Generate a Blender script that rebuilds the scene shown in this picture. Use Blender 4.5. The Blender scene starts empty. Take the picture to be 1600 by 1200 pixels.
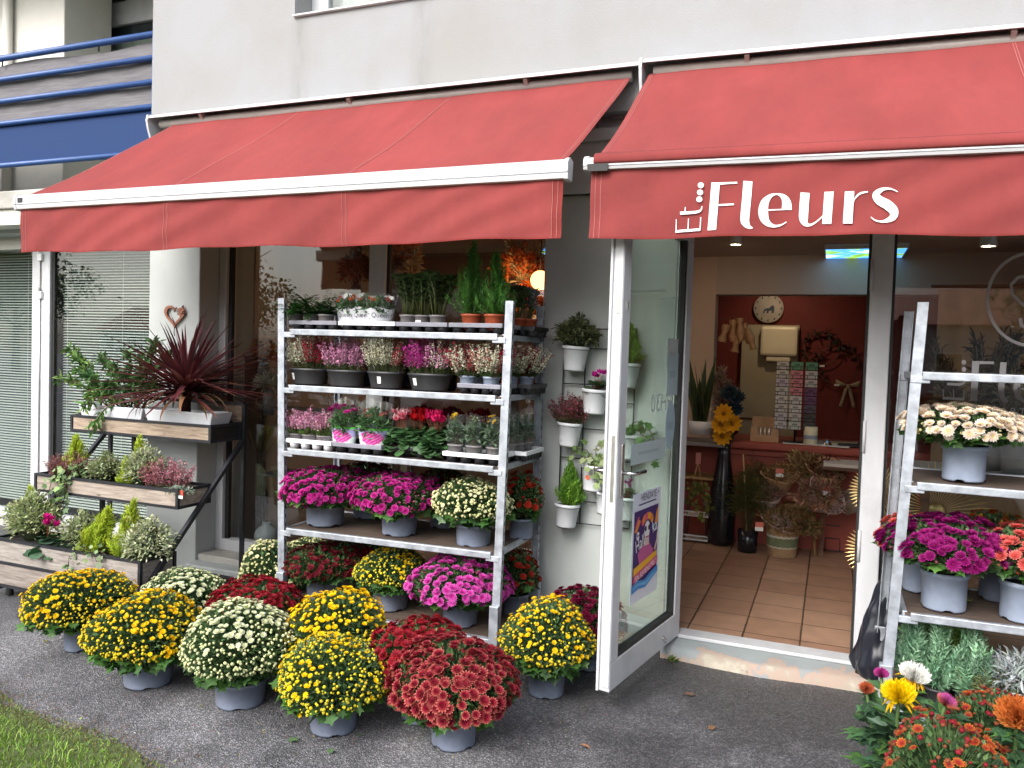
import bpy, math, random
import numpy as np
from mathutils import Vector, Matrix

SC = bpy.context.scene
COL = SC.collection
PI = math.pi
R_ = math.radians

# ---------------------------------------------------------------- camera model (photo 1600x1200, world X along the shop front, Y into it)
CW, CH = 800.0, 600.0
_vx = np.array([-2290 - CW, 458 - CH]); _vy = np.array([1300 - CW, 570 - CH])
FPX = math.sqrt(-float(_vx @ _vy))
_X = -np.array([_vx[0], _vx[1], FPX]); _X /= np.linalg.norm(_X)
_Y = np.array([_vy[0], _vy[1], FPX]); _Y /= np.linalg.norm(_Y)
RM = np.stack([_X, _Y, np.cross(_X, _Y)], 1)
EYE = np.array([0, 0, 1.62])

def ray(x, y): return RM.T @ np.array([(x - CW) / FPX, (y - CH) / FPX, 1.0])
def onz(x, y, z=0.0):
    d = ray(x, y); return EYE + d * ((z - EYE[2]) / d[2])
def ony(x, y, Y):
    d = ray(x, y); return EYE + d * (Y / d[1])
def onx(x, y, X):
    d = ray(x, y); return EYE + d * (X / d[0])

# ---------------------------------------------------------------- mesh builder
class MB:
    def __init__(s): s.v = []; s.c = []; s.f = []; s.n = 0
    def add(s, v, faces, mat=0, col=(1, 1, 1), smooth=False):
        v = np.asarray(v, float).reshape(-1, 3)
        c = np.asarray(col, float)
        if c.ndim == 1: c = np.tile(c, (len(v), 1))
        s.v.append(v); s.c.append(c)
        if isinstance(faces, np.ndarray):
            s.f.append((faces + s.n, mat, smooth))
        else:
            by = {}
            for f in faces: by.setdefault(len(f), []).append(f)
            for k in by: s.f.append((np.array(by[k], int) + s.n, mat, smooth))
        s.n += len(v)
        return s
    def mesh(s, name):
        me = bpy.data.meshes.new(name)
        v = np.concatenate(s.v); c = np.concatenate(s.c)
        tot = np.concatenate([np.full(len(f), f.shape[1]) for f, _, _ in s.f])
        lv = np.concatenate([f.ravel() for f, _, _ in s.f])
        mi = np.concatenate([np.full(len(f), m) for f, m, _ in s.f])
        sm = np.concatenate([np.full(len(f), bool(q)) for f, _, q in s.f])
        st = np.concatenate([[0], np.cumsum(tot)[:-1]])
        me.vertices.add(len(v)); me.vertices.foreach_set('co', v.ravel().astype(np.float32))
        me.loops.add(len(lv)); me.loops.foreach_set('vertex_index', lv.astype(np.int32))
        me.polygons.add(len(tot)); me.polygons.foreach_set('loop_start', st.astype(np.int32))
        me.polygons.foreach_set('loop_total', tot.astype(np.int32))
        me.polygons.foreach_set('material_index', mi.astype(np.int32))
        me.polygons.foreach_set('use_smooth', sm)
        at = me.color_attributes.new('Col', 'FLOAT_COLOR', 'POINT')
        at.data.foreach_set('color', np.concatenate([c, np.ones((len(c), 1))], 1).ravel().astype(np.float32))
        me.update(calc_edges=True); me.validate()
        return me

BOXF = [(0, 3, 2, 1), (4, 5, 6, 7), (0, 1, 5, 4), (1, 2, 6, 5), (2, 3, 7, 6), (3, 0, 4, 7)]
def box(mb, x0, x1, y0, y1, z0, z1, mat=0, col=(1, 1, 1), M=None):
    v = np.array([(x0, y0, z0), (x1, y0, z0), (x1, y1, z0), (x0, y1, z0), (x0, y0, z1), (x1, y0, z1), (x1, y1, z1), (x0, y1, z1)], float)
    if M is not None: v = v @ np.array(M)[:3, :3].T + np.array(M)[:3, 3]
    mb.add(v, BOXF, mat, col); return mb
def hexa(mb, b4, t4, mat=0, col=(1, 1, 1)):
    mb.add(list(b4) + list(t4), BOXF, mat, col); return mb
def beam(mb, p, q, w, d=None, mat=0, up=(0, 0, 1), col=(1, 1, 1)):
    """square bar from p to q; w across, d along 'up' side"""
    d = d or w
    p = np.array(p, float); q = np.array(q, float); a = q - p; a /= np.linalg.norm(a)
    u = np.array(up, float)
    if abs(a @ u) > .95: u = np.array((0, 1, 0.))
    s = np.cross(a, u); s /= np.linalg.norm(s); t = np.cross(s, a)
    o = [(-w / 2 * s - d / 2 * t), (w / 2 * s - d / 2 * t), (w / 2 * s + d / 2 * t), (-w / 2 * s + d / 2 * t)]
    v = [p + k for k in o] + [q + k for k in o]
    mb.add(v, BOXF, mat, col); return mb
def tube(mb, pts, r, n=8, mat=0, col=(1, 1, 1), cap=True, smooth=True):
    pts = np.array(pts, float); m = len(pts)
    rr = np.full(m, r) if np.isscalar(r) else np.array(r, float)
    T = np.gradient(pts, axis=0); T /= np.linalg.norm(T, axis=1)[:, None] + 1e-9
    ref = np.array((0, 0, 1.0)) if abs(T[0, 2]) < .9 else np.array((1.0, 0, 0))
    V = []
    for i in range(m):
        s = np.cross(T[i], ref); s /= np.linalg.norm(s) + 1e-9; t = np.cross(s, T[i]); ref = t
        a = np.arange(n) * 2 * PI / n
        V.append(pts[i] + rr[i] * (np.cos(a)[:, None] * s + np.sin(a)[:, None] * t))
    F = [(i * n + j, i * n + (j + 1) % n, (i + 1) * n + (j + 1) % n, (i + 1) * n + j) for i in range(m - 1) for j in range(n)]
    if cap: F += [tuple(range(n))[::-1], tuple((m - 1) * n + j for j in range(n))]
    c = np.asarray(col, float)
    if c.ndim == 2: c = np.repeat(c, n, axis=0)
    mb.add(np.concatenate(V), F, mat, c, smooth); return mb
def lathe(mb, prof, n=24, c=(0, 0, 0), mat=0, col=(1, 1, 1), smooth=True, sx=1, sy=1, ph=0):
    prof = np.array(prof, float); m = len(prof); a = np.arange(n) * 2 * PI / n + ph
    V = np.stack([np.outer(prof[:, 0], np.cos(a)) * sx, np.outer(prof[:, 0], np.sin(a)) * sy, np.repeat(prof[:, 1][:, None], n, 1)], -1).reshape(-1, 3) + np.array(c, float)
    F = np.array([(i * n + j, i * n + (j + 1) % n, (i + 1) * n + (j + 1) % n, (i + 1) * n + j) for i in range(m - 1) for j in range(n)])
    mb.add(V, F, mat, col, smooth); return mb
def extr(mb, poly, axis, a, b, mat=0, col=(1, 1, 1), smooth=False):
    """2D polygon extruded along axis ('x': poly=(y,z), 'y': poly=(x,z), 'z': poly=(x,y))"""
    def m(p, t): return {'x': (t, p[0], p[1]), 'y': (p[0], t, p[1]), 'z': (p[0], p[1], t)}[axis]
    n = len(poly); V = [m(p, a) for p in poly] + [m(p, b) for p in poly]
    F = [tuple(range(n))[::-1], tuple(range(n, 2 * n))] + [(i, (i + 1) % n, n + (i + 1) % n, n + i) for i in range(n)]
    mb.add(V, F, mat, col, smooth); return mb
def grid(mb, fn, nu, nv, mat=0, col=(1, 1, 1), smooth=True, colfn=None):
    U, Vv = np.meshgrid(np.linspace(0, 1, nu + 1), np.linspace(0, 1, nv + 1), indexing='ij')
    P = np.array([fn(u, w) for u, w in zip(U.ravel(), Vv.ravel())], float)
    F = np.array([(i * (nv + 1) + j, (i + 1) * (nv + 1) + j, (i + 1) * (nv + 1) + j + 1, i * (nv + 1) + j + 1) for i in range(nu) for j in range(nv)])
    if colfn is not None: col = np.array([colfn(u, w) for u, w in zip(U.ravel(), Vv.ravel())], float)
    mb.add(P, F, mat, col, smooth); return mb

# ---------------------------------------------------------------- objects
def link(o): COL.objects.link(o); return o
def obj(name, mb, mats, parent=None, bevel=0, solid=0, label=None, kind=None, sub=0):
    me = mb.mesh(name) if isinstance(mb, MB) else mb
    for m in (mats if isinstance(mats, (list, tuple)) else [mats]): me.materials.append(m)
    o = link(bpy.data.objects.new(name, me))
    if parent is not None: o.parent = parent
    if solid:
        md = o.modifiers.new('Solid', 'SOLIDIFY'); md.thickness = solid; md.offset = 0
    if bevel:
        md = o.modifiers.new('Bevel', 'BEVEL'); md.width = bevel; md.segments = 2; md.limit_method = 'ANGLE'; md.angle_limit = R_(40)
    if sub:
        md = o.modifiers.new('Sub', 'SUBSURF'); md.levels = sub; md.render_levels = sub
    if label: o['label'] = label
    if kind: o['kind'] = kind
    return o
def objs(name, mb, mats, parent=None, **k):
    """one object for every solid that was added to the builder"""
    out = []; off = 0
    for v, c in zip(mb.v, mb.c):
        m = MB(); m.v = [v]; m.c = [c]; m.n = len(v)
        m.f = [(f - off, a, b) for f, a, b in mb.f if off <= f.min() < off + len(v)]; off += len(v)
        out.append(obj(name, m, mats, parent, **k))
    return out
def tag(o, label, cat, group=None):
    o['label'] = label; o['category'] = cat
    if group: o['group'] = group
    return o
def thing(name, label, cat, loc=(0, 0, 0), rotz=0, group=None):
    o = link(bpy.data.objects.new(name, None)); o.empty_display_size = .05
    o.location = [float(q) for q in loc]; o.rotation_euler = (0, 0, rotz)
    return tag(o, label, cat, group)
def dup(root, loc, rotz, label, group=None, scale=1.0):
    r = root.copy(); link(r); r.location = [float(q) for q in loc]; r.rotation_euler = (0, 0, rotz); r.scale = (root.scale[0] * scale,) * 3
    r['label'] = label
    if group: r['group'] = group
    for ch in list(root.children):
        c = ch.copy(); link(c); c.parent = r
        for g in list(ch.children):
            d = g.copy(); link(d); d.parent = c
    return r

# ---------------------------------------------------------------- materials
def _nodes(name):
    m = bpy.data.materials.new(name); m.use_nodes = True
    return m, m.node_tree.nodes, m.node_tree.links, m.node_tree.nodes['Principled BSDF']
def rgba(c): return (c[0], c[1], c[2], 1)
def pbr(name, col, rough=.6, metal=0, var=.12, scale=8, bump=0, bscale=80, spec=.5, dirt=0, stretch=None, col2=None, trans=0, vcol=False, coat=0, rvar=0):
    m, N, L, B = _nodes(name)
    B.inputs['Roughness'].default_value = rough; B.inputs['Metallic'].default_value = metal
    B.inputs['Specular IOR Level'].default_value = spec
    if coat: B.inputs['Coat Weight'].default_value = coat
    tc = N.new('ShaderNodeTexCoord'); src = tc.outputs['Object']
    if stretch:
        mp = N.new('ShaderNodeMapping'); mp.inputs['Scale'].default_value = stretch; L.new(src, mp.inputs[0]); src = mp.outputs[0]
    nz = N.new('ShaderNodeTexNoise'); nz.inputs['Scale'].default_value = scale; nz.inputs['Detail'].default_value = 6; nz.inputs['Roughness'].default_value = .6
    L.new(src, nz.inputs['Vector'])
    rp = N.new('ShaderNodeValToRGB'); rp.color_ramp.elements[0].position = .3; rp.color_ramp.elements[1].position = .7
    a = [max(0, q * (1 - var)) for q in col]; b = col2 or [min(1, q * (1 + var)) for q in col]
    rp.color_ramp.elements[0].color = rgba(a); rp.color_ramp.elements[1].color = rgba(b)
    L.new(nz.outputs['Fac'], rp.inputs[0]); out = rp.outputs[0]
    if vcol:
        at = N.new('ShaderNodeAttribute'); at.attribute_name = 'Col'
        mx = N.new('ShaderNodeMix'); mx.data_type = 'RGBA'; mx.blend_type = 'MULTIPLY'; mx.inputs[0].default_value = 1
        L.new(out, mx.inputs[6]); L.new(at.outputs['Color'], mx.inputs[7]); out = mx.outputs[2]
    if dirt:
        n2 = N.new('ShaderNodeTexNoise'); n2.inputs['Scale'].default_value = 2.3; n2.inputs['Detail'].default_value = 8; n2.inputs['Roughness'].default_value = .7
        L.new(tc.outputs['Object'], n2.inputs['Vector'])
        r2 = N.new('ShaderNodeValToRGB'); r2.color_ramp.elements[0].position = .5; r2.color_ramp.elements[1].position = .75
        L.new(n2.outputs['Fac'], r2.inputs[0])
        ml = N.new('ShaderNodeMath'); ml.operation = 'MULTIPLY'; ml.inputs[1].default_value = dirt; L.new(r2.outputs[0], ml.inputs[0])
        mx = N.new('ShaderNodeMix'); mx.data_type = 'RGBA'; L.new(ml.outputs[0], mx.inputs[0]); L.new(out, mx.inputs[6]); mx.inputs[7].default_value = (.12, .11, .09, 1); out = mx.outputs[2]
    L.new(out, B.inputs['Base Color'])
    if rvar:
        mr = N.new('ShaderNodeMapRange'); mr.inputs[3].default_value = max(0, rough - rvar); mr.inputs[4].default_value = min(1, rough + rvar)
        L.new(nz.outputs['Fac'], mr.inputs[0]); L.new(mr.outputs[0], B.inputs['Roughness'])
    if bump:
        n3 = N.new('ShaderNodeTexNoise'); n3.inputs['Scale'].default_value = bscale; n3.inputs['Detail'].default_value = 4; L.new(src, n3.inputs['Vector'])
        bp = N.new('ShaderNodeBump'); bp.inputs['Strength'].default_value = bump; bp.inputs['Distance'].default_value = .01
        L.new(n3.outputs['Fac'], bp.inputs['Height']); L.new(bp.outputs[0], B.inputs['Normal'])
    if trans:
        tr = N.new('ShaderNodeBsdfTranslucent'); L.new(out, tr.inputs[0])
        ms = N.new('ShaderNodeMixShader'); ms.inputs[0].default_value = trans
        L.new(B.outputs[0], ms.inputs[1]); L.new(tr.outputs[0], ms.inputs[2]); L.new(ms.outputs[0], N['Material Output'].inputs[0])
    return m
def emit(name, col, st):
    m, N, L, B = _nodes(name)
    B.inputs['Base Color'].default_value = rgba(col); B.inputs['Emission Color'].default_value = rgba(col); B.inputs['Emission Strength'].default_value = st
    return m
def glassy(name, tint=(.9, .95, .93), ior=1.5, gloss=1.0, film=0, rough=0.0):
    """thin pane: clear transmission tinted by the glass, mirror part by the Fresnel law"""
    m, N, L, B = _nodes(name); N.remove(B)
    t = N.new('ShaderNodeBsdfTransparent'); t.inputs[0].default_value = rgba(tint)
    g = N.new('ShaderNodeBsdfGlossy'); g.inputs['Roughness'].default_value = rough; g.inputs[0].default_value = (gloss, gloss, gloss, 1)
    fr = N.new('ShaderNodeFresnel'); ge = N.new('ShaderNodeNewGeometry')
    mi = N.new('ShaderNodeMapRange'); mi.inputs[3].default_value = ior; mi.inputs[4].default_value = 1 / ior   # both faces of the thin pane reflect as air-to-glass
    L.new(ge.outputs['Backfacing'], mi.inputs[0]); L.new(mi.outputs[0], fr.inputs[0])
    ms = N.new('ShaderNodeMixShader')
    if film:
        ad = N.new('ShaderNodeMath'); ad.operation = 'ADD'; ad.use_clamp = True; ad.inputs[1].default_value = film; L.new(fr.outputs[0], ad.inputs[0]); L.new(ad.outputs[0], ms.inputs[0])
    else: L.new(fr.outputs[0], ms.inputs[0])
    L.new(t.outputs[0], ms.inputs[1]); L.new(g.outputs[0], ms.inputs[2]); L.new(ms.outputs[0], N['Material Output'].inputs[0])
    return m

M = {}
M['leaf'] = pbr('leaf', (.9, .9, .9), .5, var=.12, scale=40, vcol=True, trans=.18, spec=.4)
M['leaf_dull'] = pbr('leaf_dull', (.9, .9, .9), .75, var=.12, scale=60, vcol=True, trans=.12, spec=.2)
M['petal'] = pbr('petal', (.95, .95, .95), .65, var=.06, scale=60, vcol=True, trans=.22, spec=.2)
M['pot_grey'] = pbr('pot_grey', (.17, .20, .27), .45, var=.18, scale=14, bump=.05, dirt=.35, rvar=.12)
M['pot_light'] = pbr('pot_light', (.27, .32, .42), .45, var=.12, scale=14, bump=.04, dirt=.12, rvar=.1)
M['pot_taupe'] = pbr('pot_taupe', (.2, .185, .19), .55, var=.12, scale=14)
M['pot_dark'] = pbr('pot_dark', (.03, .031, .034), .45, var=.2, scale=14, rvar=.1)
M['pot_terra'] = pbr('pot_terra', (.36, .075, .03), .55, var=.12, scale=20)
M['pot_white'] = pbr('pot_white', (.64, .66, .70), .35, var=.05, scale=10, rvar=.1, dirt=.12)
M['tray_black'] = pbr('tray_black', (.022, .022, .026), .4, var=.2)
M['tray_grey'] = pbr('tray_grey', (.2, .2, .24), .35, var=.15, rvar=.12)
M['tray_white'] = pbr('tray_white', (.8, .8, .84), .4, var=.04)
M['soil'] = pbr('soil', (.02, .014, .01), .95, var=.5, scale=90, bump=.8, bscale=200)
M['galv'] = pbr('galv', (.36, .39, .44), .48, metal=.55, var=.3, scale=16, col2=(.50, .54, .60), bump=.04, dirt=.15, rvar=.15)
M['ply'] = pbr('ply', (.085, .06, .045), .75, var=.4, scale=6, stretch=(1, 9, 9), bump=.15, bscale=40)
M['alu'] = pbr('alu', (.53, .54, .565), .42, var=.09, scale=3, dirt=.28, rvar=.1, stretch=(3, 3, .6))
M['alu_in'] = pbr('alu_in', (.42, .4, .38), .5, var=.1, scale=5)
M['black_metal'] = pbr('black_metal', (.014, .015, .02), .45, var=.3, scale=20, rvar=.15)
M['rubber'] = pbr('rubber', (.012, .012, .012), .6, var=.2)
M['steel'] = pbr('steel', (.55, .53, .5), .3, metal=.9, var=.15, scale=20)
M['chrome'] = pbr('chrome', (.62, .62, .64), .18, metal=1, var=.05)
M['glass'] = glassy('window_glass', (.9, .93, .92))
M['glass_door'] = glassy('door_glass', (.80, .88, .84), film=.03)
M['film'] = glassy('clear_film', (.93, .95, .95), film=.05, rough=.12)
M['white_paint'] = pbr('white_paint', (.72, .72, .71), .6, var=.04, scale=4)
M['label_white'] = pbr('label_white', (.8, .8, .8), .6, var=.03)
M['ink'] = pbr('ink', (.02, .02, .025), .6, var=.05)
M['vc'] = pbr('printed', (.97, .97, .97), .5, var=.03, vcol=True)
M['vc_rough'] = pbr('dyed', (.95, .95, .95), .85, var=.12, scale=30, vcol=True)

# ---------------------------------------------------------------- plant kit (numpy instancing into one mesh)
def nrm(a): return a / (np.linalg.norm(a, axis=-1, keepdims=True) + 1e-9)
def frames_z(d, rng):
    """orthonormal frames whose local Z is d"""
    d = nrm(np.asarray(d, float)); r = rng.normal(size=d.shape); x = nrm(np.cross(r, d)); y = np.cross(d, x)
    return np.stack([x, y, d], -1)
def frames_y(d, rng, up=None, j=.5):
    """frames whose local Y is d and local Z leans to 'up' (leaf face)"""
    d = nrm(np.asarray(d, float)); u = np.array([0, 0, 1.0]) if up is None else up
    u = np.broadcast_to(u, d.shape) + rng.normal(size=d.shape) * j
    x = nrm(np.cross(d, u)); z = np.cross(x, d)
    return np.stack([x, d, z], -1)
def place(mb, tv, tf, pos, A, sc, col, mat=0, smooth=False):
    pos = np.asarray(pos, float); n = len(pos); k = len(tv)
    if n == 0: return
    sc = np.broadcast_to(np.asarray(sc, float), (n,)) if np.ndim(sc) < 2 else np.asarray(sc)
    tvs = tv[None] * (sc[:, None, None] if sc.ndim == 1 else sc[:, None, :])
    V = np.einsum('nij,nkj->nki', A, tvs) + pos[:, None]
    col = np.asarray(col, float)
    if col.ndim == 2: col = np.repeat(col[:, None], k, 1)
    base = (np.arange(n) * k)[:, None, None]
    for arr in tf:
        F = (np.array(arr)[None] + base).reshape(-1, len(arr[0]))
        mb.f.append((F + mb.n, mat, smooth))
    mb.v.append(V.reshape(-1, 3)); mb.c.append(col.reshape(-1, 3)); mb.n += n * k
def cvar(rng, cols, n, v=.18):
    cols = np.atleast_2d(np.array(cols, float)); c = cols[rng.integers(0, len(cols), n)]
    return np.clip(c * (1 + rng.uniform(-v, v, (n, 1))) * (1 + rng.uniform(-v * .3, v * .3, (n, 3))), 0, 1)
# leaf templates: local Y = length, Z = upper face
LEAF = (np.array([(0, 0, 0), (-.5, .42, .1), (0, 1, -.05), (.5, .42, .1), (0, .5, -.03)]) , [[(0, 4, 1), (1, 4, 2), (0, 3, 4), (3, 2, 4)]])
LONG = (np.array([(0, 0, 0), (-.5, .35, .08), (-.4, .7, .05), (0, 1, -.12), (.4, .7, .05), (.5, .35, .08), (0, .5, -.02)]), [[(0, 6, 1), (1, 6, 2), (2, 6, 3), (0, 5, 6), (5, 4, 6), (4, 3, 6)]])
def _lobed():
    a = np.linspace(-2.5, 2.5, 15); r = .5 + .16 * np.cos(a * 5.0) ; r[::2] *= .82
    v = [(0, .05, 0)] + [(r_ * math.sin(t), .48 + r_ * math.cos(t) * .98, .05 * abs(math.sin(t))) for t, r_ in zip(a, r)]
    return (np.array(v), [[(0, i + 1, i) for i in range(1, 15)]])
LOBED = _lobed()
def _heart():
    a = np.linspace(-2.75, 2.75, 12)
    v = [(0, 0.1, -.05)] + [(.52 * math.sin(t), .42 + .55 * math.cos(t), .06 * abs(math.sin(t)) - .04) for t in a]
    return (np.array(v), [[(0, i + 1, i) for i in range(1, 12)]])
HEART = _heart()
def flower(npet=12, layers=1, cup=.25, w=.30, inner=.18, heart=True):
    """daisy / mum head facing +Z, radius 1; returns verts, faces, t (0 heart .. 1 petal tip)"""
    V = []; F3 = []; F4 = []; T = []
    for l in range(layers):
        r1 = 1 - .28 * l; zc = .12 * l; off = l * PI / npet
        for i in range(npet):
            a = 2 * PI * i / npet + off; c, s = math.cos(a), math.sin(a); b = len(V); ww = w * r1 * (1 + .12 * math.sin(i * 2.7 + l))
            zt = (cup + .25 * l) * r1 + .07 * math.sin(i * 4.1 + l)
            for (x, y, z, t) in ((inner, -ww * .3, zc, .05), (inner, ww * .3, zc, .05), (.66 * r1, ww * .62, zc + zt * .45, .55), (.66 * r1, -ww * .62, zc + zt * .45, .55), (r1, 0, zc + zt * .8, 1)):
                V.append((x * c - y * s, x * s + y * c, z)); T.append(t * (1 - .42 * l))
            F4.append((b, b + 3, b + 2, b + 1)); F3.append((b + 3, b + 4, b + 2))
    if heart:
        b = len(V); n = 6
        for i in range(n): V.append((inner * 1.35 * math.cos(2 * PI * i / n), inner * 1.35 * math.sin(2 * PI * i / n), .06 + .1 * (layers - 1))); T.append(-1)
        V.append((0, 0, .2 + .12 * (layers - 1))); T.append(-1)
        F3 += [(b + i, b + (i + 1) % n, b + n) for i in range(n)]
    return np.array(V), [F4, F3] if F4 else [F3], np.array(T)
FL1 = flower(11, 1, .25, .42); FL2 = flower(11, 2, .32, .40); FL3 = flower(13, 3, .42, .34)
def _ball(n=6, m=4):
    V = [(0, 0, 1)]; F = []
    for i in range(1, m):
        t = PI * i / m
        for j in range(n): V.append((math.sin(t) * math.cos(2 * PI * j / n), math.sin(t) * math.sin(2 * PI * j / n), math.cos(t)))
    V.append((0, 0, -1)); L = len(V) - 1; T = []
    for j in range(n): T.append((0, 1 + j, 1 + (j + 1) % n))
    for i in range(m - 2):
        for j in range(n):
            a = 1 + i * n + j; b = 1 + i * n + (j + 1) % n; F.append((a, a + n, b + n, b))
    for j in range(n): T.append((L, L - n + (j + 1) % n, L - n + j))
    return np.array(V), [F, T]
BALL = _ball()
def fcol(T, cin, cout, cheart, rng, n, v=.14):
    T = np.asarray(T); t = (np.clip(T, 0, 1) ** 2.3)[:, None]
    base = (1 - t) * np.array(cin) + t * np.array(cout)
    base[T < 0] = cheart
    return np.clip(base[None] * (1 + rng.uniform(-v, v, (n, 1, 1))), 0, 1)
def stems(mb, p, q, w, col, rng, mat=0):
    """flat thin stalks from p to q (n,3)"""
    d = q - p; s = nrm(np.cross(d, rng.normal(size=d.shape))) * w; s2 = nrm(np.cross(d, s)) * w
    n = len(p); V = np.stack([p - s, p + s, q + s * .6, q - s * .6, p - s2, p + s2, q + s2 * .6, q - s2 * .6], 1)
    place_raw(mb, V, [[(0, 1, 2, 3), (4, 5, 6, 7)]], col, mat)
def place_raw(mb, V, tf, col, mat=0, smooth=False):
    n, k = V.shape[:2]; base = (np.arange(n) * k)[:, None, None]
    for arr in tf: mb.f.append(((np.array(arr)[None] + base).reshape(-1, len(arr[0])) + mb.n, mat, smooth))
    c = np.asarray(col, float)
    if c.ndim == 1: c = np.tile(c, (n, 1))
    mb.v.append(V.reshape(-1, 3)); mb.c.append(np.repeat(c[:, None], k, 1).reshape(-1, 3)); mb.n += n * k
def sphere_dirs(n, zmin, rng, jit=.35):
    i = np.arange(n) + .5; z = 1 - (1 - zmin) * i / n; ph = i * 2.399963
    d = np.stack([np.sqrt(1 - z * z) * np.cos(ph), np.sqrt(1 - z * z) * np.sin(ph), z], 1)
    return nrm(d + rng.normal(size=d.shape) * jit / math.sqrt(n) * 1.6)
def pot_mb(r, h, taper=.86, n=32, feet=True, lip=.006, sx=1, sy=1):
    mb = MB(); rb = r * taper
    prof = [(rb * .9, .012), (rb, 0), (rb + .002, .01), (r - lip, h * .86), (r, h * .875), (r + .002, h), (r - .004, h + .001), (r - .007, h * .9), (rb * .8, h * .82)]
    lathe(mb, prof, n, sx=sx, sy=sy)
    if feet:
        v = mb.v[0]
        for j in range(n):
            if j % 8 in (0, 1): v[n + j, 2] += .012
            if j % 8 in (0, 1): v[2 * n + j, 2] += .004
    return mb
# ---------------------------------------------------------------- plants
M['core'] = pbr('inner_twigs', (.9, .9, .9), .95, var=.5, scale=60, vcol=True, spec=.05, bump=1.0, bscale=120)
def depth(p): return float((RM @ (np.asarray(p, float) - EYE))[2])
def away(p):
    q = np.array([p[0], p[1], 0.0]); return q / np.linalg.norm(q)

GREEN = [(.075, .135, .05), (.095, .165, .06), (.06, .11, .045)]
KIND = {
 # cin, cout, heart, bud, leaf mult, n_open, n_bud, r_open, r_bud, template, openness towards the top
 'yellow':   dict(cin=(.80, .47, .0), cout=(.88, .63, .02), heart=(.75, .42, 0), bud=(.70, .52, .02), no=170, nb=720, ro=.0132, rb=.0080, T=FL2, bias=.5),
 'yellow_bud': dict(cin=(.80, .52, .0), cout=(.88, .66, .02), heart=(.75, .45, 0), bud=(.68, .56, .03), no=90, nb=800, ro=0.012, rb=.0076, T=FL2, bias=.3),
 'yellow_full': dict(cin=(.84, .52, .0), cout=(.90, .65, .01), heart=(.75, .38, 0), bud=(.78, .56, .01), no=420, nb=560, ro=.0140, rb=0.0088, T=FL2, bias=.3),
 'white':    dict(cin=(.66, .70, .42), cout=(.84, .85, .74), heart=(.6, .62, .25), bud=(.62, .64, .36), no=210, nb=820, ro=.0145, rb=.008, T=FL2, bias=.9),
 'cream':    dict(cin=(.70, .68, .38), cout=(.80, .78, .58), heart=(.6, .58, .2), bud=(.60, .58, .30), no=170, nb=760, ro=0.0125, rb=0.0085, T=FL2, bias=.4),
 'red_bi':   dict(cin=(.20, .003, .018), cout=(.68, .19, .15), heart=(.11, .003, .012), bud=(.17, .004, .015), no=400, nb=230, ro=0.0255, rb=0.0095, T=FL3, bias=.1),
 'red':      dict(cin=(.20, .004, .014), cout=(.44, .022, .026), heart=(.12, .003, .01), bud=(.15, .005, .012), no=560, nb=200, ro=0.021, rb=0.0095, T=FL2, bias=.2),
 'dark_red': dict(cin=(.10, .003, .01), cout=(.20, .006, .016), heart=(.08, .002, .008), bud=(.10, .004, .01), no=300, nb=260, ro=0.019, rb=.0085, T=FL2, bias=.3),
 'magenta':  dict(cin=(.40, .012, .19), cout=(.62, .06, .36), heart=(.25, .004, .09), bud=(.34, .008, .13), no=330, nb=170, ro=0.0205, rb=.0085, T=FL3, bias=.2),
 'pink':     dict(cin=(.52, .04, .32), cout=(.72, .18, .54), heart=(.36, .01, .16), bud=(.33, .01, .14), no=280, nb=150, ro=0.0235, rb=.0090, T=FL3, bias=.2),
 'crimson':  dict(cin=(.13, .002, .025), cout=(.22, .006, .05), heart=(.10, .002, .02), bud=(.13, .003, .02), no=620, nb=60, ro=0.022, rb=.009, T=FL3, bias=.1),
 'orange_red': dict(cin=(.26, .012, .006), cout=(.40, .035, .012), heart=(.2, .02, .0), bud=(.22, .01, .008), no=230, nb=220, ro=0.021, rb=.0085, T=FL2, bias=.4),
 'plum':     dict(cin=(.20, .003, .10), cout=(.40, .02, .22), heart=(.17, .003, .07), bud=(.22, .006, .10), no=270, nb=90, ro=0.026, rb=.009, T=FL3, bias=.7),
 'salmon':   dict(cin=(.55, .08, .07), cout=(.72, .23, .19), heart=(.45, .05, .04), bud=(.45, .06, .04), no=240, nb=150, ro=0.025, rb=.009, T=FL3, bias=.7),
 'blush':    dict(cin=(.76, .62, .46), cout=(.80, .74, .73), heart=(.66, .52, .2), bud=(.62, .56, .28), no=320, nb=200, ro=0.024, rb=.009, T=FL3, bias=.8),
 'rust':     dict(cin=(.22, .012, .014), cout=(.62, .21, .02), heart=(.24, .012, .008), bud=(.23, .014, .022), no=150, nb=900, ro=0.0145, rb=0.0085, T=FL1, bias=.1),
 'bronze':   dict(cin=(.40, .03, .01), cout=(.72, .28, .02), heart=(.4, .06, .0), bud=(.55, .26, .03), no=200, nb=260, ro=0.019, rb=.0085, T=FL2, bias=.2),
}
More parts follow.
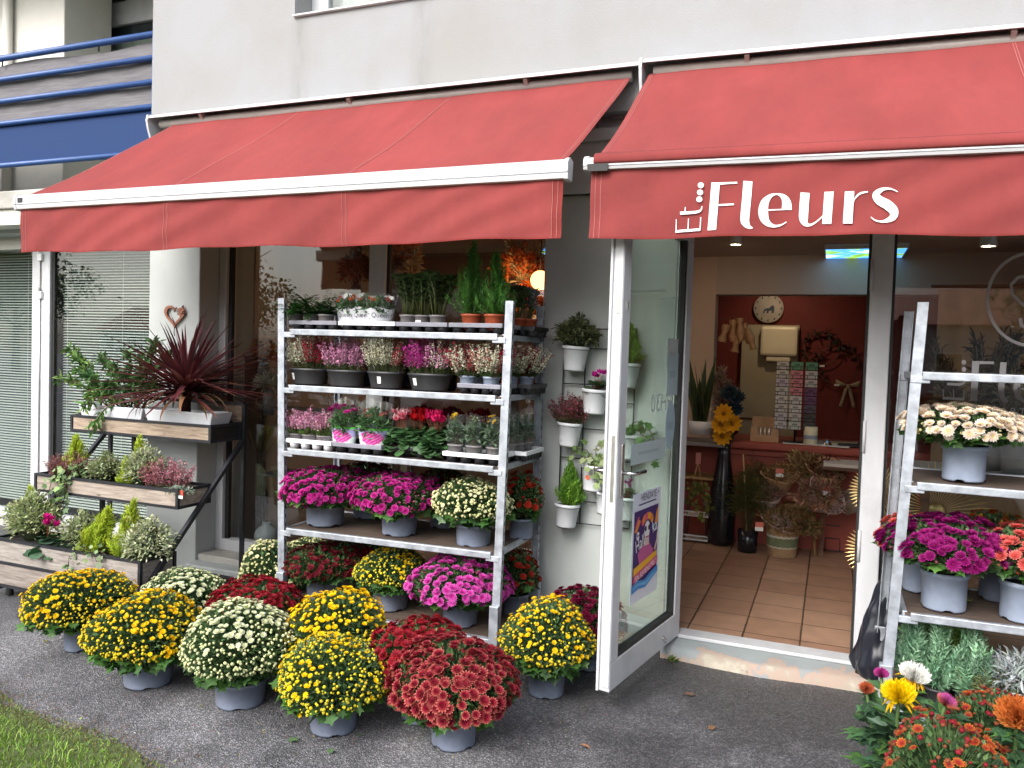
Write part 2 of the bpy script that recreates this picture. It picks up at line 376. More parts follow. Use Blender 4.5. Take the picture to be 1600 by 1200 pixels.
def mum(kind, label, c, R, top, pr, ph, seed, group=None, potmat='pot_grey', name='chrysanthemum', low=.9, leafmul=1.0, taper=.88):
    K = KIND[kind]; rng = np.random.default_rng(seed)
    t = thing(name, label, 'potted plant', c, float(rng.uniform(0, 6.28)), group)
    obj('pot', pot_mb(pr, ph, taper), M[potmat], t)
    so = MB(); lathe(so, [(0.0005, ph * .9), (pr - .008, ph * .9)], 24); obj('soil', so, M['soil'], t)
    zc = ph + .40 * (top - ph); au = top - zc; ad = (zc - ph) * low + .01
    lump = lambda d: 1 + .05 * np.sin(3.1 * d[:, 0] + seed) + .05 * np.sin(4.3 * d[:, 1] + 2 * seed) + .03 * np.sin(6 * d[:, 2] + seed)
    def surf(d, s=1.0):
        a = np.where(d[:, 2] > 0, au, ad); return np.stack([d[:, 0] * R, d[:, 1] * R, d[:, 2] * a], 1) * (lump(d) * s)[:, None] + [0, 0, zc]
    q = (R / .25) ** 2
    fo = MB()
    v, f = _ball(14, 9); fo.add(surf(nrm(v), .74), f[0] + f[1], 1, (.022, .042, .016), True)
    n = int(3400 * q); d = sphere_dirs(n, -.8, rng, 1.0); s = .945 - .24 * rng.random(n) ** 1.4
    out = nrm(d * [1, 1, 1.2] + [0, 0, .35] + rng.normal(size=(n, 3)) * .45)
    place(fo, *LEAF, surf(d, s), frames_y(out, rng), np.stack([rng.uniform(.010, .016, n), rng.uniform(.018, .030, n), np.full(n, .02)], 1), cvar(rng, GREEN, n, .35) * leafmul * 1.12)
    # lower skirt of broad lobed leaves
    n = int(170 * q); a = rng.uniform(0, 6.28, n); el = rng.uniform(-.95, -.25, n); d = np.stack([np.cos(a) * np.sqrt(1 - el ** 2), np.sin(a) * np.sqrt(1 - el ** 2), el], 1)
    p = surf(d, rng.uniform(.85, 1.0, n)); out = nrm(np.stack([np.cos(a), np.sin(a), rng.uniform(-.7, .3, n)], 1) + rng.normal(size=(n, 3)) * .3)
    place(fo, *LOBED, p, frames_y(out, rng), rng.uniform(.035, .058, n), cvar(rng, [(.055, .14, .03), (.07, .17, .035), (.05, .11, .035)], n, .25) * leafmul)
    # stalks
    d = sphere_dirs(int(K['no'] * q + K['nb'] * q * .6), -.35, rng, 1.0)
    stems(fo, surf(d, .72) * [.9, .9, 1], surf(d, 1.0), .0017, cvar(rng, [(.14, .22, .09), (.10, .18, .065)], len(d), .2), rng)
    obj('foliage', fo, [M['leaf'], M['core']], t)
    bl = MB(); ntot = int((K['no'] + K['nb']) * q)
    d = sphere_dirs(ntot, -.42, rng, 1.3)
    clump = np.sin(5 * d[:, 0] + seed) * np.sin(5 * d[:, 1] + 1.7 * seed) * .35
    score = d[:, 2] * K['bias'] + rng.uniform(0, 1, ntot) + clump
    io = np.argsort(-score)[:int(K['no'] * q)]; ib = np.argsort(-score)[int(K['no'] * q):]
    do = d[io]; n = len(do); tv, tf, T = K['T']
    nd = nrm(do / np.array([R, R, au]) * R + [0, 0, .55] + rng.normal(size=(n, 3)) * .22)
    sz = K['ro'] * rng.uniform(.72, 1.18, n)
    place(bl, tv, tf, surf(do, rng.uniform(.985, 1.075, n)), frames_z(nd, rng), sz, fcol(T, K['cin'], K['cout'], K['heart'], rng, n))
    dbn = d[ib]; n = len(dbn)
    ok = rng.uniform(0, 1, n) < np.clip(1.2 + dbn[:, 2], 0, 1); dbn = dbn[ok]; n = len(dbn)
    place(bl, *BALL, surf(dbn, rng.uniform(.98, 1.03, n)), frames_z(dbn + [0, 0, .3], rng), np.stack([1 + 0 * rng.random(n), np.ones(n), np.full(n, .8)], 1) * (K['rb'] * rng.uniform(.5, 1.1, n))[:, None], cvar(rng, [K['bud'], np.array(K['bud']) * .8 + [.03, .05, .01]], n, .18), smooth=True)
    obj('blooms', bl, M['petal'], t)
    return t
def mum_at(kind, label, cx, w, ytop, ybot, z0=0.0, Y=None, potw=78, ph=.115, seed=1, **k):
    """stand a mum where the photo shows it: cx/w/ytop/ybot in photo pixels, pot bottom on height z0 (or at depth Y)"""
    p = onz(cx, ybot, z0) if Y is None else ony(cx, ybot, Y)
    p = np.array([p[0], p[1], z0]); dp = depth(p)
    pr = potw / 2 / FPX * dp; c = p + away(p) * pr if Y is None else p
    R = w / 2 / FPX * depth(c); top = ony(cx, ytop, c[1])[2] - z0 - .01
    return mum(kind, label, c, R, max(top, ph + .12), pr, ph, seed, **k)

def spikes(mb, base, dirs, L, cols, rng, r=.0105, nb=30, start=.25, green=(.05, .11, .03), tipcol=None):
    """heather: each spike a stalk set with tiny bells, needles below"""
    n = len(base); dirs = nrm(dirs); tip = base + dirs * L[:, None]
    stems(mb, base, tip, .0012, np.tile((.12, .1, .06), (n, 1)), rng)
    u = rng.uniform(0, 1, (n, nb)); h = start + (1 - start) * u
    perp = nrm(np.cross(dirs[:, None], rng.normal(size=(n, nb, 3)))); rad = r * (1.0 - .65 * u ** 2) * rng.uniform(.3, 1, (n, nb))
    P = base[:, None] + dirs[:, None] * (L[:, None] * h)[..., None] + perp * rad[..., None]
    D = nrm(perp + dirs[:, None] * .7)
    c = np.repeat(cols[:, None], nb, 1) * rng.uniform(.7, 1.2, (n, nb, 1))
    if tipcol is not None: c = c * (1 - u[..., None] ** 2 * .6) + np.array(tipcol) * u[..., None] ** 2 * .6
    place(mb, *LEAF, P.reshape(-1, 3), frames_y(D.reshape(-1, 3), rng), np.stack([np.full(n * nb, .0078), rng.uniform(.008, .0135, n * nb), np.full(n * nb, .006)], 1), np.clip(c, 0, 1).reshape(-1, 3))
    m = 14; u = rng.uniform(0, start + .15, (n, m)); perp = nrm(np.cross(dirs[:, None], rng.normal(size=(n, m, 3))))
    P = base[:, None] + dirs[:, None] * (L[:, None] * u)[..., None]; D = nrm(perp + dirs[:, None] * .6)
    place(mb, *LEAF, P.reshape(-1, 3), frames_y(D.reshape(-1, 3), rng), np.stack([np.full(n * m, .004), np.full(n * m, .016), np.full(n * m, .005)], 1), cvar(rng, [green], n * m, .35))
def heather_mb(rng, n, rx, ry, L, cols, lean=.8, up=1.0, **k):
    """n spikes fanned from an rx x ry patch; cols = list of (colour, weight, x-centre) blocks or list of colours"""
    n = int(n * 1.35); mb = MB(); a = rng.uniform(0, 6.28, n); q = np.sqrt(rng.uniform(0, 1, n))
    x, y = q * np.cos(a), q * np.sin(a)
    b = np.stack([x * rx * .8, y * ry * .8, np.zeros(n)], 1)
    d = np.stack([x * lean * rx / max(rx, ry) * 1.1, y * lean, np.full(n, up)], 1) + rng.normal(size=(n, 3)) * .09
    Ls = L * rng.uniform(.7, 1.08, n) * (1 - .25 * q)
    if isinstance(cols[0][0], (tuple, list)):
        cc = np.array([c[0] for c in cols]); xs = np.array([c[1] for c in cols])
        idx = np.argmin(np.abs(x[:, None] + rng.normal(size=(n, 1)) * .22 - xs[None]), 1); c = cc[idx] * rng.uniform(.85, 1.15, (n, 1))
    else: c = cvar(rng, cols, n, .2)
    spikes(mb, b, d, Ls, c, rng, **k); return mb
def spray_conifer(rng, H, R, cols, n=150, leaf=.022, up=1.0, w=.0050, nl=16, tipl=1.35, col_=0.0):
    """feathery conifer: upright sprays of scale leaves"""
    mb = MB(); tube(mb, [(0, 0, 0), (0, 0, H * .85)], [.006, .002], 6, col=(.09, .05, .03))
    h = rng.uniform(0, 1, n) ** 1.1; a = rng.uniform(0, 6.28, n)
    prof = R * np.where(h < col_, 1 - .25 * (1 - h / max(col_, .01)), ((1 - h) / (1 - col_)) ** .85) * rng.uniform(.35, 1.12, n)
    zt = H * (.20 + .80 * h) * rng.uniform(.93, 1.0, n); ln_ = H * (.20 + .22 * rng.random(n)) + .02
    p0 = np.stack([np.cos(a) * prof * .12, np.sin(a) * prof * .12, np.maximum(0, zt - ln_ * up)], 1)
    tip = np.stack([np.cos(a) * prof, np.sin(a) * prof, zt], 1)
    ctrl = p0 + (tip - p0) * [.75, .75, .35]
    t = np.linspace(.12, 1, nl)[None, :, None]
    P = (1 - t) ** 2 * p0[:, None] + 2 * t * (1 - t) * ctrl[:, None] + t * t * tip[:, None]
    D = nrm(2 * (1 - t) * (ctrl - p0)[:, None] + 2 * t * (tip - ctrl)[:, None])
    side = nrm(np.cross(D, rng.normal(size=(n, 1, 3)) + [0, 0, .01])); sg = np.where(np.arange(nl) % 2 == 0, 1, -1)[None, :, None]
    c = cvar(rng, cols, n, .2)[:, None] * (.75 + .45 * t)
    for jj in range(3):
        D2 = nrm(D * tipl + side * sg * .75 + rng.normal(size=P.shape) * .28)
        q = P + rng.normal(size=P.shape) * .004
        place(mb, *LEAF, q.reshape(-1, 3), frames_y(D2.reshape(-1, 3), rng), np.stack([np.full(n * nl, w), leaf * rng.uniform(.7, 1.3, n * nl), np.full(n * nl, .006)], 1), np.clip(c * rng.uniform(.8, 1.2, c.shape[:2] + (1,)), 0, 1).reshape(-1, 3))
    return mb
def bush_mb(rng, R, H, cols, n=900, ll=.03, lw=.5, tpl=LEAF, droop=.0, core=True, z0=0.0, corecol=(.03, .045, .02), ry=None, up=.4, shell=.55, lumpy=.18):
    """rounded leafy bush, centre of its base at the origin"""
    ry = ry or R
    mb = MB(); d = nrm(rng.normal(size=(n, 3))); d[:, 2] = np.abs(d[:, 2]) * 1.15 - .35
    s = rng.uniform(shell, 1.0, n) * (1 + lumpy * np.sin(7 * d[:, 0] + 1) * np.sin(6 * d[:, 1] + 2) + lumpy * .6 * np.sin(9 * d[:, 2]))
    p = d * s[:, None] * [R, ry, H * .62] + [0, 0, z0 + H * .38]
    out = nrm(d + [0, 0, up - droop] + rng.normal(size=(n, 3)) * .55)
    L = ll * rng.uniform(.65, 1.25, n)
    place(mb, *tpl, p, frames_y(out, rng), np.stack([L * lw, L, L], 1), cvar(rng, cols, n, .25))
    if core:
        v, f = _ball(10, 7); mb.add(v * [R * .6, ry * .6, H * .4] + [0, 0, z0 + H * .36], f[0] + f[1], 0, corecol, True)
    m = max(8, n // 25); i = rng.integers(0, n, m)
    stems(mb, np.tile([0, 0, z0], (m, 1)) + rng.normal(size=(m, 3)) * [R * .12, ry * .12, 0], p[i], .0018, np.tile((.10, .08, .045), (m, 1)), rng)
    return mb
def ivy_mb(rng, trails, cols, size=.04, step=.028, spread=.02):
    """trailing ivy along given 3D polylines"""
    mb = MB()
    for tr in trails:
        tr = np.array(tr, float); tube(mb, tr, .0022, 5, col=(.09, .06, .03))
        seg = np.linalg.norm(np.diff(tr, axis=0), axis=1); Lt = seg.sum(); n = max(3, int(Lt / step)); s = np.linspace(0, Lt, n)
        cs = np.concatenate([[0], np.cumsum(seg)]); P = np.stack([np.interp(s, cs, tr[:, k]) for k in range(3)], 1)
        for r in range(2):
            q = P + rng.normal(size=P.shape) * spread
            d = nrm(rng.normal(size=P.shape) * .7 + [0, -.35, -.45]); fr = frames_y(d, rng, up=np.array([0, -.9, .5]), j=.35)
            place(mb, *LOBED, q, fr, size * rng.uniform(.6, 1.15, len(P)), cvar(rng, cols, len(P), .25))
    return mb
def cyclamen_parts(rng, R, nleaf, nfl, col, stalk=.12, leafcols=None, fsize=.03, leaf=.06, spread=.55, droop=.3, rim=None):
    lf = MB(); a = rng.uniform(0, 6.28, nleaf); q = np.sqrt(rng.uniform(.02, 1, nleaf)); P = np.stack([np.cos(a) * q * R, np.sin(a) * q * R, .055 * (1 - q ** 2) + rng.uniform(-.015, .02, nleaf) - droop * .12 * q ** 2], 1)
    d = np.stack([np.cos(a), np.sin(a), .25 - .9 * droop * q], 1) + rng.normal(size=(nleaf, 3)) * .25
    place(lf, *HEART, P - nrm(d) * leaf * .5, frames_y(d, rng, j=.3), leaf * rng.uniform(.7, 1.15, nleaf), cvar(rng, leafcols or [(.045, .11, .04), (.09, .17, .08), (.035, .085, .03)], nleaf, .25))
    stems(lf, np.zeros((nleaf, 3)), P, .0014, np.tile((.14, .05, .04), (nleaf, 1)), rng)
    fl = MB(); a = rng.uniform(0, 6.28, nfl); q = np.sqrt(rng.uniform(0, 1, nfl)) * spread
    T = np.stack([np.cos(a) * q * R, np.sin(a) * q * R, stalk * rng.uniform(.75, 1.1, nfl)], 1)
    stems(fl, T * [.3, .3, 0], T, .0016, np.tile((.22, .08, .05), (nfl, 1)), rng)
    for k in range(5):
        b = 2 * PI * k / 5 + rng.uniform(0, .5, nfl); d = np.stack([np.cos(b) * .55, np.sin(b) * .55, np.full(nfl, .85)], 1) + rng.normal(size=(nfl, 3)) * .2
        c = cvar(rng, [col], nfl, .12)
        if rim is not None: c = np.repeat(c[:, None], len(LONG[0]), 1); c[:, 3] = rim; c[:, 2] = c[:, 2] * .5 + np.array(rim) * .5; c[:, 4] = c[:, 2]
        place(fl, *LONG, T, frames_y(d, rng, up=np.stack([np.cos(b), np.sin(b), 0 * b], 1), j=.2), np.stack([np.full(nfl, fsize * .62), fsize * rng.uniform(.85, 1.2, nfl), np.full(nfl, fsize)], 1), c)
    return lf, fl
def strap_leaves(rng, n, L0, L1, w, cols, elev=(-.2, 1.4), curl=.9, base=(0, 0, 0), z_spread=.1, tancols=None):
    """cordyline rosette of tapering straps"""
    mb = MB()
    for i in range(n):
        a = rng.uniform(0, 6.28); e = rng.uniform(*elev); L = rng.uniform(L0, L1); K = 9
        e0 = e; t = np.linspace(0, 1, K); cu = curl * (1.0 - .45 * (e0 > .9)) * rng.uniform(.4, 1.1)
        el = e0 - cu * t ** 1.6; ds = L / (K - 1)
        r = np.concatenate([[0], np.cumsum(np.cos(el[:-1]) * ds)]); z = np.concatenate([[0], np.cumsum(np.sin(el[:-1]) * ds)])
        P = np.array(base) + np.stack([np.cos(a) * r, np.sin(a) * r, z + rng.uniform(0, z_spread)], 1)
        side = np.array([-math.sin(a), math.cos(a), 0]); ww = w * rng.uniform(.7, 1.15) * np.minimum(1, .45 + 2.2 * t) * (1 - t ** 2.6) + .0008
        nrmv = np.stack([-np.sin(el) * math.cos(a), -np.sin(el) * math.sin(a), np.cos(el)], 1)
        V = np.concatenate([P - side * ww[:, None] / 2 + nrmv * ww[:, None] * .18, P, P + side * ww[:, None] / 2 + nrmv * ww[:, None] * .18])
        F = [(j, K + j, K + j + 1, j + 1) for j in range(K - 1)] + [(K + j, 2 * K + j, 2 * K + j + 1, K + j + 1) for j in range(K - 1)]
        c = cvar(rng, tancols if (tancols and e < .1 and rng.random() < .55) else cols, 1, .3)[0]
        mb.add(V, F, 0, c, True)
    return mb
def rosette_shrub(rng, H, R, nst, cols, leaf=.05, w=.32, whorl=11, stemcol=(.1, .12, .04)):
    """upright stems clothed with whorls of leathery leaves"""
    mb = MB()
    for i in range(nst):
        a = rng.uniform(0, 6.28); q = math.sqrt(rng.random()) * R; top = np.array([math.cos(a) * q, math.sin(a) * q, H * rng.uniform(.78, 1.0) * (1 - .12 * (q / R) ** 2)])
        b = np.array([math.cos(a) * q * .35, math.sin(a) * q * .35, 0]); tube(mb, [b, (b + top) / 2 + rng.normal(size=3) * .008, top], .0028, 5, col=stemcol)
        nl = int(H / .016); u = np.linspace(.35, 1, nl) ** .8; P = b + (top - b) * u[:, None]; aa = np.arange(nl) * 2.4
        d = np.stack([np.cos(aa), np.sin(aa), .35 + .5 * u], 1)
        place(mb, *LONG, P, frames_y(d, rng, j=.2), np.stack([np.full(nl, leaf * w), leaf * rng.uniform(.6, 1.05, nl), np.full(nl, leaf)], 1), cvar(rng, cols, nl, .3))
        aa = np.arange(whorl) * 2 * PI / whorl + rng.random(); d = np.stack([np.cos(aa), np.sin(aa), rng.uniform(.35, 1.0, whorl)], 1)
        place(mb, *LONG, np.tile(top, (whorl, 1)), frames_y(d, rng, j=.15), np.stack([np.full(whorl, leaf * w), leaf * rng.uniform(.75, 1.1, whorl), np.full(whorl, leaf)], 1), cvar(rng, [np.array(c) * 1.5 for c in cols], whorl, .25))
    return mb
def potted(name, label, c, parts, pr, ph, potmat, rotz=0.0, group=None, feet=False, taper=.82, sx=1, sy=1, soil=True, cat='potted plant', nseg=28):
    """pot + soil + foliage/blooms parts [(name, mb, material)] whose origin is the soil level"""
    t = thing(name, label, cat, c, rotz, group)
    if pr:
        obj('pot', pot_mb(pr, ph, taper, nseg, feet, .004, sx, sy), M[potmat], t)
        if soil:
            so = MB(); lathe(so, [(0.0005, ph * .92), (pr - .006, ph * .92)], 20, sx=sx, sy=sy); obj('soil', so, M['soil'], t)
    for nm, mb, mt in parts:
        o = obj(nm, mb, M[mt], t); o.location = (0, 0, ph * .92 if pr else 0)
    return t
# ---------------------------------------------------------------- ground
def asphalt():
    m, N, L, B = _nodes('asphalt'); tc = N.new('ShaderNodeTexCoord'); O = tc.outputs['Object']
    vo = N.new('ShaderNodeTexVoronoi'); vo.inputs['Scale'].default_value = 165; L.new(O, vo.inputs['Vector'])
    r1 = N.new('ShaderNodeValToRGB'); e = r1.color_ramp.elements; e[0].color = (0.0731, 0.0731, 0.0757, 1); e[1].color = (0.198, 0.196, 0.205, 1); e.new(.62).color = (0.125, 0.125, 0.131, 1); e.new(.88).color = (0.31, 0.305, 0.314, 1)
    sp = N.new('ShaderNodeSeparateColor'); L.new(vo.outputs['Color'], sp.inputs[0]); L.new(sp.outputs[0], r1.inputs[0])
    # damp patches and worn pale patches of their own
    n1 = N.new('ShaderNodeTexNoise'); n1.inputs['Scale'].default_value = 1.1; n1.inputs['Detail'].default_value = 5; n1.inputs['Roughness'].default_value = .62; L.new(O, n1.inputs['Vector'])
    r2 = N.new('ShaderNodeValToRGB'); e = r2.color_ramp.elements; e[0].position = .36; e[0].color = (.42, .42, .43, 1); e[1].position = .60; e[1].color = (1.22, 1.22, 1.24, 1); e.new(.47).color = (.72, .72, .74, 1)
    # strip by the plants: painted contact shade plus damp; damp by the doorstep too
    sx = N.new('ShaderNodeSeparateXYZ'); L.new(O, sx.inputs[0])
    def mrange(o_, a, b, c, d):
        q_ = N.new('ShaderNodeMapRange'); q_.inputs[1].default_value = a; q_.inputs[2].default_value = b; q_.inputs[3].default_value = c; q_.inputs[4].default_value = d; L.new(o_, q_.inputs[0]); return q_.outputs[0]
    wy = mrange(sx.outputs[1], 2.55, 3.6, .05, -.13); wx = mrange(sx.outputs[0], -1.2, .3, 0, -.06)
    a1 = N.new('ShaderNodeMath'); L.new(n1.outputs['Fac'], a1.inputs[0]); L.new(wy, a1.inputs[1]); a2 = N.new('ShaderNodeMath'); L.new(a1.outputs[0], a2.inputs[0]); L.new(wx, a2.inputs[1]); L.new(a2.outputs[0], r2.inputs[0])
    mx = N.new('ShaderNodeMix'); mx.data_type = 'RGBA'; mx.blend_type = 'MULTIPLY'; mx.inputs[0].default_value = 1; L.new(r1.outputs[0], mx.inputs[6]); L.new(r2.outputs[0], mx.inputs[7]); L.new(mx.outputs[2], B.inputs['Base Color'])
    mr = N.new('ShaderNodeMapRange'); mr.inputs[1].default_value = .4; mr.inputs[2].default_value = .6; mr.inputs[3].default_value = .42; mr.inputs[4].default_value = .85; L.new(a2.outputs[0], mr.inputs[0]); L.new(mr.outputs[0], B.inputs['Roughness'])
    bp = N.new('ShaderNodeBump'); bp.inputs['Strength'].default_value = .9; bp.inputs['Distance'].default_value = .006; L.new(vo.outputs['Distance'], bp.inputs['Height']); L.new(bp.outputs[0], B.inputs['Normal'])
    return m
mb = MB()
for (x0, x1, y0, y1) in ((-90, 90, -90, 4.5), (-90, -4.6, 4.5, 90), (3.2, 90, 4.5, 90)):
    mb.add([(x0, y0, 0), (x1, y0, 0), (x1, y1, 0), (x0, y1, 0)], [(0, 1, 2, 3)])
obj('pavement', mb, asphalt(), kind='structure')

def lawn_mat():
    return pbr('lawn_earth', (.07, .09, .03), .95, var=.45, scale=25, bump=.6, bscale=60)
la, lb = onz(0, 1096)[:2], onz(243, 1200)[:2]
ld = (lb - la) / np.linalg.norm(lb - la); ln = np.array([ld[1], -ld[0]])          # towards the camera side
if ln[1] > 0: ln = -ln
rng = np.random.default_rng(5)
edge = [la + ld * s + ln * (.02 * math.sin(7 * s) + rng.uniform(-.03, .03)) for s in np.linspace(-5, 6, 90)]
far = [la + ld * 6 + ln * 12, la - ld * 5 + ln * 12]
mb = MB(); P = [(p[0], p[1], .010) for p in edge + far]; mb.add(P, [tuple(range(len(P)))])
obj('lawn', mb, lawn_mat(), kind='structure')
# grass blades
n = 26000; s = rng.uniform(-1.2, 1.6, n); w = rng.uniform(0, 1, n) ** 1.3 * 1.5 - .03
w += np.where(rng.random(n) < .05, -.05, 0)
p = la + ld * s[:, None] + ln * (w + .02 * np.sin(7 * s))[:, None]
P = np.concatenate([p, np.full((n, 1), .008)], 1)
d = np.stack([rng.normal(size=n) * .5, rng.normal(size=n) * .5, np.ones(n)], 1)
h = rng.uniform(.018, .05, n) * np.clip(.35 + w * 4, .35, 1)
dry = (rng.random(n) < np.clip(.6 - w * 5, .08, .6))[:, None]
gc = np.where(dry, cvar(rng, [(.20, .14, .05), (.14, .13, .04)], n, .3), cvar(rng, [(.21, .36, .05), (.27, .42, .07), (.16, .29, .04)], n, .3))
g = MB(); BL = (np.array([(-.5, 0, 0), (.5, 0, 0), (.35, .55, .05), (0, 1, .25), (-.35, .55, .05)]), [[(0, 1, 2, 4)], [(4, 2, 3)]])
place(g, *BL, P, frames_y(d, rng, up=rng.normal(size=(n, 3)) * [1, 1, .1]), np.stack([np.full(n, .0038), h, h], 1), gc)
o = obj('grass', g, M['leaf'], kind='stuff'); tag(o, 'short green grass of the lawn corner beside the asphalt', 'grass')
# brown needles and crumbs blown along the lawn edge
n = 900; s = rng.uniform(-1.0, 1.9, n); w = rng.normal(size=n) * .05 - .02 - np.abs(rng.normal(size=n)) * .03
p = la + ld * s[:, None] + ln * (w + .02 * np.sin(7 * s))[:, None]; P = np.concatenate([p, rng.uniform(.006, .014, (n, 1))], 1)
d = np.stack([rng.normal(size=n), rng.normal(size=n), rng.normal(size=n) * .12], 1)
g = MB(); place(g, *BL, P, frames_y(d, rng, j=.1), np.stack([np.full(n, .0022), rng.uniform(.012, .05, n), np.full(n, .004)], 1), cvar(rng, [(.22, .10, .045), (.16, .08, .04), (.08, .05, .03)], n, .3))
o = obj('needle_litter', g, M['leaf_dull'], kind='stuff'); tag(o, 'dry brown needles and crumbs along the edge of the lawn', 'leaf litter')
for i, (px, py, col, lab, sz) in enumerate([(450, 1155, (.09, .17, .07), 'fallen green leaf on the asphalt left of the bud-heavy yellow mum in front', .05), (515, 1177, (.10, .18, .08), 'small crumpled green leaf lying in front of the grey pot of the yellow mum', .035),
        (318, 1103, (.2, .2, .03), 'tiny yellowish leaf on the asphalt by the large white mum', .02), (905, 1163, (.24, .12, .07), 'dry reddish brown leaf scrap on the asphalt before the glass door', .06), (560, 1150, (.1, .17, .08), 'thin green leaf fragment on the asphalt beside the two-tone red mum', .02),
        (1085, 1085, (.2, .12, .08), 'brown leaf scrap on the dark asphalt below the doorstep', .05), (70, 1000, (.2, .19, .03), 'pale yellow stalk on the asphalt left of the leftmost yellow mum', .06), (1110, 1140, (.2, .11, .06), 'curled brown leaf lying on the asphalt out from the doorstep', .04)]):
    p = onz(px, py, .008); r = np.random.default_rng(i); g = MB()
    place(g, *(LOBED if sz < .055 else LONG), np.zeros((1, 3)), frames_y(np.array([[math.cos(i * 2), math.sin(i * 2), .12]]), r, j=.05), np.array([[sz * (.8 if sz < .055 else .25), sz, sz]]), np.array([col]))
    o = obj('fallen_leaf', g, M['leaf_dull']); o.location = p; tag(o, lab, 'leaf')

n = 260; PX = rng.uniform(90, 960, n); PYY = 1010 + 175 * rng.random(n) - .05 * (PX - 500) * (PX < 500) * .3; P = np.array([onz(a, b, .007) for a, b in zip(PX, PYY)])
g = MB(); place(g, *LEAF, P, frames_y(np.stack([rng.normal(size=n), rng.normal(size=n), rng.normal(size=n) * .1], 1), rng, j=.1), np.stack([rng.uniform(.004, .007, n), rng.uniform(.008, .016, n), np.full(n, .006)], 1), cvar(rng, [(.5, .36, .03), (.10, .14, .05), (.3, .05, .04), (.12, .08, .05), (.5, .5, .4)], n, .3))
o = obj('petal_litter', g, M['leaf_dull'], kind='stuff'); tag(o, 'scattered petals and leaf crumbs on the asphalt around the flower pots', 'litter')
# ---------------------------------------------------------------- the building
def render_mat(name, col, streak=.25, dirt=.4, bump=.25):
    m = pbr(name, col, .85, var=.05, scale=3, bump=bump, bscale=140, dirt=dirt)
    return m
def facade_mat():
    """white painted render with run-off streaks and grey algae speckle"""
    m, N, L, B = _nodes('facade_render'); B.inputs['Roughness'].default_value = .9
    tc = N.new('ShaderNodeTexCoord'); O = tc.outputs['Object']
    def noise(sc, det, ro, mapv=None):
        n_ = N.new('ShaderNodeTexNoise'); n_.inputs['Scale'].default_value = sc; n_.inputs['Detail'].default_value = det; n_.inputs['Roughness'].default_value = ro
        if mapv:
            mp = N.new('ShaderNodeMapping'); mp.inputs['Scale'].default_value = mapv; L.new(O, mp.inputs[0]); L.new(mp.outputs[0], n_.inputs['Vector'])
        else: L.new(O, n_.inputs['Vector'])
        return n_.outputs['Fac']
    def ramp(f, a, b):
        r = N.new('ShaderNodeMapRange'); r.inputs[1].default_value = a; r.inputs[2].default_value = b; L.new(f, r.inputs[0]); return r.outputs[0]
    def mix(f, A, Bc, k):
        mu = N.new('ShaderNodeMath'); mu.operation = 'MULTIPLY'; mu.inputs[1].default_value = k; L.new(f, mu.inputs[0])
        x = N.new('ShaderNodeMix'); x.data_type = 'RGBA'; L.new(mu.outputs[0], x.inputs[0])
        if isinstance(A, tuple): x.inputs[6].default_value = rgba(A)
        else: L.new(A, x.inputs[6])
        x.inputs[7].default_value = rgba(Bc); return x.outputs[2]
    c = mix(ramp(noise(1.2, 4, .6), .4, .65), (0.29, 0.297, 0.311), (0.269, 0.267, 0.262), 1)
    c = mix(ramp(noise(2.2, 6, .6, (1, 1, .10)), .52, .72), c, (.22, .22, .21), .2)
    c = mix(ramp(noise(160, 3, .7), .58, .72), c, (.20, .20, .19), .30)
    # the two dark run-off stains below the ends of the upper window sill
    sx = N.new('ShaderNodeSeparateXYZ'); L.new(O, sx.inputs[0])
    for x0 in (-3.34, -2.42):
        wob = N.new('ShaderNodeMath'); wob.operation = 'SUBTRACT'; wob.inputs[1].default_value = x0; L.new(sx.outputs[0], wob.inputs[0])
        ab = N.new('ShaderNodeMath'); ab.operation = 'ABSOLUTE'; L.new(wob.outputs[0], ab.inputs[0])
        band = ramp(ab.outputs[0], .10, .0); mul = N.new('ShaderNodeMath'); mul.operation = 'MULTIPLY'; L.new(band, mul.inputs[0]); L.new(ramp(noise(9, 5, .6, (1, 1, .25)), .3, .6), mul.inputs[1])
        below = ramp(sx.outputs[2], 3.84, 3.76); m2 = N.new('ShaderNodeMath'); m2.operation = 'MULTIPLY'; L.new(mul.outputs[0], m2.inputs[0]); L.new(below, m2.inputs[1])
        c = mix(m2.outputs[0], c, (.20, .20, .19), .75)
    L.new(c, B.inputs['Base Color'])
    bp = N.new('ShaderNodeBump'); bp.inputs['Strength'].default_value = .22; bp.inputs['Distance'].default_value = .01; L.new(noise(120, 4, .6), bp.inputs['Height']); L.new(bp.outputs[0], B.inputs['Normal'])
    return m
M['facade'] = facade_mat()
M['paint_grey'] = render_mat('grey_green_paint', (.435, .46, .455), dirt=.16, bump=.08)
M['paint_white'] = render_mat('cream_paint', (.62, .61, .56), dirt=.12, bump=.12)
M['concrete'] = pbr('concrete', (.40, .39, .36), .9, var=.18, scale=5, bump=.3, bscale=50, dirt=.55)
M['step_paint'] = pbr('worn_step_paint', (.37, .41, .41), .7, var=.1, scale=4, bump=.15, bscale=30, dirt=.35, col2=(.43, .46, .45))
M['blue_metal'] = pbr('blue_metal', (.03, .085, .26), .4, var=.12, scale=12, dirt=.08)
M['mesh_fabric'] = pbr('grey_fabric', (.15, .145, .155), .9, var=.25, scale=5, stretch=(1, 1, 14), bump=.2, bscale=40)
M['inside_wall'] = pbr('inside_wall', (.56, .43, .34), .85, var=.05, scale=3)
M['inside_beam'] = pbr('inside_beam', (.46, .39, .34), .85, var=.05, scale=3)
M['ceiling'] = pbr('ceiling_paint', (.42, .34, .28), .9, var=.05, scale=3)
M['red_wall'] = pbr('dark_red_wall', (.17, .022, .018), .7, var=.15, scale=3, dirt=.1)
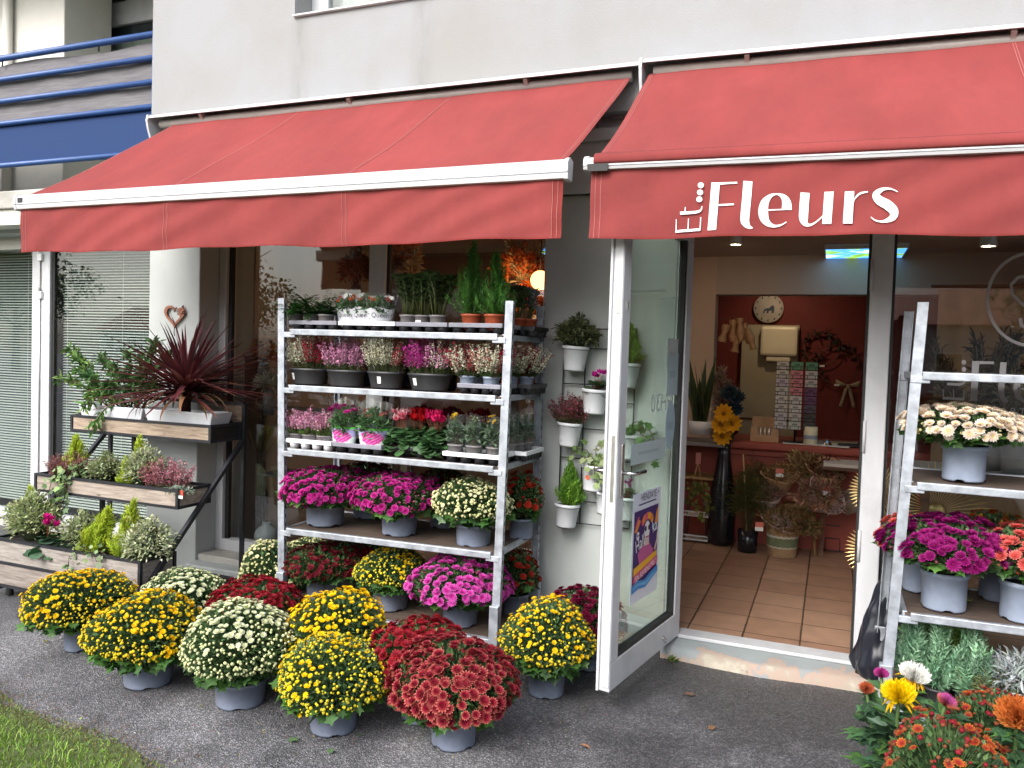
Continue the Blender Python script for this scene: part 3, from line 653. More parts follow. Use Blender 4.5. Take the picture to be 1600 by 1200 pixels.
M['terra_wall'] = pbr('counter_paint', (.30, .055, .035), .5, var=.12, scale=4, rvar=.1)
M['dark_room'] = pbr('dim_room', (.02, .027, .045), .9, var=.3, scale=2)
M['blind'] = pbr('blind_slat', (.43, .46, .43), .5, var=.04, scale=4)
M['curtain'] = pbr('net_curtain', (.34, .37, .33), .9, var=.2, scale=9, stretch=(6, 1, .4))

M['white_coat0'] = pbr('sill_metal', (.5, .5, .5), .5, dirt=.3)
M['brown_wall'] = pbr('brown_wall', (.14, .085, .06), .85, var=.1)
bld = thing('shop_building', 'white rendered building with the flower shop, a blue balcony and an upper window', 'building', (0, 0, 0))
WY = 4.38
# upper wall with the window opening
mb = MB(); wx0, wx1, wz = -3.385, -2.05, 3.80
box(mb, -4.62, wx0, WY, 4.75, 3.0, 5.4); box(mb, wx0, wx1, WY, 4.75, 3.0, wz); box(mb, wx1, 3.4, WY, 4.75, 3.0, 5.4)
obj('upper_wall', mb, M['facade'], bld)
mb = MB(); box(mb, -4.62, 3.4, 4.36, 4.6, 2.57, 2.835); box(mb, -4.62, 3.4, 4.335, 4.6, 2.835, 2.90); box(mb, -4.62, 3.4, 4.48, 4.7, 2.90, 3.0); box(mb, -4.62, 3.4, 4.345, 4.36, 2.545, 2.60)
obj('lintel', mb, M['paint_grey'], bld)
for (x0, x1, y1) in ((-4.62, -4.15, 4.95), (-1.58, -.805, 4.62)):
    mb = MB(); box(mb, x0, x1, WY, y1, 0, 2.545); obj('pillar', mb, M['paint_grey'], bld, bevel=.008)
# upper window
w = obj('upper_window', box(MB(), wx0, wx1, 4.56, 4.60, wz + .02, wz + .09), M['alu'], bld)
mb = MB(); box(mb, wx0, wx0 + .07, 4.56, 4.60, wz + .09, 5.3); box(mb, wx0 + .07, wx0 + .14, 4.55, 4.60, wz + .09, 5.3); box(mb, wx1 - .08, wx1, 4.56, 4.60, wz + .09, 5.3); objs('window_frame', mb, M['alu'], w, bevel=.004)
obj('pane', box(MB(), wx0 + .14, wx1 - .08, 4.575, 4.58, wz + .09, 5.3), M['glass'], w)
obj('curtain', grid(MB(), lambda u, v: (wx0 + .1 + u * 1.2, 4.66 + .02 * math.sin(u * 50), wz + v * 1.5), 60, 1), M['curtain'], w)
obj('sill', box(MB(), wx0 - .0, wx1 + .02, 4.355, 4.56, wz - .004, wz + .010), M['white_coat0'], w, bevel=.004)

# ---- balcony (loggia) left of the corner
bal = obj('balcony_slab', MB().add([(-9, 4.40, 0)], [(0,)]) if 0 else box(MB(), -9.5, -4.625, 4.40, 6.4, 2.66, 2.80), M['concrete'], bld, bevel=.01)
obj('balcony_beam', box(MB(), -9.5, -4.625, 4.43, 4.62, 2.535, 2.66), M['paint_white'], bld)
obj('soffit', box(MB(), -9.5, -4.625, 4.62, 4.99, 2.50, 2.66), M['paint_grey'], bld)
obj('window_head', box(MB(), -9.5, -4.625, 4.78, 4.99, 2.395, 2.50), M['paint_white'], bld)
rail = obj('balcony_railing', box(MB(), -4.655, -4.63, 4.41, 4.44, 2.80, 3.87), M['blue_metal'], bld)
zr = [ony(0, y, 4.42)[2] for y in (92, 125, 159, 194, 259)]
for k, z in enumerate(zr):
    mb = MB(); tube(mb, [(-9.5, 4.42, z), (-4.64, 4.42, z)], .021 if k else .024, 10); obj('rail', mb, M['blue_metal'], rail)
def perf():
    m, N, L, B = _nodes('perforated_blue_sheet'); B.inputs['Roughness'].default_value = .6; B.inputs['Specular IOR Level'].default_value = .1
    tc = N.new('ShaderNodeTexCoord'); vo = N.new('ShaderNodeTexVoronoi'); vo.inputs['Randomness'].default_value = 0; vo.inputs['Scale'].default_value = 75; L.new(tc.outputs['Object'], vo.inputs['Vector'])
    r = N.new('ShaderNodeValToRGB'); r.color_ramp.elements[0].position = .26; r.color_ramp.elements[0].color = (.02, .035, .09, 1); r.color_ramp.elements[1].position = .34; r.color_ramp.elements[1].color = (.022, .046, .13, 1)
    L.new(vo.outputs['Distance'], r.inputs[0]); L.new(r.outputs[0], B.inputs['Base Color']); return m
obj('perforated_panel', box(MB(), -9.5, -4.645, 4.435, 4.439, zr[4], zr[3]), perf(), rail)
rng = np.random.default_rng(3)
def scr(u, v):
    x = -9.5 + u * 4.85; top = zr[0] - .035 - .015 * abs(math.sin(u * 9)) - .012 * math.sin(u * 23)
    z = zr[3] + .01 + v * (top - zr[3] - .01)
    return (x, 4.455 + .003 * math.sin(u * 60 + 3 * v) + .003 * math.sin(u * 25 + v * 7), z)
o = obj('privacy_screen', grid(MB(), scr, 120, 8), M['mesh_fabric'], rail)
mb = MB()
for i in range(4): tube(mb, [(-5.2 - i * 1.05, 4.425, zr[0] - .06), (-5.2 - i * 1.05, 4.425, zr[0] + .03)], .006, 6)
objs('tie', mb, M['rubber'], rail)
obj('posts', box(MB(), -7.02, -6.98, 4.445, 4.45, 2.8, zr[0]), M['blue_metal'], rail)
# recess walls behind the balcony
xb = ony(100, 60, 5.1)[0]
mb = MB(); box(mb, -9.5, xb, 5.1, 5.6, 2.8, 4.98); obj('recess_wall', mb, M['paint_white'], bld, bevel=.01)
mb = MB(); box(mb, xb, -4.3, 5.75, 5.9, 2.8, 4.98); box(mb, -4.62, -4.3, 4.75, 5.75, 2.8, 4.98); obj('recess_back', mb, M['paint_white'], bld)
obj('recess_ceiling', box(MB(), -9.5, -4.62, 4.42, 6.2, 4.98, 5.2), M['paint_white'], bld)
bx = ony(135, 50, 5.7)[0]
bw = obj('balcony_window', box(MB(), bx, bx + .06, 5.70, 5.745, 2.85, 4.86), M['alu'], bld)
mb = MB(); box(mb, bx + .06, -4.62, 5.70, 5.745, 4.74, 4.86); box(mb, bx + .06, bx + .13, 5.69, 5.74, 2.85, 4.74); box(mb, bx + .13, -4.62, 5.69, 5.74, 4.64, 4.74); objs('frame', mb, M['alu'], bw, bevel=.004)
obj('pane', box(MB(), bx + .13, -4.63, 5.715, 5.72, 2.85, 4.64), M['glass'], bw)
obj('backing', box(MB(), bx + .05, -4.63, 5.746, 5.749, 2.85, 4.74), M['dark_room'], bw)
obj('curtain', grid(MB(), lambda u, v: (bx + .15 + u * (-4.64 - bx - .15), 5.735 + .006 * math.sin(u * 40), 2.9 + v * (1.68 - .05 * abs(math.sin(u * 8)))), 60, 4), M['curtain'], bw)
mb = MB(); tube(mb, [(ony(12, 40, 5.05)[0], 5.05, 2.8), (ony(12, 40, 5.05)[0], 5.05, 4.97)], .04, 10); obj('downpipe', mb, M['paint_white'], bld)

# ---- blinds windows (left ground floor)
GY = 4.82
for (x0, x1) in ((-6.295, -4.62), (-8.6, -6.30)):
    win = obj('blind_window', box(MB(), x0, x1, GY, GY + .06, .06, .13), M['alu'], bld, bevel=.004)
    mb = MB(); lw = .105 if x0 > -7 else .1; rw = .105 if x0 < -7 else .02
    box(mb, x0, x0 + lw, GY - .01, GY + .05, .13, 2.395); box(mb, x1 - rw, x1, GY - .01, GY + .05, .13, 2.395); objs('frame', mb, M['alu'], win, bevel=.005)
    obj('gasket', box(MB(), x0 + lw, x0 + lw + .03, GY + .012, GY + .045, .13, 2.395), M['rubber'], win)
    obj('pane', box(MB(), x0 + lw + .03, x1 - rw, GY + .025, GY + .03, .13, 2.395), M['glass'], win)
    mb = MB(); z = .2
    while z < 2.39:
        yb = GY + .10
        for x_a, x_b in ((x0 + lw + .04, x1 - rw - .01),):
            V = []; prof = [(-.0115, -.005), (-.004, .0012), (.004, .0012), (.0115, -.003)]
            for (dy, dz) in prof: V += [(x_a, yb + dy, z + dz + dy * .30), (x_b, yb + dy, z + dz + dy * .30)]
            mb.add(V, [(0, 1, 3, 2), (2, 3, 5, 4), (4, 5, 7, 6)], 0, (1, 1, 1), True)
        z += .0235
    obj('blind', mb, M['blind'], win)
    mb = MB(); 
    for fx in (.12, .5, .88): tube(mb, [(x0 + (x1 - x0) * fx, GY + .086, .2), (x0 + (x1 - x0) * fx, GY + .086, 2.39)], .0012, 4)
    objs('blind_cord', mb, M['label_white'], win)
# hinges and cable on the white post between the two windows
hx = ony(62, 420, GY - .02)[0]
for z in (ony(62, 402, 4.8)[2], ony(62, 461, 4.8)[2]):
    mb = MB(); box(mb, hx - .02, hx + .035, GY - .035, GY - .012, z - .03, z + .03); box(mb, hx - .005, hx + .015, GY - .045, GY - .03, z + .03, z + .07); obj('window_latch', mb, M['label_white'], bld, bevel=.004)
mb = MB(); tube(mb, [(hx, GY - .018, .2), (hx + .005, GY - .018, 2.3)], .005, 6); obj('cord', mb, M['steel'], bld)
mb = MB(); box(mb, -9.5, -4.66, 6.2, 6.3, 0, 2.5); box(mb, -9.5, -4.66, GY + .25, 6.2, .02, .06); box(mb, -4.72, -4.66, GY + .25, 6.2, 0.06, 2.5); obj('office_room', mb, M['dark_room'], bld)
mb = MB(); box(mb, -9.5, -4.62, GY - .1, GY + .1, 0, .06); obj('window_base', mb, M['concrete'], bld)

# ---- shop window behind the plant trolley
SY = 4.60
sw = obj('shop_window', box(MB(), -4.15, -1.58, SY - .03, SY + .06, .13, .21), M['alu'], bld, bevel=.004)
mxl = ony(579, 420, SY)[0]; mxr = ony(605, 420, SY)[0]
mb = MB(); box(mb, -4.15, -4.085, SY - .03, SY + .05, .21, 2.545); obj('frame', mb, M['alu'], sw, bevel=.004)
mb = MB(); box(mb, mxl, mxr, SY - .02, SY + .05, .21, 2.545); obj('mullion', mb, M['alu'], sw, bevel=.004)
mb = MB(); box(mb, -4.085, -4.055, SY + .0, SY + .03, .21, 2.545); box(mb, mxr, mxr + .02, SY, SY + .03, .21, 2.545); objs('gasket', mb, M['rubber'], sw)
# the left sash stands a touch ajar
mb = MB(); a = R_(-7.2); Lw = mxl + 4.055
V = [(0, 0), (Lw, 0)]
q = [(-4.055 + u * math.cos(a) , SY + .045 + u * math.sin(a)) for u in (0, Lw)]
hexa(mb, [(q[0][0], q[0][1], .21), (q[1][0], q[1][1], .21), (q[1][0], q[1][1] + .006, .21), (q[0][0], q[0][1] + .006, .21)], [(q[0][0], q[0][1], 2.545), (q[1][0], q[1][1], 2.545), (q[1][0], q[1][1] + .006, 2.545), (q[0][0], q[0][1] + .006, 2.545)])
obj('pane', mb, M['glass'], sw)
obj('pane', box(MB(), mxr + .02, -1.58, SY + .015, SY + .021, .21, 2.545), M['glass'], sw)
mb = MB(); box(mb, -4.15, -1.58, 4.40, 4.70, 0.06, .13); obj('window_sill', mb, M['concrete'], sw, bevel=.008)
mb = MB(); box(mb, -4.15, -1.58, 4.27, 4.40, -.02, .09); obj('ledge', mb, M['step_paint'], bld, bevel=.01)

# ---- door opening, right glazing
DY = 4.45
dfr = obj('door_frame', box(MB(), -.805, -.742, DY - .04, DY + .06, .10, 2.40), M['alu'], bld, bevel=.004)
obj('head', box(MB(), -.805, 2.6, DY - .04, DY + .06, 2.40, 2.545), M['alu'], dfr)
jl = .163; jr = .265
obj('jamb', box(MB(), jl, jr, DY - .03, DY + .06, .10, 2.40), M['alu'], dfr, bevel=.006)
mb = MB(); box(mb, jl - .012, jl, DY + .0, DY + .05, .10, 2.40); box(mb, jr, jr + .015, DY, DY + .04, .1, 2.40); objs('gasket', mb, M['rubber'], dfr)
for z in (.62, 1.18, 2.0):
    mb = MB(); tube(mb, [(jl + .004, DY - .035, z), (jl + .004, DY - .035, z + .16)], .008, 8); obj('hinge', mb, M['alu'], dfr)
mb = MB(); box(mb, -.805, jr, DY - .06, DY + .06, .085, .104); obj('threshold', mb, M['alu'], dfr, bevel=.003)
rg = obj('display_window', box(MB(), jr, 2.6, DY - .03, DY + .06, .10, .20), M['alu'], bld, bevel=.004)
obj('pane', box(MB(), jr + .015, 2.6, DY + .012, DY + .018, .20, 2.40), M['glass'], rg)
mb = MB()
L4, R4 = onz(1025, 1034, .0), onz(1365, 1078, .0)
mb = MB(); N_ = 26; rng = np.random.default_rng(8); F = []; V = []
for i in range(N_ + 1):
    x = -.80 + i / N_ * 3.4; yf = 4.27 + rng.uniform(-.012, .012) + .02 * math.sin(x * 5)
    V += [(x, DY + .02, .086), (x, DY - .05, .084), (x, yf + .03, .066 + rng.uniform(-.004, .004)), (x, yf, .05 + rng.uniform(-.006, .006)), (x, yf - .012, -.02)]
F = [(i * 5 + j, i * 5 + j + 1, (i + 1) * 5 + j + 1, (i + 1) * 5 + j) for i in range(N_) for j in range(4)]
mb.add(V, F, 0, (1, 1, 1), True)
def step_mat():
    m, N, L, B = _nodes('worn_step'); B.inputs['Roughness'].default_value = .75; tc = N.new('ShaderNodeTexCoord'); O = tc.outputs['Object']
    n1 = N.new('ShaderNodeTexNoise'); n1.inputs['Scale'].default_value = 5.5; n1.inputs['Detail'].default_value = 8; n1.inputs['Roughness'].default_value = .65; L.new(O, n1.inputs['Vector'])
    s = N.new('ShaderNodeSeparateXYZ'); L.new(O, s.inputs[0]); mr = N.new('ShaderNodeMapRange'); mr.inputs[1].default_value = 4.42; mr.inputs[2].default_value = 4.26; mr.inputs[3].default_value = -.12; mr.inputs[4].default_value = .22; L.new(s.outputs[1], mr.inputs[0])
    ad = N.new('ShaderNodeMath'); L.new(n1.outputs['Fac'], ad.inputs[0]); L.new(mr.outputs[0], ad.inputs[1])
    r = N.new('ShaderNodeValToRGB'); e = r.color_ramp.elements; e[0].position = .5; e[0].color = (.25, .28, .285, 1); e[1].position = .80; e[1].color = (.42, .38, .31, 1); e.new(.60).color = (.23, .255, .26, 1); e.new(.64).color = (.36, .26, .21, 1); e.new(.7).color = (.32, .28, .23, 1)
    L.new(ad.outputs[0], r.inputs[0]); L.new(r.outputs[0], B.inputs['Base Color'])
    bp = N.new('ShaderNodeBump'); bp.inputs['Strength'].default_value = .4; bp.inputs['Distance'].default_value = .01; L.new(n1.outputs['Fac'], bp.inputs['Height']); L.new(bp.outputs[0], B.inputs['Normal']); return m
obj('doorstep', mb, step_mat(), bld)

# ---- glass door leaf, standing open
hp = np.array([-.752, 4.405]); fp = np.array([-.905, 3.484]); dv = fp - hp; LW = float(np.linalg.norm(dv)); da = math.atan2(dv[1], dv[0])
door = obj('door', box(MB(), 0, LW, -.030, .030, 0, .13), M['alu'], bld, bevel=.004); door.location = (hp[0], hp[1], .10); door.rotation_euler = (0, 0, da)
mb = MB(); box(mb, 0, .085, -.03, .03, .13, 2.16); obj('stile', mb, M['alu'], door, bevel=.004)
mb = MB(); box(mb, LW - .085, LW, -.03, .03, .13, 2.16); box(mb, LW, LW + .012, -.033, -.020, 0.0, 2.27); box(mb, LW, LW + .006, -.012, .028, 0.02, 2.26); obj('stile', mb, M['alu'], door, bevel=.003)
mb = MB(); box(mb, 0, LW, -.03, .03, 2.16, 2.28); obj('top_rail', mb, M['alu'], door, bevel=.004)
mb = MB(); g0 = .085; g1 = LW - .085
box(mb, g0, g0 + .022, -.012, .022, .13, 2.16); box(mb, g0 + .022, g1, -.012, .022, .13, .152); objs('gasket', mb, M['rubber'], door)
obj('pane', box(MB(), g0 + .022, g1, -.003, .003, .152, 2.16), M['glass_door'], door)
hz = 1.0
mb = MB(); box(mb, LW - .058, LW - .030, .030, .040, hz - .11, hz + .13); box(mb, LW - .058, LW - .030, -.040, -.030, hz - .11, hz + .13); objs('handle_plate', mb, M['steel'], door, bevel=.003)
mb = MB(); tube(mb, [(LW - .044, .04, hz), (LW - .044, .085, hz), (LW - .06, .095, hz), (LW - .17, .097, hz)], .0095, 10); tube(mb, [(LW - .044, -.04, hz), (LW - .044, -.085, hz), (LW - .06, -.095, hz), (LW - .15, -.097, hz)], .0095, 10); objs('handle', mb, M['chrome'], door)
mb = MB(); box(mb, LW + .001, LW + .008, .002, .018, hz - .13, hz + .17); box(mb, LW + .001, LW + .008, .002, .018, 1.72, 1.86); objs('lock_plate', mb, M['steel'], door)
mb = MB(); box(mb, LW - .052, LW - .04, .030, .036, 1.74, 1.775); obj('catch', mb, M['steel'], door)
mb = MB(); tube(mb, [(.26, .03, .055), (.26, .036, .055)], .011, 10); tube(mb, [(.22, .03, .03), (.22, .034, .03)], .012, 8); objs('screw_cap', mb, M['steel'], door)

# ---- interior shell
FZ = .10
def tile_mat():
    m, N, L, B = _nodes('terracotta_tiles'); tc = N.new('ShaderNodeTexCoord'); O = tc.outputs['Object']
    nd = N.new('ShaderNodeTexNoise'); nd.inputs['Scale'].default_value = 28; L.new(O, nd.inputs['Vector'])
    vm = N.new('ShaderNodeVectorMath'); vm.operation = 'SCALE'; vm.inputs['Scale'].default_value = .012; L.new(nd.outputs['Color'], vm.inputs[0])
    va = N.new('ShaderNodeVectorMath'); L.new(O, va.inputs[0]); L.new(vm.outputs[0], va.inputs[1])
    mp = N.new('ShaderNodeMapping'); mp.inputs['Location'].default_value = (.098 - .006 + 6, -4.909 - .006 + 6, 0); L.new(va.outputs[0], mp.inputs[0])
    bk = N.new('ShaderNodeTexBrick'); bk.offset = 0; bk.inputs['Scale'].default_value = 1; bk.inputs['Brick Width'].default_value = .30; bk.inputs['Row Height'].default_value = .30; bk.inputs['Mortar Size'].default_value = .0055; bk.inputs['Mortar Smooth'].default_value = .3
    bk.inputs['Color1'].default_value = (.30, .175, .12, 1); bk.inputs['Color2'].default_value = (.40, .255, .18, 1); bk.inputs['Mortar'].default_value = (.075, .05, .032, 1); bk.inputs['Bias'].default_value = .0
    L.new(mp.outputs[0], bk.inputs['Vector'])
    n1 = N.new('ShaderNodeTexNoise'); n1.inputs['Scale'].default_value = 9; n1.inputs['Detail'].default_value = 7; L.new(O, n1.inputs['Vector'])
    r = N.new('ShaderNodeValToRGB'); r.color_ramp.elements[0].color = (.68, .68, .7, 1); r.color_ramp.elements[1].color = (1.25, 1.2, 1.1, 1); L.new(n1.outputs['Fac'], r.inputs[0])
    mx = N.new('ShaderNodeMix'); mx.data_type = 'RGBA'; mx.blend_type = 'MULTIPLY'; mx.inputs[0].default_value = 1; L.new(bk.outputs['Color'], mx.inputs[6]); L.new(r.outputs[0], mx.inputs[7]); L.new(mx.outputs[2], B.inputs['Base Color'])
    B.inputs['Roughness'].default_value = .38
    bp = N.new('ShaderNodeBump'); bp.inputs['Strength'].default_value = .5; bp.inputs['Distance'].default_value = .008; bp.invert = True; L.new(bk.outputs['Fac'], bp.inputs['Height']); L.new(bp.outputs[0], B.inputs['Normal'])
    return m
mb = MB(); box(mb, -4.15, 3.2, 4.46, 9.2, FZ - .05, FZ); obj('shop_floor', mb, tile_mat(), kind='structure')
CZ = 2.56; BKY = 9.0; BHY = 7.35
mb = MB(); box(mb, -4.6, 3.2, 4.62, BKY, CZ, CZ + .08); obj('ceiling', mb, M['ceiling'], bld)
mb = MB(); box(mb, -4.15, 3.2, BKY, BKY + .1, FZ, CZ); obj('back_wall', mb, M['red_wall'], bld)
xw = ony(1113, 600, BHY)[0]
zb = ony(1200, 460, BHY)[2]
mb = MB(); box(mb, xw, 3.1, BHY, BHY + .2, zb, CZ); obj('ceiling_beam', mb, M['inside_beam'], bld)
mb = MB(); box(mb, -1.9, xw, BHY, BHY + .2, FZ, CZ); obj('partition', mb, M['inside_wall'], bld)
mb = MB(); box(mb, -4.2, -1.9, BHY - .6, BHY + .2, FZ, CZ); obj('partition', mb, M['brown_wall'], bld)
mb = MB(); box(mb, 3.1, 3.2, 4.6, BKY, FZ, CZ); box(mb, -4.25, -4.15, 4.96, BKY, FZ, CZ); objs('side_wall', mb, M['inside_wall'], bld)
mb = MB(); box(mb, -4.15, -.81, 4.625, 4.70, 2.40, CZ); obj('window_header', mb, M['inside_wall'], bld)
# roof over everything so daylight only enters through the openings
mb = MB(); box(mb, -9.6, 3.4, 4.76, 9.3, 5.3, 5.45); box(mb, -9.6, 3.4, 9.2, 9.3, 0, 5.3); box(mb, -9.6, -9.5, 4.45, 9.3, 0, 5.3); box(mb, 3.25, 3.4, 4.75, 9.3, 0, 5.3); obj('outer_shell', mb, M['facade'], bld)
# ---------------------------------------------------------------- awnings
def fabric():
    m, N, L, B = _nodes('awning_cloth'); B.inputs['Roughness'].default_value = .85; B.inputs['Specular IOR Level'].default_value = .2
    tc = N.new('ShaderNodeTexCoord'); O = tc.outputs['Object']
    n1 = N.new('ShaderNodeTexNoise'); n1.inputs['Scale'].default_value = 1.6; n1.inputs['Detail'].default_value = 5; L.new(O, n1.inputs['Vector'])
    r = N.new('ShaderNodeValToRGB'); e = r.color_ramp.elements; e[0].position = .3; e[0].color = (0.225, 0.0414, 0.0414, 1); e[1].position = .72; e[1].color = (0.248, 0.0504, 0.0486, 1); L.new(n1.outputs['Fac'], r.inputs[0])
    at = N.new('ShaderNodeAttribute'); at.attribute_name = 'Col'; mx = N.new('ShaderNodeMix'); mx.data_type = 'RGBA'; mx.blend_type = 'MULTIPLY'; mx.inputs[0].default_value = 1
    L.new(r.outputs[0], mx.inputs[6]); L.new(at.outputs['Color'], mx.inputs[7]); L.new(mx.outputs[2], B.inputs['Base Color'])
    st = N.new('ShaderNodeTexNoise'); st.inputs['Scale'].default_value = 2.6; st.inputs['Detail'].default_value = 8; st.inputs['Roughness'].default_value = .7; mp_ = N.new('ShaderNodeMapping'); mp_.inputs['Scale'].default_value = (1, .35, .35); L.new(O, mp_.inputs[0]); L.new(mp_.outputs[0], st.inputs['Vector'])
    sr = N.new('ShaderNodeValToRGB'); sr.color_ramp.elements[0].position = .35; sr.color_ramp.elements[0].color = (.84, .86, .86, 1); sr.color_ramp.elements[1].position = .65; sr.color_ramp.elements[1].color = (1.08, 1.05, 1.05, 1); L.new(st.outputs['Fac'], sr.inputs[0])
    m3 = N.new('ShaderNodeMix'); m3.data_type = 'RGBA'; m3.blend_type = 'MULTIPLY'; m3.inputs[0].default_value = 1; L.new(mx.outputs[2], m3.inputs[6]); L.new(sr.outputs[0], m3.inputs[7]); L.new(m3.outputs[2], B.inputs['Base Color'])
    n2 = N.new('ShaderNodeTexNoise'); n2.inputs['Scale'].default_value = 420; L.new(O, n2.inputs['Vector'])
    n3 = N.new('ShaderNodeTexNoise'); n3.inputs['Scale'].default_value = 7; n3.inputs['Detail'].default_value = 3; n3.inputs['Distortion'].default_value = .8; L.new(O, n3.inputs['Vector'])
    b1 = N.new('ShaderNodeBump'); b1.inputs['Strength'].default_value = .12; b1.inputs['Distance'].default_value = .002; L.new(n2.outputs['Fac'], b1.inputs['Height'])
    b2 = N.new('ShaderNodeBump'); b2.inputs['Strength'].default_value = .22; b2.inputs['Distance'].default_value = .02; L.new(n3.outputs['Fac'], b2.inputs['Height']); L.new(b1.outputs[0], b2.inputs['Normal']); L.new(b2.outputs[0], B.inputs['Normal'])
    tr = N.new('ShaderNodeBsdfTranslucent'); L.new(mx.outputs[2], tr.inputs[0]); ms = N.new('ShaderNodeMixShader'); ms.inputs[0].default_value = .06
    L.new(B.outputs[0], ms.inputs[1]); L.new(tr.outputs[0], ms.inputs[2]); L.new(ms.outputs[0], N['Material Output'].inputs[0]); return m
M['fabric'] = fabric()
M['seam'] = pbr('seam_thread', (.33, .105, .095), .9, var=.1)
M['white_coat'] = pbr('white_coated_metal', (.52, .525, .55), .35, var=.04, dirt=.08, rvar=.08)
M['hood_top'] = pbr('hood_top_metal', (.40, .405, .42), .45, var=.12, dirt=.3)
M['hood_under'] = pbr('hood_metal', (.32, .30, .28), .4, var=.1, scale=4, dirt=.2)
def awning(label, xl, xr, tl, tr_, drop, bar_h, seams, seed, hl, hr, up):
    """hood on the wall, sloping cloth, front bar and hanging valance; xl/xr bar ends, tl/tr cloth ends at the top; drop = how much the right end hangs lower per metre"""
    t = thing('awning', label, 'awning', (xl, 4.38, 3.27)); rng = np.random.default_rng(seed)
    o = np.array([xl, 4.38, 3.27]); dz = lambda x: -drop * (x - xl)
    P = lambda x, y, z: np.array([x - o[0], y - o[1], z + dz(x) - o[2]])
    def ex(mb, prof, a, b, **k):
        n = len(prof); V = [P(a, *p) for p in prof] + [P(b, *p) for p in prof]
        mb.add(V, [tuple(range(n))[::-1], tuple(range(n, 2 * n))] + [(i, (i + 1) % n, n + (i + 1) % n, n + i) for i in range(n)], **k); return mb
    # hood: sloping plate with a front lip
    obj('hood', ex(MB(), [(4.38, 3.240 + up), (4.28, 3.226 + up), (4.256, 3.216 + up), (4.25, 3.196 + up), (4.256, 3.195 + up), (4.265, 3.206 + up), (4.38, 3.226 + up)], hl, hr), M['hood_top'], t)
    cap = [(y_, z_ + up) for y_, z_ in [(4.378, 3.244), (4.28, 3.230), (4.254, 3.222), (4.244, 3.182), (4.256, 3.13), (4.285, 3.05), (4.33, 2.99), (4.378, 2.97)]]
    for a, b in ((hl - .018, hl - .002), (hr + .002, hr + .018)): obj('end_cap', ex(MB(), cap, a, b), M['white_coat'], t)
    mb = MB(); tube(mb, [P(hl + .05, 4.325, 3.168 + up), P(hr - .05, 4.325, 3.168 + up)], .030, 16); obj('roller', mb, M['hood_under'], t)
    for f in (.16, .5, .84):
        x = xl + (xr - xl) * f; obj('bracket', ex(MB(), [(4.38, 3.224 + up), (4.268, 3.204 + up), (4.268, 3.188 + up), (4.29, 3.17 + up), (4.38, 3.06 + up)], x - .012, x + .012), M['hood_under'], t)
    ty, tz, by, bz = 4.305, 3.152 + up, 3.405, 2.487
    def cl(u, v):
        x = (tl + (xl + .03 - tl) * v) * (1 - u) + (tr_ + (xr - .02 - tr_) * v) * u
        sag = -.018 * math.sin(PI * v) - .004 * math.sin(9 * u + 4 * v) * v - .003 * math.sin(31 * u + 9 * v + seed)
        return P(x, ty + (by - ty) * v, tz + (bz - tz) * v + sag)
    fold = lambda u, v: (.97, .95, .95) if min([9] + [abs(u - s) for s in seams]) < .004 else (1, 1, 1)
    c = obj('cloth', grid(MB(), cl, 120, 24, colfn=fold), M['fabric'], t)
    mb = MB()
    for s in list(seams) + [.006, .994]:
        for e in (-.0016, .0016):
            V = []; F = []
            for k in range(25):
                for w_ in (-.0005, .0005): V.append(cl(min(1, max(0, s + e + w_)), k / 24) + [0, -.001, .003])
            F = [(2 * k, 2 * k + 1, 2 * k + 3, 2 * k + 2) for k in range(24)]; mb.add(V, F)
    objs('seam', mb, M['seam'], c)
    # front bar
    h = bar_h
    prof = [(3.435, 2.49), (3.40, 2.50), (3.378, 2.492), (3.366, 2.475), (3.366, 2.475 - h * .55), (3.372, 2.475 - h * .6), (3.368, 2.475 - h * .65), (3.372, 2.475 - h * .95), (3.385, 2.475 - h), (3.43, 2.475 - h)]
    bar = obj('front_bar', ex(MB(), prof, xl, xr), M['white_coat'], t)
    for a, b in ((xl - .018, xl + .002), (xr - .002, xr + .018)):
        q = [(3.40 + (p[0] - 3.40) * 1.12, 2.45 + (p[1] - 2.45) * 1.12) for p in prof]; obj('bar_end', ex(MB(), q, a, b), M['white_coat'], bar, bevel=.006)
    if h < .05:   # cloth folded over the front of the bar
        obj('cloth_fold', ex(MB(), [(3.412, 2.487), (3.388, 2.515), (3.362, 2.50), (3.356, 2.47), (3.366, 2.462)], xl + .03, xr - .02, smooth=True), M['fabric'], c)
        obj('plate', ex(MB(), [(3.364, 2.462), (3.364, 2.43), (3.358, 2.43), (3.358, 2.462)], xl + .005, xl + .095), M['rubber'], bar)
    else: obj('plate', ex(MB(), [(3.365, 2.475), (3.365, 2.447), (3.3625, 2.447), (3.3625, 2.475)], xl + .02, xl + .06), M['ink'], bar)
    zt = 2.476 - h; zb_ = 2.145
    def vy(x, v): return 3.392 + v * (.012 * math.sin(2.3 * x + seed) + .007 * math.sin(6.1 * x + 1 + 2 * v)) + .0035 * math.sin(17 * x + 9 * v * (1 + .3 * math.sin(3 * x)))
    def vl(u, v):
        x = xl + .012 + (xr - xl - .024) * u; z = zt + (zb_ - zt) * v + v * (.006 * math.sin(4 * x + seed) + .003 * math.sin(11 * x))
        return P(x, vy(x, v), z)
    hem = lambda u, v: (.80, .55, .48) if v > .985 else ((.86, .74, .70) if u > .985 and seed == 1 else (1, 1, 1))
    va = obj('valance', grid(MB(), vl, 240, 24, colfn=hem), M['fabric'], t)
    mb = MB()
    for s in list(seams) + [.010, .990]:
        for e in (-.0035, .0035):
            V = []
            for k in range(25):
                for w_ in (-.00045, .00045): V.append(vl(min(1, max(0, s + e + w_)), k / 24) + [0, -.0025, 0])
            mb.add(V, [(2 * k, 2 * k + 1, 2 * k + 3, 2 * k + 2) for k in range(24)])
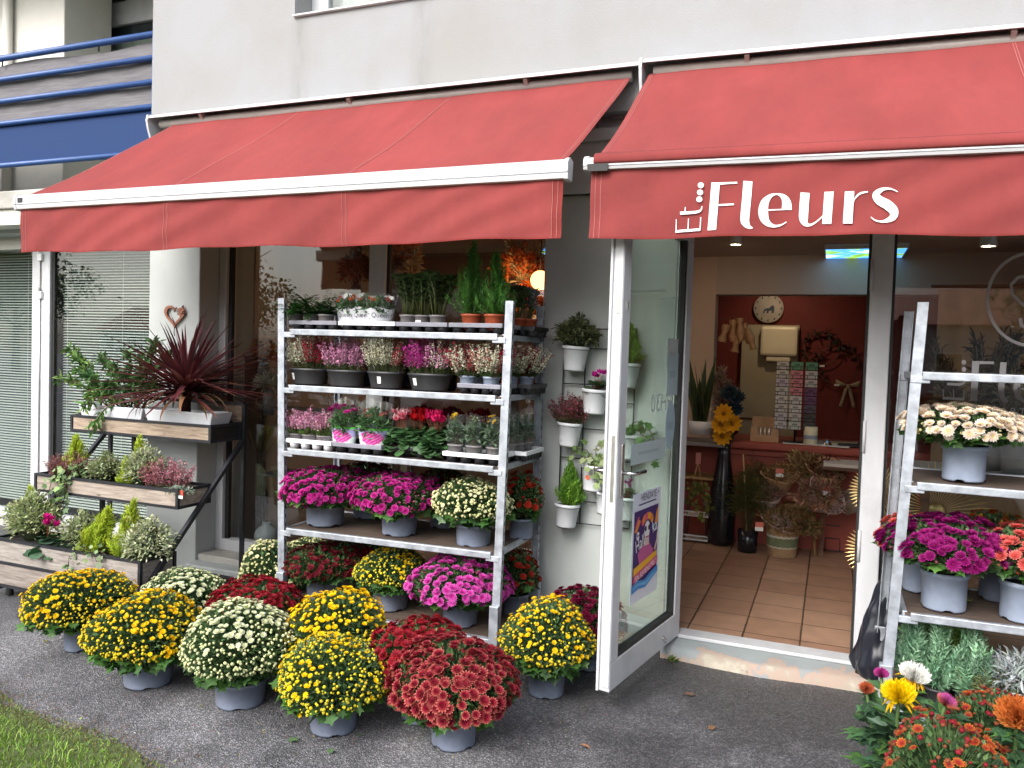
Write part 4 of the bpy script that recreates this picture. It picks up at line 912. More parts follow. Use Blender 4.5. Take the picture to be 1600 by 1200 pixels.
    objs('seam', mb, M['seam'], va)
    # folding arms under the cloth
    for f, sgn in ((.14, 1), (.86, -1)):
        x = xl + (xr - xl) * f; mb = MB(); e = P(x + sgn * .38, 3.84, 2.62)
        tube(mb, [P(x, 4.33, 3.02), e], .022, 8); tube(mb, [e, P(x + sgn * .02, 3.44, 2.43)], .018, 8); obj('arm', mb, M['white_coat'], t)
    return t, va, o, vy
aw1, va1, ao1, vy1 = awning('red cloth awning without lettering, over the plant trolley and the planter stand', -4.63, -1.135, -4.345, -1.087, 0.0, .068, (.333, .668), 1, -4.515, -1.032, 0)
aw2, va2, ao2, vy2 = awning('red cloth awning with the white shop lettering, over the open glass door', -1.03, 2.45, -.985, 2.43, .0165, .036, (.497, ), 2, -1.012, 2.5, .012)
# lettering on the right valance (drawn on the valance plane)
LY = 3.39
def lpt(x, y):
    px, py = 1040 + x / 4.2105, 270 + y / 4.2105
    p = ony(px, py, LY); v = np.clip((2.44 - p[2]) / .29, 0, 1)
    p = ony(px, py, vy2(p[0], v)); return p
let = MB(); lay = [0]
def lpoly(pts):
    lay[0] += 1; V = []
    for (x, y) in pts:
        p = lpt(x, y); p[1] -= .004 + .0003 * lay[0]; V.append(p - ao2)
    let.add(V, [tuple(range(len(V)))])
def lrib(pts, n=8):
    """ribbon (x, y, width) smoothed by Catmull-Rom"""
    a = np.array(pts, float); a = np.vstack([2 * a[0] - a[1], a, 2 * a[-1] - a[-2]]); out = []
    for i in range(1, len(a) - 2):
        for k in range(n):
            t = k / n; out.append(.5 * ((2 * a[i]) + (-a[i - 1] + a[i + 1]) * t + (2 * a[i - 1] - 5 * a[i] + 4 * a[i + 1] - a[i + 2]) * t * t + (-a[i - 1] + 3 * a[i] - 3 * a[i + 1] + a[i + 2]) * t ** 3))
    out.append(a[-2]); q = np.array(out); d = np.gradient(q[:, :2], axis=0); d /= np.linalg.norm(d, axis=1)[:, None]; nn = np.stack([-d[:, 1], d[:, 0]], 1)
    w = np.maximum(q[:, 2:3], 3) / 2; A = q[:, :2] + nn * w; Bq = q[:, :2] - nn * w
    lay[0] += 1; V = []
    for k in range(len(q)):
        for p2 in (A[k], Bq[k]):
            p = lpt(*p2); p[1] -= .004 + .0003 * lay[0]; V.append(p - ao2)
    let.add(V, [(2 * k, 2 * k + 1, 2 * k + 3, 2 * k + 2) for k in range(len(q) - 1)])
lpoly([(303, 65), (358, 65), (333, 375), (277, 380)]); lpoly([(350, 65), (472, 60), (472, 72), (350, 80)]); lpoly([(340, 208), (450, 203), (450, 214), (340, 220)])
lrib([(543, 57, 59), (533, 180, 59), (522, 300, 58), (530, 335, 50), (550, 357, 26), (574, 364, 8)])
lrib([(830, 240, 10), (760, 243, 8), (676, 247, 8)]); lrib([(798, 244, 65), (795, 195, 58), (775, 160, 36), (735, 142, 12), (690, 155, 26), (655, 195, 52), (643, 250, 64), (650, 300, 58), (675, 335, 38), (715, 352, 18), (760, 345, 10), (795, 325, 5)])
lrib([(918, 133, 60), (911, 230, 60), (908, 300, 58), (920, 335, 36), (950, 345, 16), (990, 325, 10), (1036, 285, 8)]); lpoly([(1045, 128), (1106, 125), (1090, 337), (1030, 338)])
lpoly([(1180, 125), (1241, 123), (1228, 335), (1166, 335)]); lrib([(1234, 205, 4), (1246, 170, 9), (1280, 138, 13), (1330, 127, 9)])
lrib([(1527, 127, 5), (1480, 108, 10), (1425, 112, 24), (1385, 145, 46), (1405, 182, 58), (1462, 215, 64), (1500, 255, 60), (1490, 298, 44), (1430, 322, 16), (1380, 315, 9), (1350, 293, 5)])
lpoly([(66, 396), (68, 380), (232, 366), (230, 383)]); lpoly([(68, 380), (70, 308), (75, 308), (74, 380)]); lpoly([(146, 376), (150, 303), (155, 303), (152, 376)]); lpoly([(226, 372), (230, 294), (236, 294), (232, 372)])
lrib([(98, 268, 20), (170, 264, 19), (215, 258, 16), (235, 245, 10), (241, 222, 5)]); lpoly([(127, 262), (129, 228), (135, 228), (133, 262)])
for cx_, cy_ in ((224, 177), (229, 132), (234, 85)): lpoly([(cx_ + 20 * math.cos(a), cy_ + 19 * math.sin(a)) for a in np.linspace(0, 2 * PI, 20, endpoint=False)])
obj('lettering', let, M['label_white'], va2)
# motor box and cable in the dark gap behind the awnings
g = thing('cable_box', 'small grey cable box with a loose cable in the gap between the awnings', 'junction box', (-1.19, 4.48, 2.93))
obj('box_body', box(MB(), -.03, .05, -.04, -.0, .05, .13), M['hood_under'], g, bevel=.004); obj('cover', box(MB(), -.005, .025, -.046, -.04, .075, .105), M['rubber'], g)
mb = MB(); tube(mb, [(.1, -.03, .18), (.05, -.05, .13), (-.02, -.05, .12), (-.1, -.05, .06), (-.12, -.03, 0)], .006, 6); obj('cable', mb, M['hood_under'], g)

# ---------------------------------------------------------------- galvanised plant trolleys
def trolley(label, x0, x1, yf, yb, zbase, shelves, posts, wheels=True):
    t = thing('plant_trolley', label, 'plant trolley', (x0, yf, 0)); o = np.array([x0, yf, 0])
    for (bx_, tx_, y_, sgn, top) in posts:
        mb = MB(); s = sgn
        b = np.array([bx_, y_, .10]) - o; tp = np.array([tx_, y_, top]) - o
        # channel: web facing outwards, two flanges
        for (dx, dy, w, d) in ((0, 0, .042, .004), (-.019, .013, .004, .024), (.019, .013, .004, .024)):
            yy = dy if sgn < 0 else -dy
            a = b + [dx, yy, 0]; c = tp + [dx, yy, 0]
            hexa(mb, [a + [-w / 2, -d / 2, 0], a + [w / 2, -d / 2, 0], a + [w / 2, d / 2, 0], a + [-w / 2, d / 2, 0]], [c + [-w / 2, -d / 2, 0], c + [w / 2, -d / 2, 0], c + [w / 2, d / 2, 0], c + [-w / 2, d / 2, 0]])
        pm_ = mb
        sleeve_ = MB(); hexa(sleeve_, [b + [-.025, -.022, 0], b + [.025, -.022, 0], b + [.025, .022, 0], b + [-.025, .022, 0]], [b + [-.025, -.022, .24], b + [.025, -.022, .24], b + [.025, .022, .24], b + [-.025, .022, .24]])
        sl = pm_; n = int((top - .35) / .05)
        for k in range(n):
            q = b + (tp - b) * ((.35 + k * .05) / (top - .1)); yy = .013 if sgn < 0 else -.013; box(sl, q[0] + .0212, q[0] + .0218, q[1] + yy - .004, q[1] + yy + .004, q[2], q[2] + .022, 1); box(sl, q[0] - .0218, q[0] - .0212, q[1] + yy - .004, q[1] + yy + .004, q[2], q[2] + .022, 1)
        p = obj('post', pm_, [M['galv'], M['rubber']], t); obj('post_sleeve', sleeve_, M['galv'], p, bevel=.003)
    for (zl, zr_) in shelves:
        sh = MB(); a, b = x0 + .035, x1 - .035; z = lambda x: zl + (zr_ - zl) * (x - x0) / (x1 - x0)
        hexa(sh, [np.array((a, yf + .01, z(a) - .018)) - o, np.array((b, yf + .01, z(b) - .018)) - o, np.array((b, yb - .01, z(b) - .018)) - o, np.array((a, yb - .01, z(a) - .018)) - o], [np.array((a, yf + .01, z(a) - .004)) - o, np.array((b, yf + .01, z(b) - .004)) - o, np.array((b, yb - .01, z(b) - .004)) - o, np.array((a, yb - .01, z(a) - .004)) - o])
        so = obj('shelf', sh, M['ply'], t)
        for y in (yf + .0, yb - .0):
            r = MB(); a2, b2 = a + .02, b - .02; s = -1 if y == yf else 1
            hexa(r, [np.array((a2, y - .012, z(a2) - .032)) - o, np.array((b2, y - .012, z(b2) - .032)) - o, np.array((b2, y + .012, z(b2) - .032)) - o, np.array((a2, y + .012, z(a2) - .032)) - o], [np.array((a2, y - .012, z(a2) + .002)) - o, np.array((b2, y - .012, z(b2) + .002)) - o, np.array((b2, y + .012, z(b2) + .002)) - o, np.array((a2, y + .012, z(a2) + .002)) - o])
            obj('shelf_rail', r, M['galv'], so, bevel=.004)
            for xx, sg in ((a2, -1), (b2, 1)):
                r = MB(); box(r, min(xx - .03 * sg, xx + .045 * sg) - o[0], max(xx - .03 * sg, xx + .045 * sg) - o[0], y - .006 - o[1], y + .016 - o[1], z(xx) - .046, z(xx) - .016); obj('hook', r, M['galv'], so, bevel=.003)
        for xx in (a, b):
            r = MB(); box(r, xx - .01 - o[0], xx + .01 - o[0], yf + .02 - o[1], yb - .02 - o[1], z(xx) - .03, z(xx)); obj('side_rail', r, M['galv'], so, bevel=.003)
    bs = MB(); box(bs, x0 + .03 - o[0], x1 - .03 - o[0], .02, yb - yf - .02, zbase - .016, zbase - .002); bb = obj('base', bs, M['ply'], t)
    for y in (yf, yb): r = MB(); box(r, x0 + .026 - o[0], x1 - .026 - o[0], y - .018 - o[1], y + .018 - o[1], zbase - .075, zbase + .002); obj('base_rail', r, M['galv'], bb, bevel=.004)
    for x in (x0, x1): r = MB(); box(r, x - .02 - o[0], x + .02 - o[0], .023, yb - yf - .023, zbase - .07, zbase); obj('base_side', r, M['galv'], bb, bevel=.004)
    for x in (x0 + .07, x1 - .07):
        for y in (yf + .07, yb - .07):
            r = MB(); lathe(r, [(.001, -.015), (.044, -.015), (.05, -.01), (.05, .01), (.044, .015), (.001, .015)], 20); r.v[0] = r.v[0][:, [0, 2, 1]] + [x - o[0], y - o[1], .051]; obj('wheel', r, M['rubber'], t)
    return t
T1 = dict(x0=-2.895, x1=-1.515, yf=3.70, yb=4.26)
Z1, Z2, Z3, Z4, ZB = 1.722, 1.410, 1.050, .600, .165
trolley('galvanised plant trolley left of the door, loaded on five levels', -2.895, -1.515, 3.70, 4.26, ZB, [(Z1 + .004, Z1), (Z2, Z2), (Z3, Z3), (Z4 - .006, Z4 + .010)],
        [(-2.868, -2.913, 3.70, -1, 1.90), (-1.540, -1.513, 3.70, -1, 1.89), (-2.865, -2.90, 4.26, 1, 1.90), (-1.525, -1.545, 4.26, 1, 1.90)])
U1, U2, U3, UB = 1.60, 1.135, .575, .15
trolley('galvanised plant trolley right of the doorway, with its top shelf empty', .30, 1.68, 3.75, 4.30, UB, [(U1, U1), (U2, U2 - .008), (U3, U3 + .008)],
        [(.270, .345, 3.75, -1, 1.895), (1.68, 1.70, 3.75, -1, 1.89), (.275, .335, 4.30, 1, 1.89), (1.68, 1.70, 4.30, 1, 1.89)])
# ---------------------------------------------------------------- chrysanthemums standing on the asphalt
GF = 'potted chrysanthemums standing on the asphalt'
mum_at('yellow', 'leftmost yellow chrysanthemum on the asphalt, in front of the wooden planter', 126, 150, 886, 1021, potw=52, seed=11, group=GF)
mum_at('white', 'small white chrysanthemum behind the two left yellow ones, below the planter', 285, 128, 885, 0, Y=3.20, potw=50, seed=12, group=GF) if 0 else None
def mum_g(kind, label, cx, w, ytop, Y, seed, potw=64, **k):
    p = ony(cx, 900, Y); dp = depth((p[0], Y, 0)); z0 = k.pop('z0', 0.0); c = (p[0], Y, z0)
    R = w / 2 / FPX * dp; pr = potw / 2 / FPX * dp; top = ony(cx, ytop, Y)[2] - z0 - .01
    return mum(kind, label, c, R, top, pr, k.pop('ph', .12), seed, **k)
mum_g('white', 'smaller white chrysanthemum half hidden behind the second yellow one from the left', 287, 130, 887, 3.20, 12, group=GF)
mum_at('yellow', 'second yellow chrysanthemum from the left, round and dense, standing on the asphalt', 231, 176, 926, 1081, potw=80, seed=13, group=GF)
mum_at('white', 'large white chrysanthemum between two yellow ones in the front row on the asphalt', 375, 172, 944, 1114, potw=84, seed=14, group=GF)
mum_g('red', 'red chrysanthemum behind the large white one, near the left trolley post', 398, 150, 907, 3.22, 15, group=GF)
mum_g('yellow_full', 'bright yellow chrysanthemum full of open blooms behind the front row', 528, 156, 921, 3.10, 16, group=GF)
mum_at('yellow_bud', 'green budding yellow chrysanthemum in the middle of the front row', 520, 184, 996, 1156, potw=80, seed=17, group=GF)
mum_g('red', 'red chrysanthemum just behind the large two-tone red one', 662, 150, 965, 3.08, 18, group=GF)
mum_at('red_bi', 'large two-tone red chrysanthemum with salmon edged petals at the front right', 708, 192, 1000, 1179, potw=78, seed=19, group=GF)
mum_at('yellow', 'yellow chrysanthemum alone on the asphalt between trolley and open door', 853, 142, 939, 1096, potw=62, seed=20, group=GF)
mum_g('crimson', 'crimson chrysanthemum partly hidden behind the edge of the glass door', 915, 112, 921, 3.98, 21, group=GF)
mum_g('cream', 'cream budding chrysanthemum at the left trolley post, beside the planter stand', 428, 108, 843, 3.92, 22, group=GF)
mum_g('cream', 'cream chrysanthemum peeping out behind the left trolley post', 476, 80, 839, 4.22, 23, group=GF)
# trolley base level
GT = 'chrysanthemums on the left trolley'
def mum_s(kind, label, cx, w, ytop, Y, zb, seed, potw=58, ph=.115, **k): return mum_g(kind, label, cx, w, ytop, Y, seed, potw=potw, ph=ph, z0=zb, group=k.pop('group', GT), **k)
mum_s('dark_red', 'dark red chrysanthemum at the left end of the trolley base', 507, 122, 846, 3.90, ZB, 31)
mum_s('yellow_bud', 'budding yellow chrysanthemum in the middle of the trolley base', 611, 114, 856, 3.90, ZB, 32)
mum_s('pink', 'bright pink chrysanthemum at the right front of the trolley base', 721, 154, 867, 3.84, ZB, 33, ph=.12)
mum_s('orange_red', 'orange red chrysanthemum at the right back of the trolley base', 806, 72, 858, 4.14, ZB, 34, potw=44)
mum_s('dark_red', 'dark red chrysanthemum in shade at the back of the trolley base', 575, 100, 838, 4.14, ZB, 35)
# shelf above
mum_s('magenta', 'magenta chrysanthemum at the left end of the second shelf from below', 506, 134, 726, 3.88, Z4, 36, potw=62)
mum_s('magenta', 'magenta chrysanthemum in the middle of the second shelf from below', 622, 136, 735, 3.87, Z4, 37, potw=58)
mum_s('cream', 'cream white chrysanthemum on the second shelf from below', 738, 124, 746, 3.85, Z4, 38, potw=58)
mum_s('orange_red', 'red chrysanthemum at the right back of the second shelf from below', 812, 66, 738, 4.12, Z4, 39, potw=40)
mum_s('dark_red', 'dark red chrysanthemum in shade at the back of the magenta ones', 570, 90, 722, 4.16, Z4, 40, potw=44)
mum_s('dark_red', 'dark red chrysanthemum in shade behind the cream white one', 690, 86, 730, 4.16, Z4, 41, potw=44)

# ---------------------------------------------------------------- trays and small pots on the left trolley
def tray(label, px0, px1, z, yf, d, mat, h=.055, group='plant trays on the trolley', under='tray_black', cells=4):
    a = ony(px0, 600, yf); b = ony(px1, 600, yf); w = b[0] - a[0]
    t = thing('plant_tray', label, 'tray', (a[0], yf, z), 0, group)
    mb = MB(); lip = .022
    # rim ring
    o = [(0, 0), (w, 0), (w, d), (0, d)]; i = [(.012, .012), (w - .012, .012), (w - .012, d - .012), (.012, d - .012)]
    V = [(x, y, h) for x, y in o] + [(x, y, h) for x, y in i] + [(x, y, h - lip) for x, y in o] + [(x, y, h - lip) for x, y in i]
    F = [(k, (k + 1) % 4, 4 + (k + 1) % 4, 4 + k) for k in range(4)] + [(8 + k, 8 + (k + 1) % 4, (k + 1) % 4, k) for k in range(4)] + [(4 + k, 4 + (k + 1) % 4, 12 + (k + 1) % 4, 12 + k) for k in range(4)]
    mb.add(V, F); obj('rim', mb, M[mat], t, bevel=.003)
    mb = MB(); box(mb, .011, w - .011, .011, d - .011, h - .024, h - .02)
    nx = cells; ny = max(1, int(d / (w / nx) + .5)); r = min(w / nx, d / ny) * .43
    for a_ in range(nx):
        for b_ in range(ny): lathe(mb, [(.001, .001), (r * .85, .001), (r, h - .022)], 14, ((a_ + .5) * w / nx, (b_ + .5) * d / ny, 0))
    obj('cells', mb, M[under], t); return t
def spot(px, Y, z): p = ony(px, 600, Y); return np.array([p[0], Y, z])
# adjust a pixel column read at picture height y (the verticals lean a little)
def col(px, y, Y, z):
    p = ony(px, y, Y); return np.array([p[0], Y, z])
tray('dark grey tray under the ferns at the left of the top shelf', 449, 523, Z1, 3.715, .24, 'tray_grey')
tray('white tray under the three printed sleeves on the top shelf', 526, 614, Z1, 3.715, .24, 'tray_white')
tray('dark grey tray under the leathery shrubs on the top shelf', 615, 696, Z1, 3.715, .30, 'tray_grey')
tray('dark grey tray under the green conifers at the right of the top shelf', 698, 782, Z1, 3.715, .26, 'tray_grey')
tray('black tray at the right back of the top shelf', 775, 832, Z1, 4.0, .24, 'tray_black')
rng = np.random.default_rng(77)
ZT = Z1 + .018
GP = 'small potted plants on the top shelf'
for i, (px, lab) in enumerate([(462, 'leftmost green fern in a small grey pot on the top shelf'), (487, 'second green fern from the left on the top shelf'), (510, 'third fern from the left, beside the printed sleeves')]):
    mb = MB(); n = 34; a = rng.uniform(0, 6.28, n); L = rng.uniform(.10, .20, n); e = rng.uniform(.3, 1.4, n)
    K = 11; t_ = np.linspace(.1, 1, K)
    for k in range(n):
        el = e[k] - .9 * t_; r = np.cumsum(np.cos(el)) * L[k] / K; z = np.cumsum(np.sin(el)) * L[k] / K
        P = np.stack([np.cos(a[k]) * r, np.sin(a[k]) * r, z], 1); sd = np.array([-math.sin(a[k]), math.cos(a[k]), 0])
        for s in (-1, 1):
            D = np.stack([np.cos(a[k]) * np.cos(el), np.sin(a[k]) * np.cos(el), np.sin(el)], 1) * .5 + sd * s
            place(mb, *LEAF, P, frames_y(D, rng, j=.2), np.stack([np.full(K, .016), .042 * (1.1 - t_ * .7), np.full(K, .012)], 1), cvar(rng, [[(.035, .13, .025), (.05, .17, .03)], [(.03, .085, .02), (.04, .1, .025)], [(.03, .08, .02), (.045, .11, .03)]][i], K, .25))
    potted('fern', lab, col(px, 490, 3.80, ZT), [('foliage', mb, 'leaf')], .047, .075, 'pot_taupe', group=GP)
# printed sleeves (white paper cone, clear film above, word printed on it)
def text_mesh(s, size, spacing=1.0):
    cu = bpy.data.curves.new('txt', 'FONT'); cu.body = s; cu.size = size; cu.space_character = spacing; cu.align_x = 'CENTER'
    o = link(bpy.data.objects.new('txt', cu)); dg = bpy.context.evaluated_depsgraph_get(); me = bpy.data.meshes.new_from_object(o.evaluated_get(dg))
    V = np.array([v.co[:] for v in me.vertices]); F = [tuple(p.vertices) for p in me.polygons]
    bpy.data.objects.remove(o); bpy.data.curves.remove(cu); bpy.data.meshes.remove(me); return V, F
def cone_pt(a, z, r0, r1, h, flat=.55): 
    r = r0 + (r1 - r0) * z / h; return np.array([r * math.sin(a), -r * math.cos(a) * flat, z])
def sleeve(name, label, c, r0, r1, hp, hf, fol, blooms, printed, rotz, group, stalk=0.0):
    """plant in a paper-and-film sleeve: printed(t) builds the paper part"""
    t = thing(name, label, 'wrapped plant', c, rotz, group)
    obj('pot', pot_mb(r0 * .95, .07, .85, 20, False, sy=.7), M['pot_taupe'], t)
    o = obj('foliage', fol, M['leaf'], t); o.location = (0, 0, .065)
    if blooms is not None: o = obj('blooms', blooms, M['petal'], t); o.location = (0, 0, .065)
    if printed: printed(t)
    f = MB(); grid(f, lambda u, v: cone_pt(u * 2 * PI, .005 + v * hf * (1 + .04 * math.sin(u * 25) + .03 * math.sin(u * 44 + 1)), r0, r1, hf), 48, 8); obj('film', f, M['film'], t)
    return t
def queen_print(hp, r0, r1, hf, word, off):
    def go(t):
        mb = MB(); rr = lambda z: 1.0
        def pap(u, v): 
            a = u * 2 * PI; return cone_pt(a, .006 + v * hp * (1 - .16 * abs(math.sin((a + .25) * 1.5))), r0 + .0015, r1 + .0015, hf)
        pp = obj('paper', grid(mb, pap, 64, 8, col=(.62, .63, .68)), M['vc'], t)
        tx = MB(); V, F = text_mesh(word, .036); V2 = []
        for (x, y, z) in V:
            zz = .062 + y; r = r0 + (r1 - r0) * zz / hf; a = (x + off) / r; q = cone_pt(a, zz, r0 + .003, r1 + .003, hf); V2.append(q)
        tx.add(V2, F, 0, (.02, .02, .025)); obj('lettering', tx, M['ink'], pp)
        dt = MB()
        for (a, z) in ((-1.0, .055), (-.85, .032), (-.95, .08), (1.15, .05), (1.0, .075)):
            q = [cone_pt(a + .05 * math.cos(k) , z + .004 * math.sin(k), r0 + .003, r1 + .003, hf) for k in np.linspace(0, 2 * PI, 8, endpoint=False)]; dt.add(q, [tuple(range(8))])
        obj('dots', dt, M['ink'], pp)
    return go
GS = 'printed white paper sleeves on the top shelf'
for i, (px, lab, rz) in enumerate([(545, 'left one of three plants in printed white paper sleeves with orange blooms', -.1), (570, 'middle one of three plants in printed white paper sleeves with orange blooms', .05), (594, 'right one of three printed white sleeves, its folded seam turned to the front', .55)]):
    fo = bush_mb(rng, .062, .115, [(.06, .14, .04), (.08, .18, .06)], 260, .03, .5, core=False); bl = MB(); n = 9
    P = np.stack([rng.uniform(-.055, .055, n), rng.uniform(-.04, .01, n), rng.uniform(.075, .115, n)], 1); tv, tf, T = FL2
    place(bl, tv, tf, P, frames_z(np.stack([rng.normal(size=n) * .4, -.6 + rng.normal(size=n) * .3, np.ones(n) * .7], 1), rng), .013, fcol(T, (.6, .06, .01), (.72, .16, .03), (.5, .2, .02), rng, n))
    sleeve('sleeved_plant', lab, col(px, 490, 3.80, ZT), .052, .098, .118, .185, fo, bl, queen_print(.118, .052, .098, .185, 'Queen', .0), rz, GS)
for i, (px, Y, lab) in enumerate([(638, 3.80, 'left one of the leathery dark green shrubs on the top shelf'), (660, 3.82, 'middle leathery dark green shrub, its grey pot carrying a white tag'), (684, 3.80, 'right one of the leathery dark green shrubs on the top shelf'), (650, 3.96, 'leathery dark green shrub in the back row, left'), (680, 3.96, 'leathery dark green shrub in the back row, right')]):
    mb = rosette_shrub(rng, .225 + .012 * (i % 2), .085, 19, [(.05, .085, .028), (.065, .11, .036), (.035, .065, .022)], .046)
    t = potted('evergreen_shrub', lab, col(px, 500, Y, ZT), [('foliage', mb, 'leaf')], .047, .078, 'pot_taupe', group='leathery shrubs on the top shelf')
    if i == 1: obj('tag', box(MB(), -.016, .016, -.0475, -.046, .03, .05), M['label_white'], t)
for px, Y, H, lab in [(737, 3.80, .40, 'taller left one of two feathery green conifers on the top shelf'), (773, 3.79, .345, 'right one of two feathery green conifers on the top shelf')]:
    mb = spray_conifer(rng, H, .125, [(.07, .22, .03), (.10, .28, .045), (.05, .16, .025)], 120, .022, w=.0045)
    potted('green_conifer', lab, col(px, 500, Y, ZT), [('foliage', mb, 'leaf')], .056, .085, 'pot_terra', group='green conifers on the top shelf')
for px, Y, lab, cc in [(808, 4.06, 'dark leaved plant in a terracotta pot behind the right trolley post', [(.03, .05, .02), (.05, .08, .03)]), (826, 4.13, 'silver grey leaved plant in a terracotta pot at the right back of the top shelf', [(.16, .19, .19), (.22, .25, .25), (.10, .13, .13)])]:
    mb = rosette_shrub(rng, .17, .06, 9, cc, .06, .22, 8)
    potted('leafy_plant', lab, col(px, 500, Y, ZT), [('foliage', mb, 'leaf_dull')], .05, .08, 'pot_terra', group='terracotta pots at the right back of the top shelf')

# ---- heathers in oval bowls
WH, RD, PK, MG, YG = (.78, .76, .60), (.44, .02, .06), (.72, .34, .54), (.56, .05, .34), (.34, .36, .02)
GH = 'dark oval bowls of heather on the trolley'
def bowl(label, px, wpx, blocks, n, L, seed, tags, rx_k=1.0):
    r = np.random.default_rng(seed); c = col(px, 590, 3.835, Z2); rad = wpx / 2 / FPX * depth(c)
    mb = heather_mb(r, n, rad * 1.1, rad * .75, L, blocks, lean=.36, nb=46, start=.26)
    t = potted('heather_bowl', label, c, [('heather', mb, 'petal')], rad, .095, 'pot_dark', group=GH, sy=.72, nseg=40, taper=.78)
    lb = MB()
    a = tags; 
    V = []
    for (da, z) in ((-.11, .03), (.11, .03), (.11, .068), (-.11, .068)):
        rr = rad * (.80 + .2 * z / .095) + .002; V.append((rr * math.sin(a + da), -rr * math.cos(a + da) * .72, z))
    lb.add(V, [(0, 1, 2, 3)]); obj('price_tag', lb, M['label_white'], t)
    return t
bowl('dark bowl of white and red heather at the left of the heather shelf', 483, 66, [(WH, -.8), (WH, -.3), (RD, .35), (RD, .85)], 64, 0.240, 51, -.55)
bowl('dark bowl of pink heather with yellow green shoots behind', 541, 66, [(PK, -.7), (PK, 0), (PK, .5), (PK, .8)], 64, 0.204, 52, -1.15)
bowl('dark bowl of cream white heather, third from the left', 603, 62, [(WH, -.6), (WH, 0), (WH, .55), (RD, 1.1)], 74, 0.264, 53, .0)
bowl('dark bowl of magenta and white heather with a white tag', 672, 74, [(MG, -.7), (MG, -.1), (PK, .3), (WH, .55), (RD, 1.0)], 76, 0.240, 54, -.45)
for px, Y, L, cc, lab in [(530, 4.02, .22, [YG, (.4, .42, .04)], 'yellow green heather behind the pink bowl'), (500, 4.05, .23, [RD, (.4, .02, .06)], 'red heather in the back row behind the white and red bowl'), (640, 4.03, .22, [RD, (.28, .01, .03)], 'red heather in the back row between the cream and magenta bowls'), (580, 4.05, .22, [RD, (.25, .02, .05)], 'dark red heather at the back between the pink and cream bowls'), (700, 4.02, .21, [RD, (.33, .015, .04)], 'crimson heather in the back row behind the magenta bowl')]:
    r = np.random.default_rng(px); mb = heather_mb(r, 26, .06, .05, L, cc, lean=.35, nb=30)
    potted('potted_heather', lab, col(px, 590, Y, Z2), [('heather', mb, 'petal')], .055, .085, 'pot_dark', group='heathers in the back row')
tray('grey tray of small heather pots at the right of the heather shelf', 714, 782, Z2, 3.72, .26, 'tray_grey')
tray('black tray of heather pots at the right back of the heather shelf', 788, 830, Z2, 3.95, .26, 'tray_black')
for px, Y, cc, lab, sd, mt in [(731, 3.79, [(RD, -.9), (WH, -.2), (RD, .5)], 'red and white heather in a small light grey pot, left in the grey tray', 61, 'pot_light'), (768, 3.78, [(WH, -.3), (WH, .2), (RD, .75)], 'white heather in a small light grey pot beside the right front post', 62, 'pot_light'),
        (752, 3.92, [(RD, -.5), (RD, .5)], 'red heather at the back of the grey tray', 63, 'pot_light'), (797, 4.02, [(RD, -.2), (WH, .7)], 'red heather tipped with white behind the right trolley post', 64, 'pot_light'), (822, 4.10, [(RD, -.6), (RD, .3), (WH, .8)], 'dark red heather against the back right trolley post', 65, 'pot_light')]:
    r = np.random.default_rng(sd); mb = heather_mb(r, 40, .065, .065, .215, cc, lean=.62, nb=40, start=.22)
    potted('potted_heather', lab, col(px, 590, Y, Z2 + .018), [('heather', mb, 'petal')], .046, .075, mt, group='small pots of heather in trays')

# ---- middle shelf
tray('white tray of three pink heathers at the left of the middle shelf', 448, 519, Z3, 3.715, .2, 'tray_white', under='tray_white')
tray('grey tray under the two pink printed sleeves', 521, 598, Z3, 3.715, .24, 'tray_grey')
tray('black tray under the cyclamens on the middle shelf', 600, 693, Z3, 3.76, .24, 'tray_black')
tray('white tray of clear wrapped plants at the right of the middle shelf', 694, 783, Z3, 3.715, .22, 'tray_white')
tray('white tray at the right end of the middle shelf', 779, 826, Z3, 3.945, .28, 'tray_white')
for i, (px, lab) in enumerate([(461, 'leftmost of three small pink heathers in the white tray'), (483, 'middle one of three small pink heathers in the white tray'), (506, 'right one of three small pink heathers, beside the printed sleeves')]):
    r = np.random.default_rng(70 + i); mb = heather_mb(r, 26, .05, .05, .165, [(.68, .28, .46), (.74, .4, .54)], lean=.45, nb=36, start=.38, green=(.08, .2, .03))
    potted('potted_heather', lab, col(px, 690, 3.79, Z3 + .018), [('heather', mb, 'petal')], .042, .06, 'pot_taupe', group='three pink heathers in a white tray')
def pink_print(hp, r0, r1, hf):
    def go(t):
        def cf(u, v):
            a = (u - .5) * 2 * PI if 0 else (u * 2 * PI + PI) % (2 * PI) - PI
            if v > .90: return (.10, .52, .05)
            if v < .12: return (.25, .55, .16) if math.sin(u * 90) > -.2 else (.75, .8, .75)
            x = a / 1.0 - .15; y = (v - .52) / .34; rr = x * x + y * y + .18 * math.sin(9 * u * 6) * math.sin(v * 21)
            if rr < .75: return (.55, .015, .27) if math.sin(u * 160 + v * 17) * math.sin(v * 60 + u * 60) > -.45 else (.75, .35, .55)
            return (.42, .40, .66) if v > .5 else (.62, .70, .70)
        def pap(u, v): a = u * 2 * PI; return cone_pt(a, .006 + v * hp * (1 - .12 * math.sin(a + .9)), r0 + .0015, r1 + .0015, hf)
        obj('paper', grid(MB(), pap, 120, 48, colfn=cf), M['vc'], t)
    return go
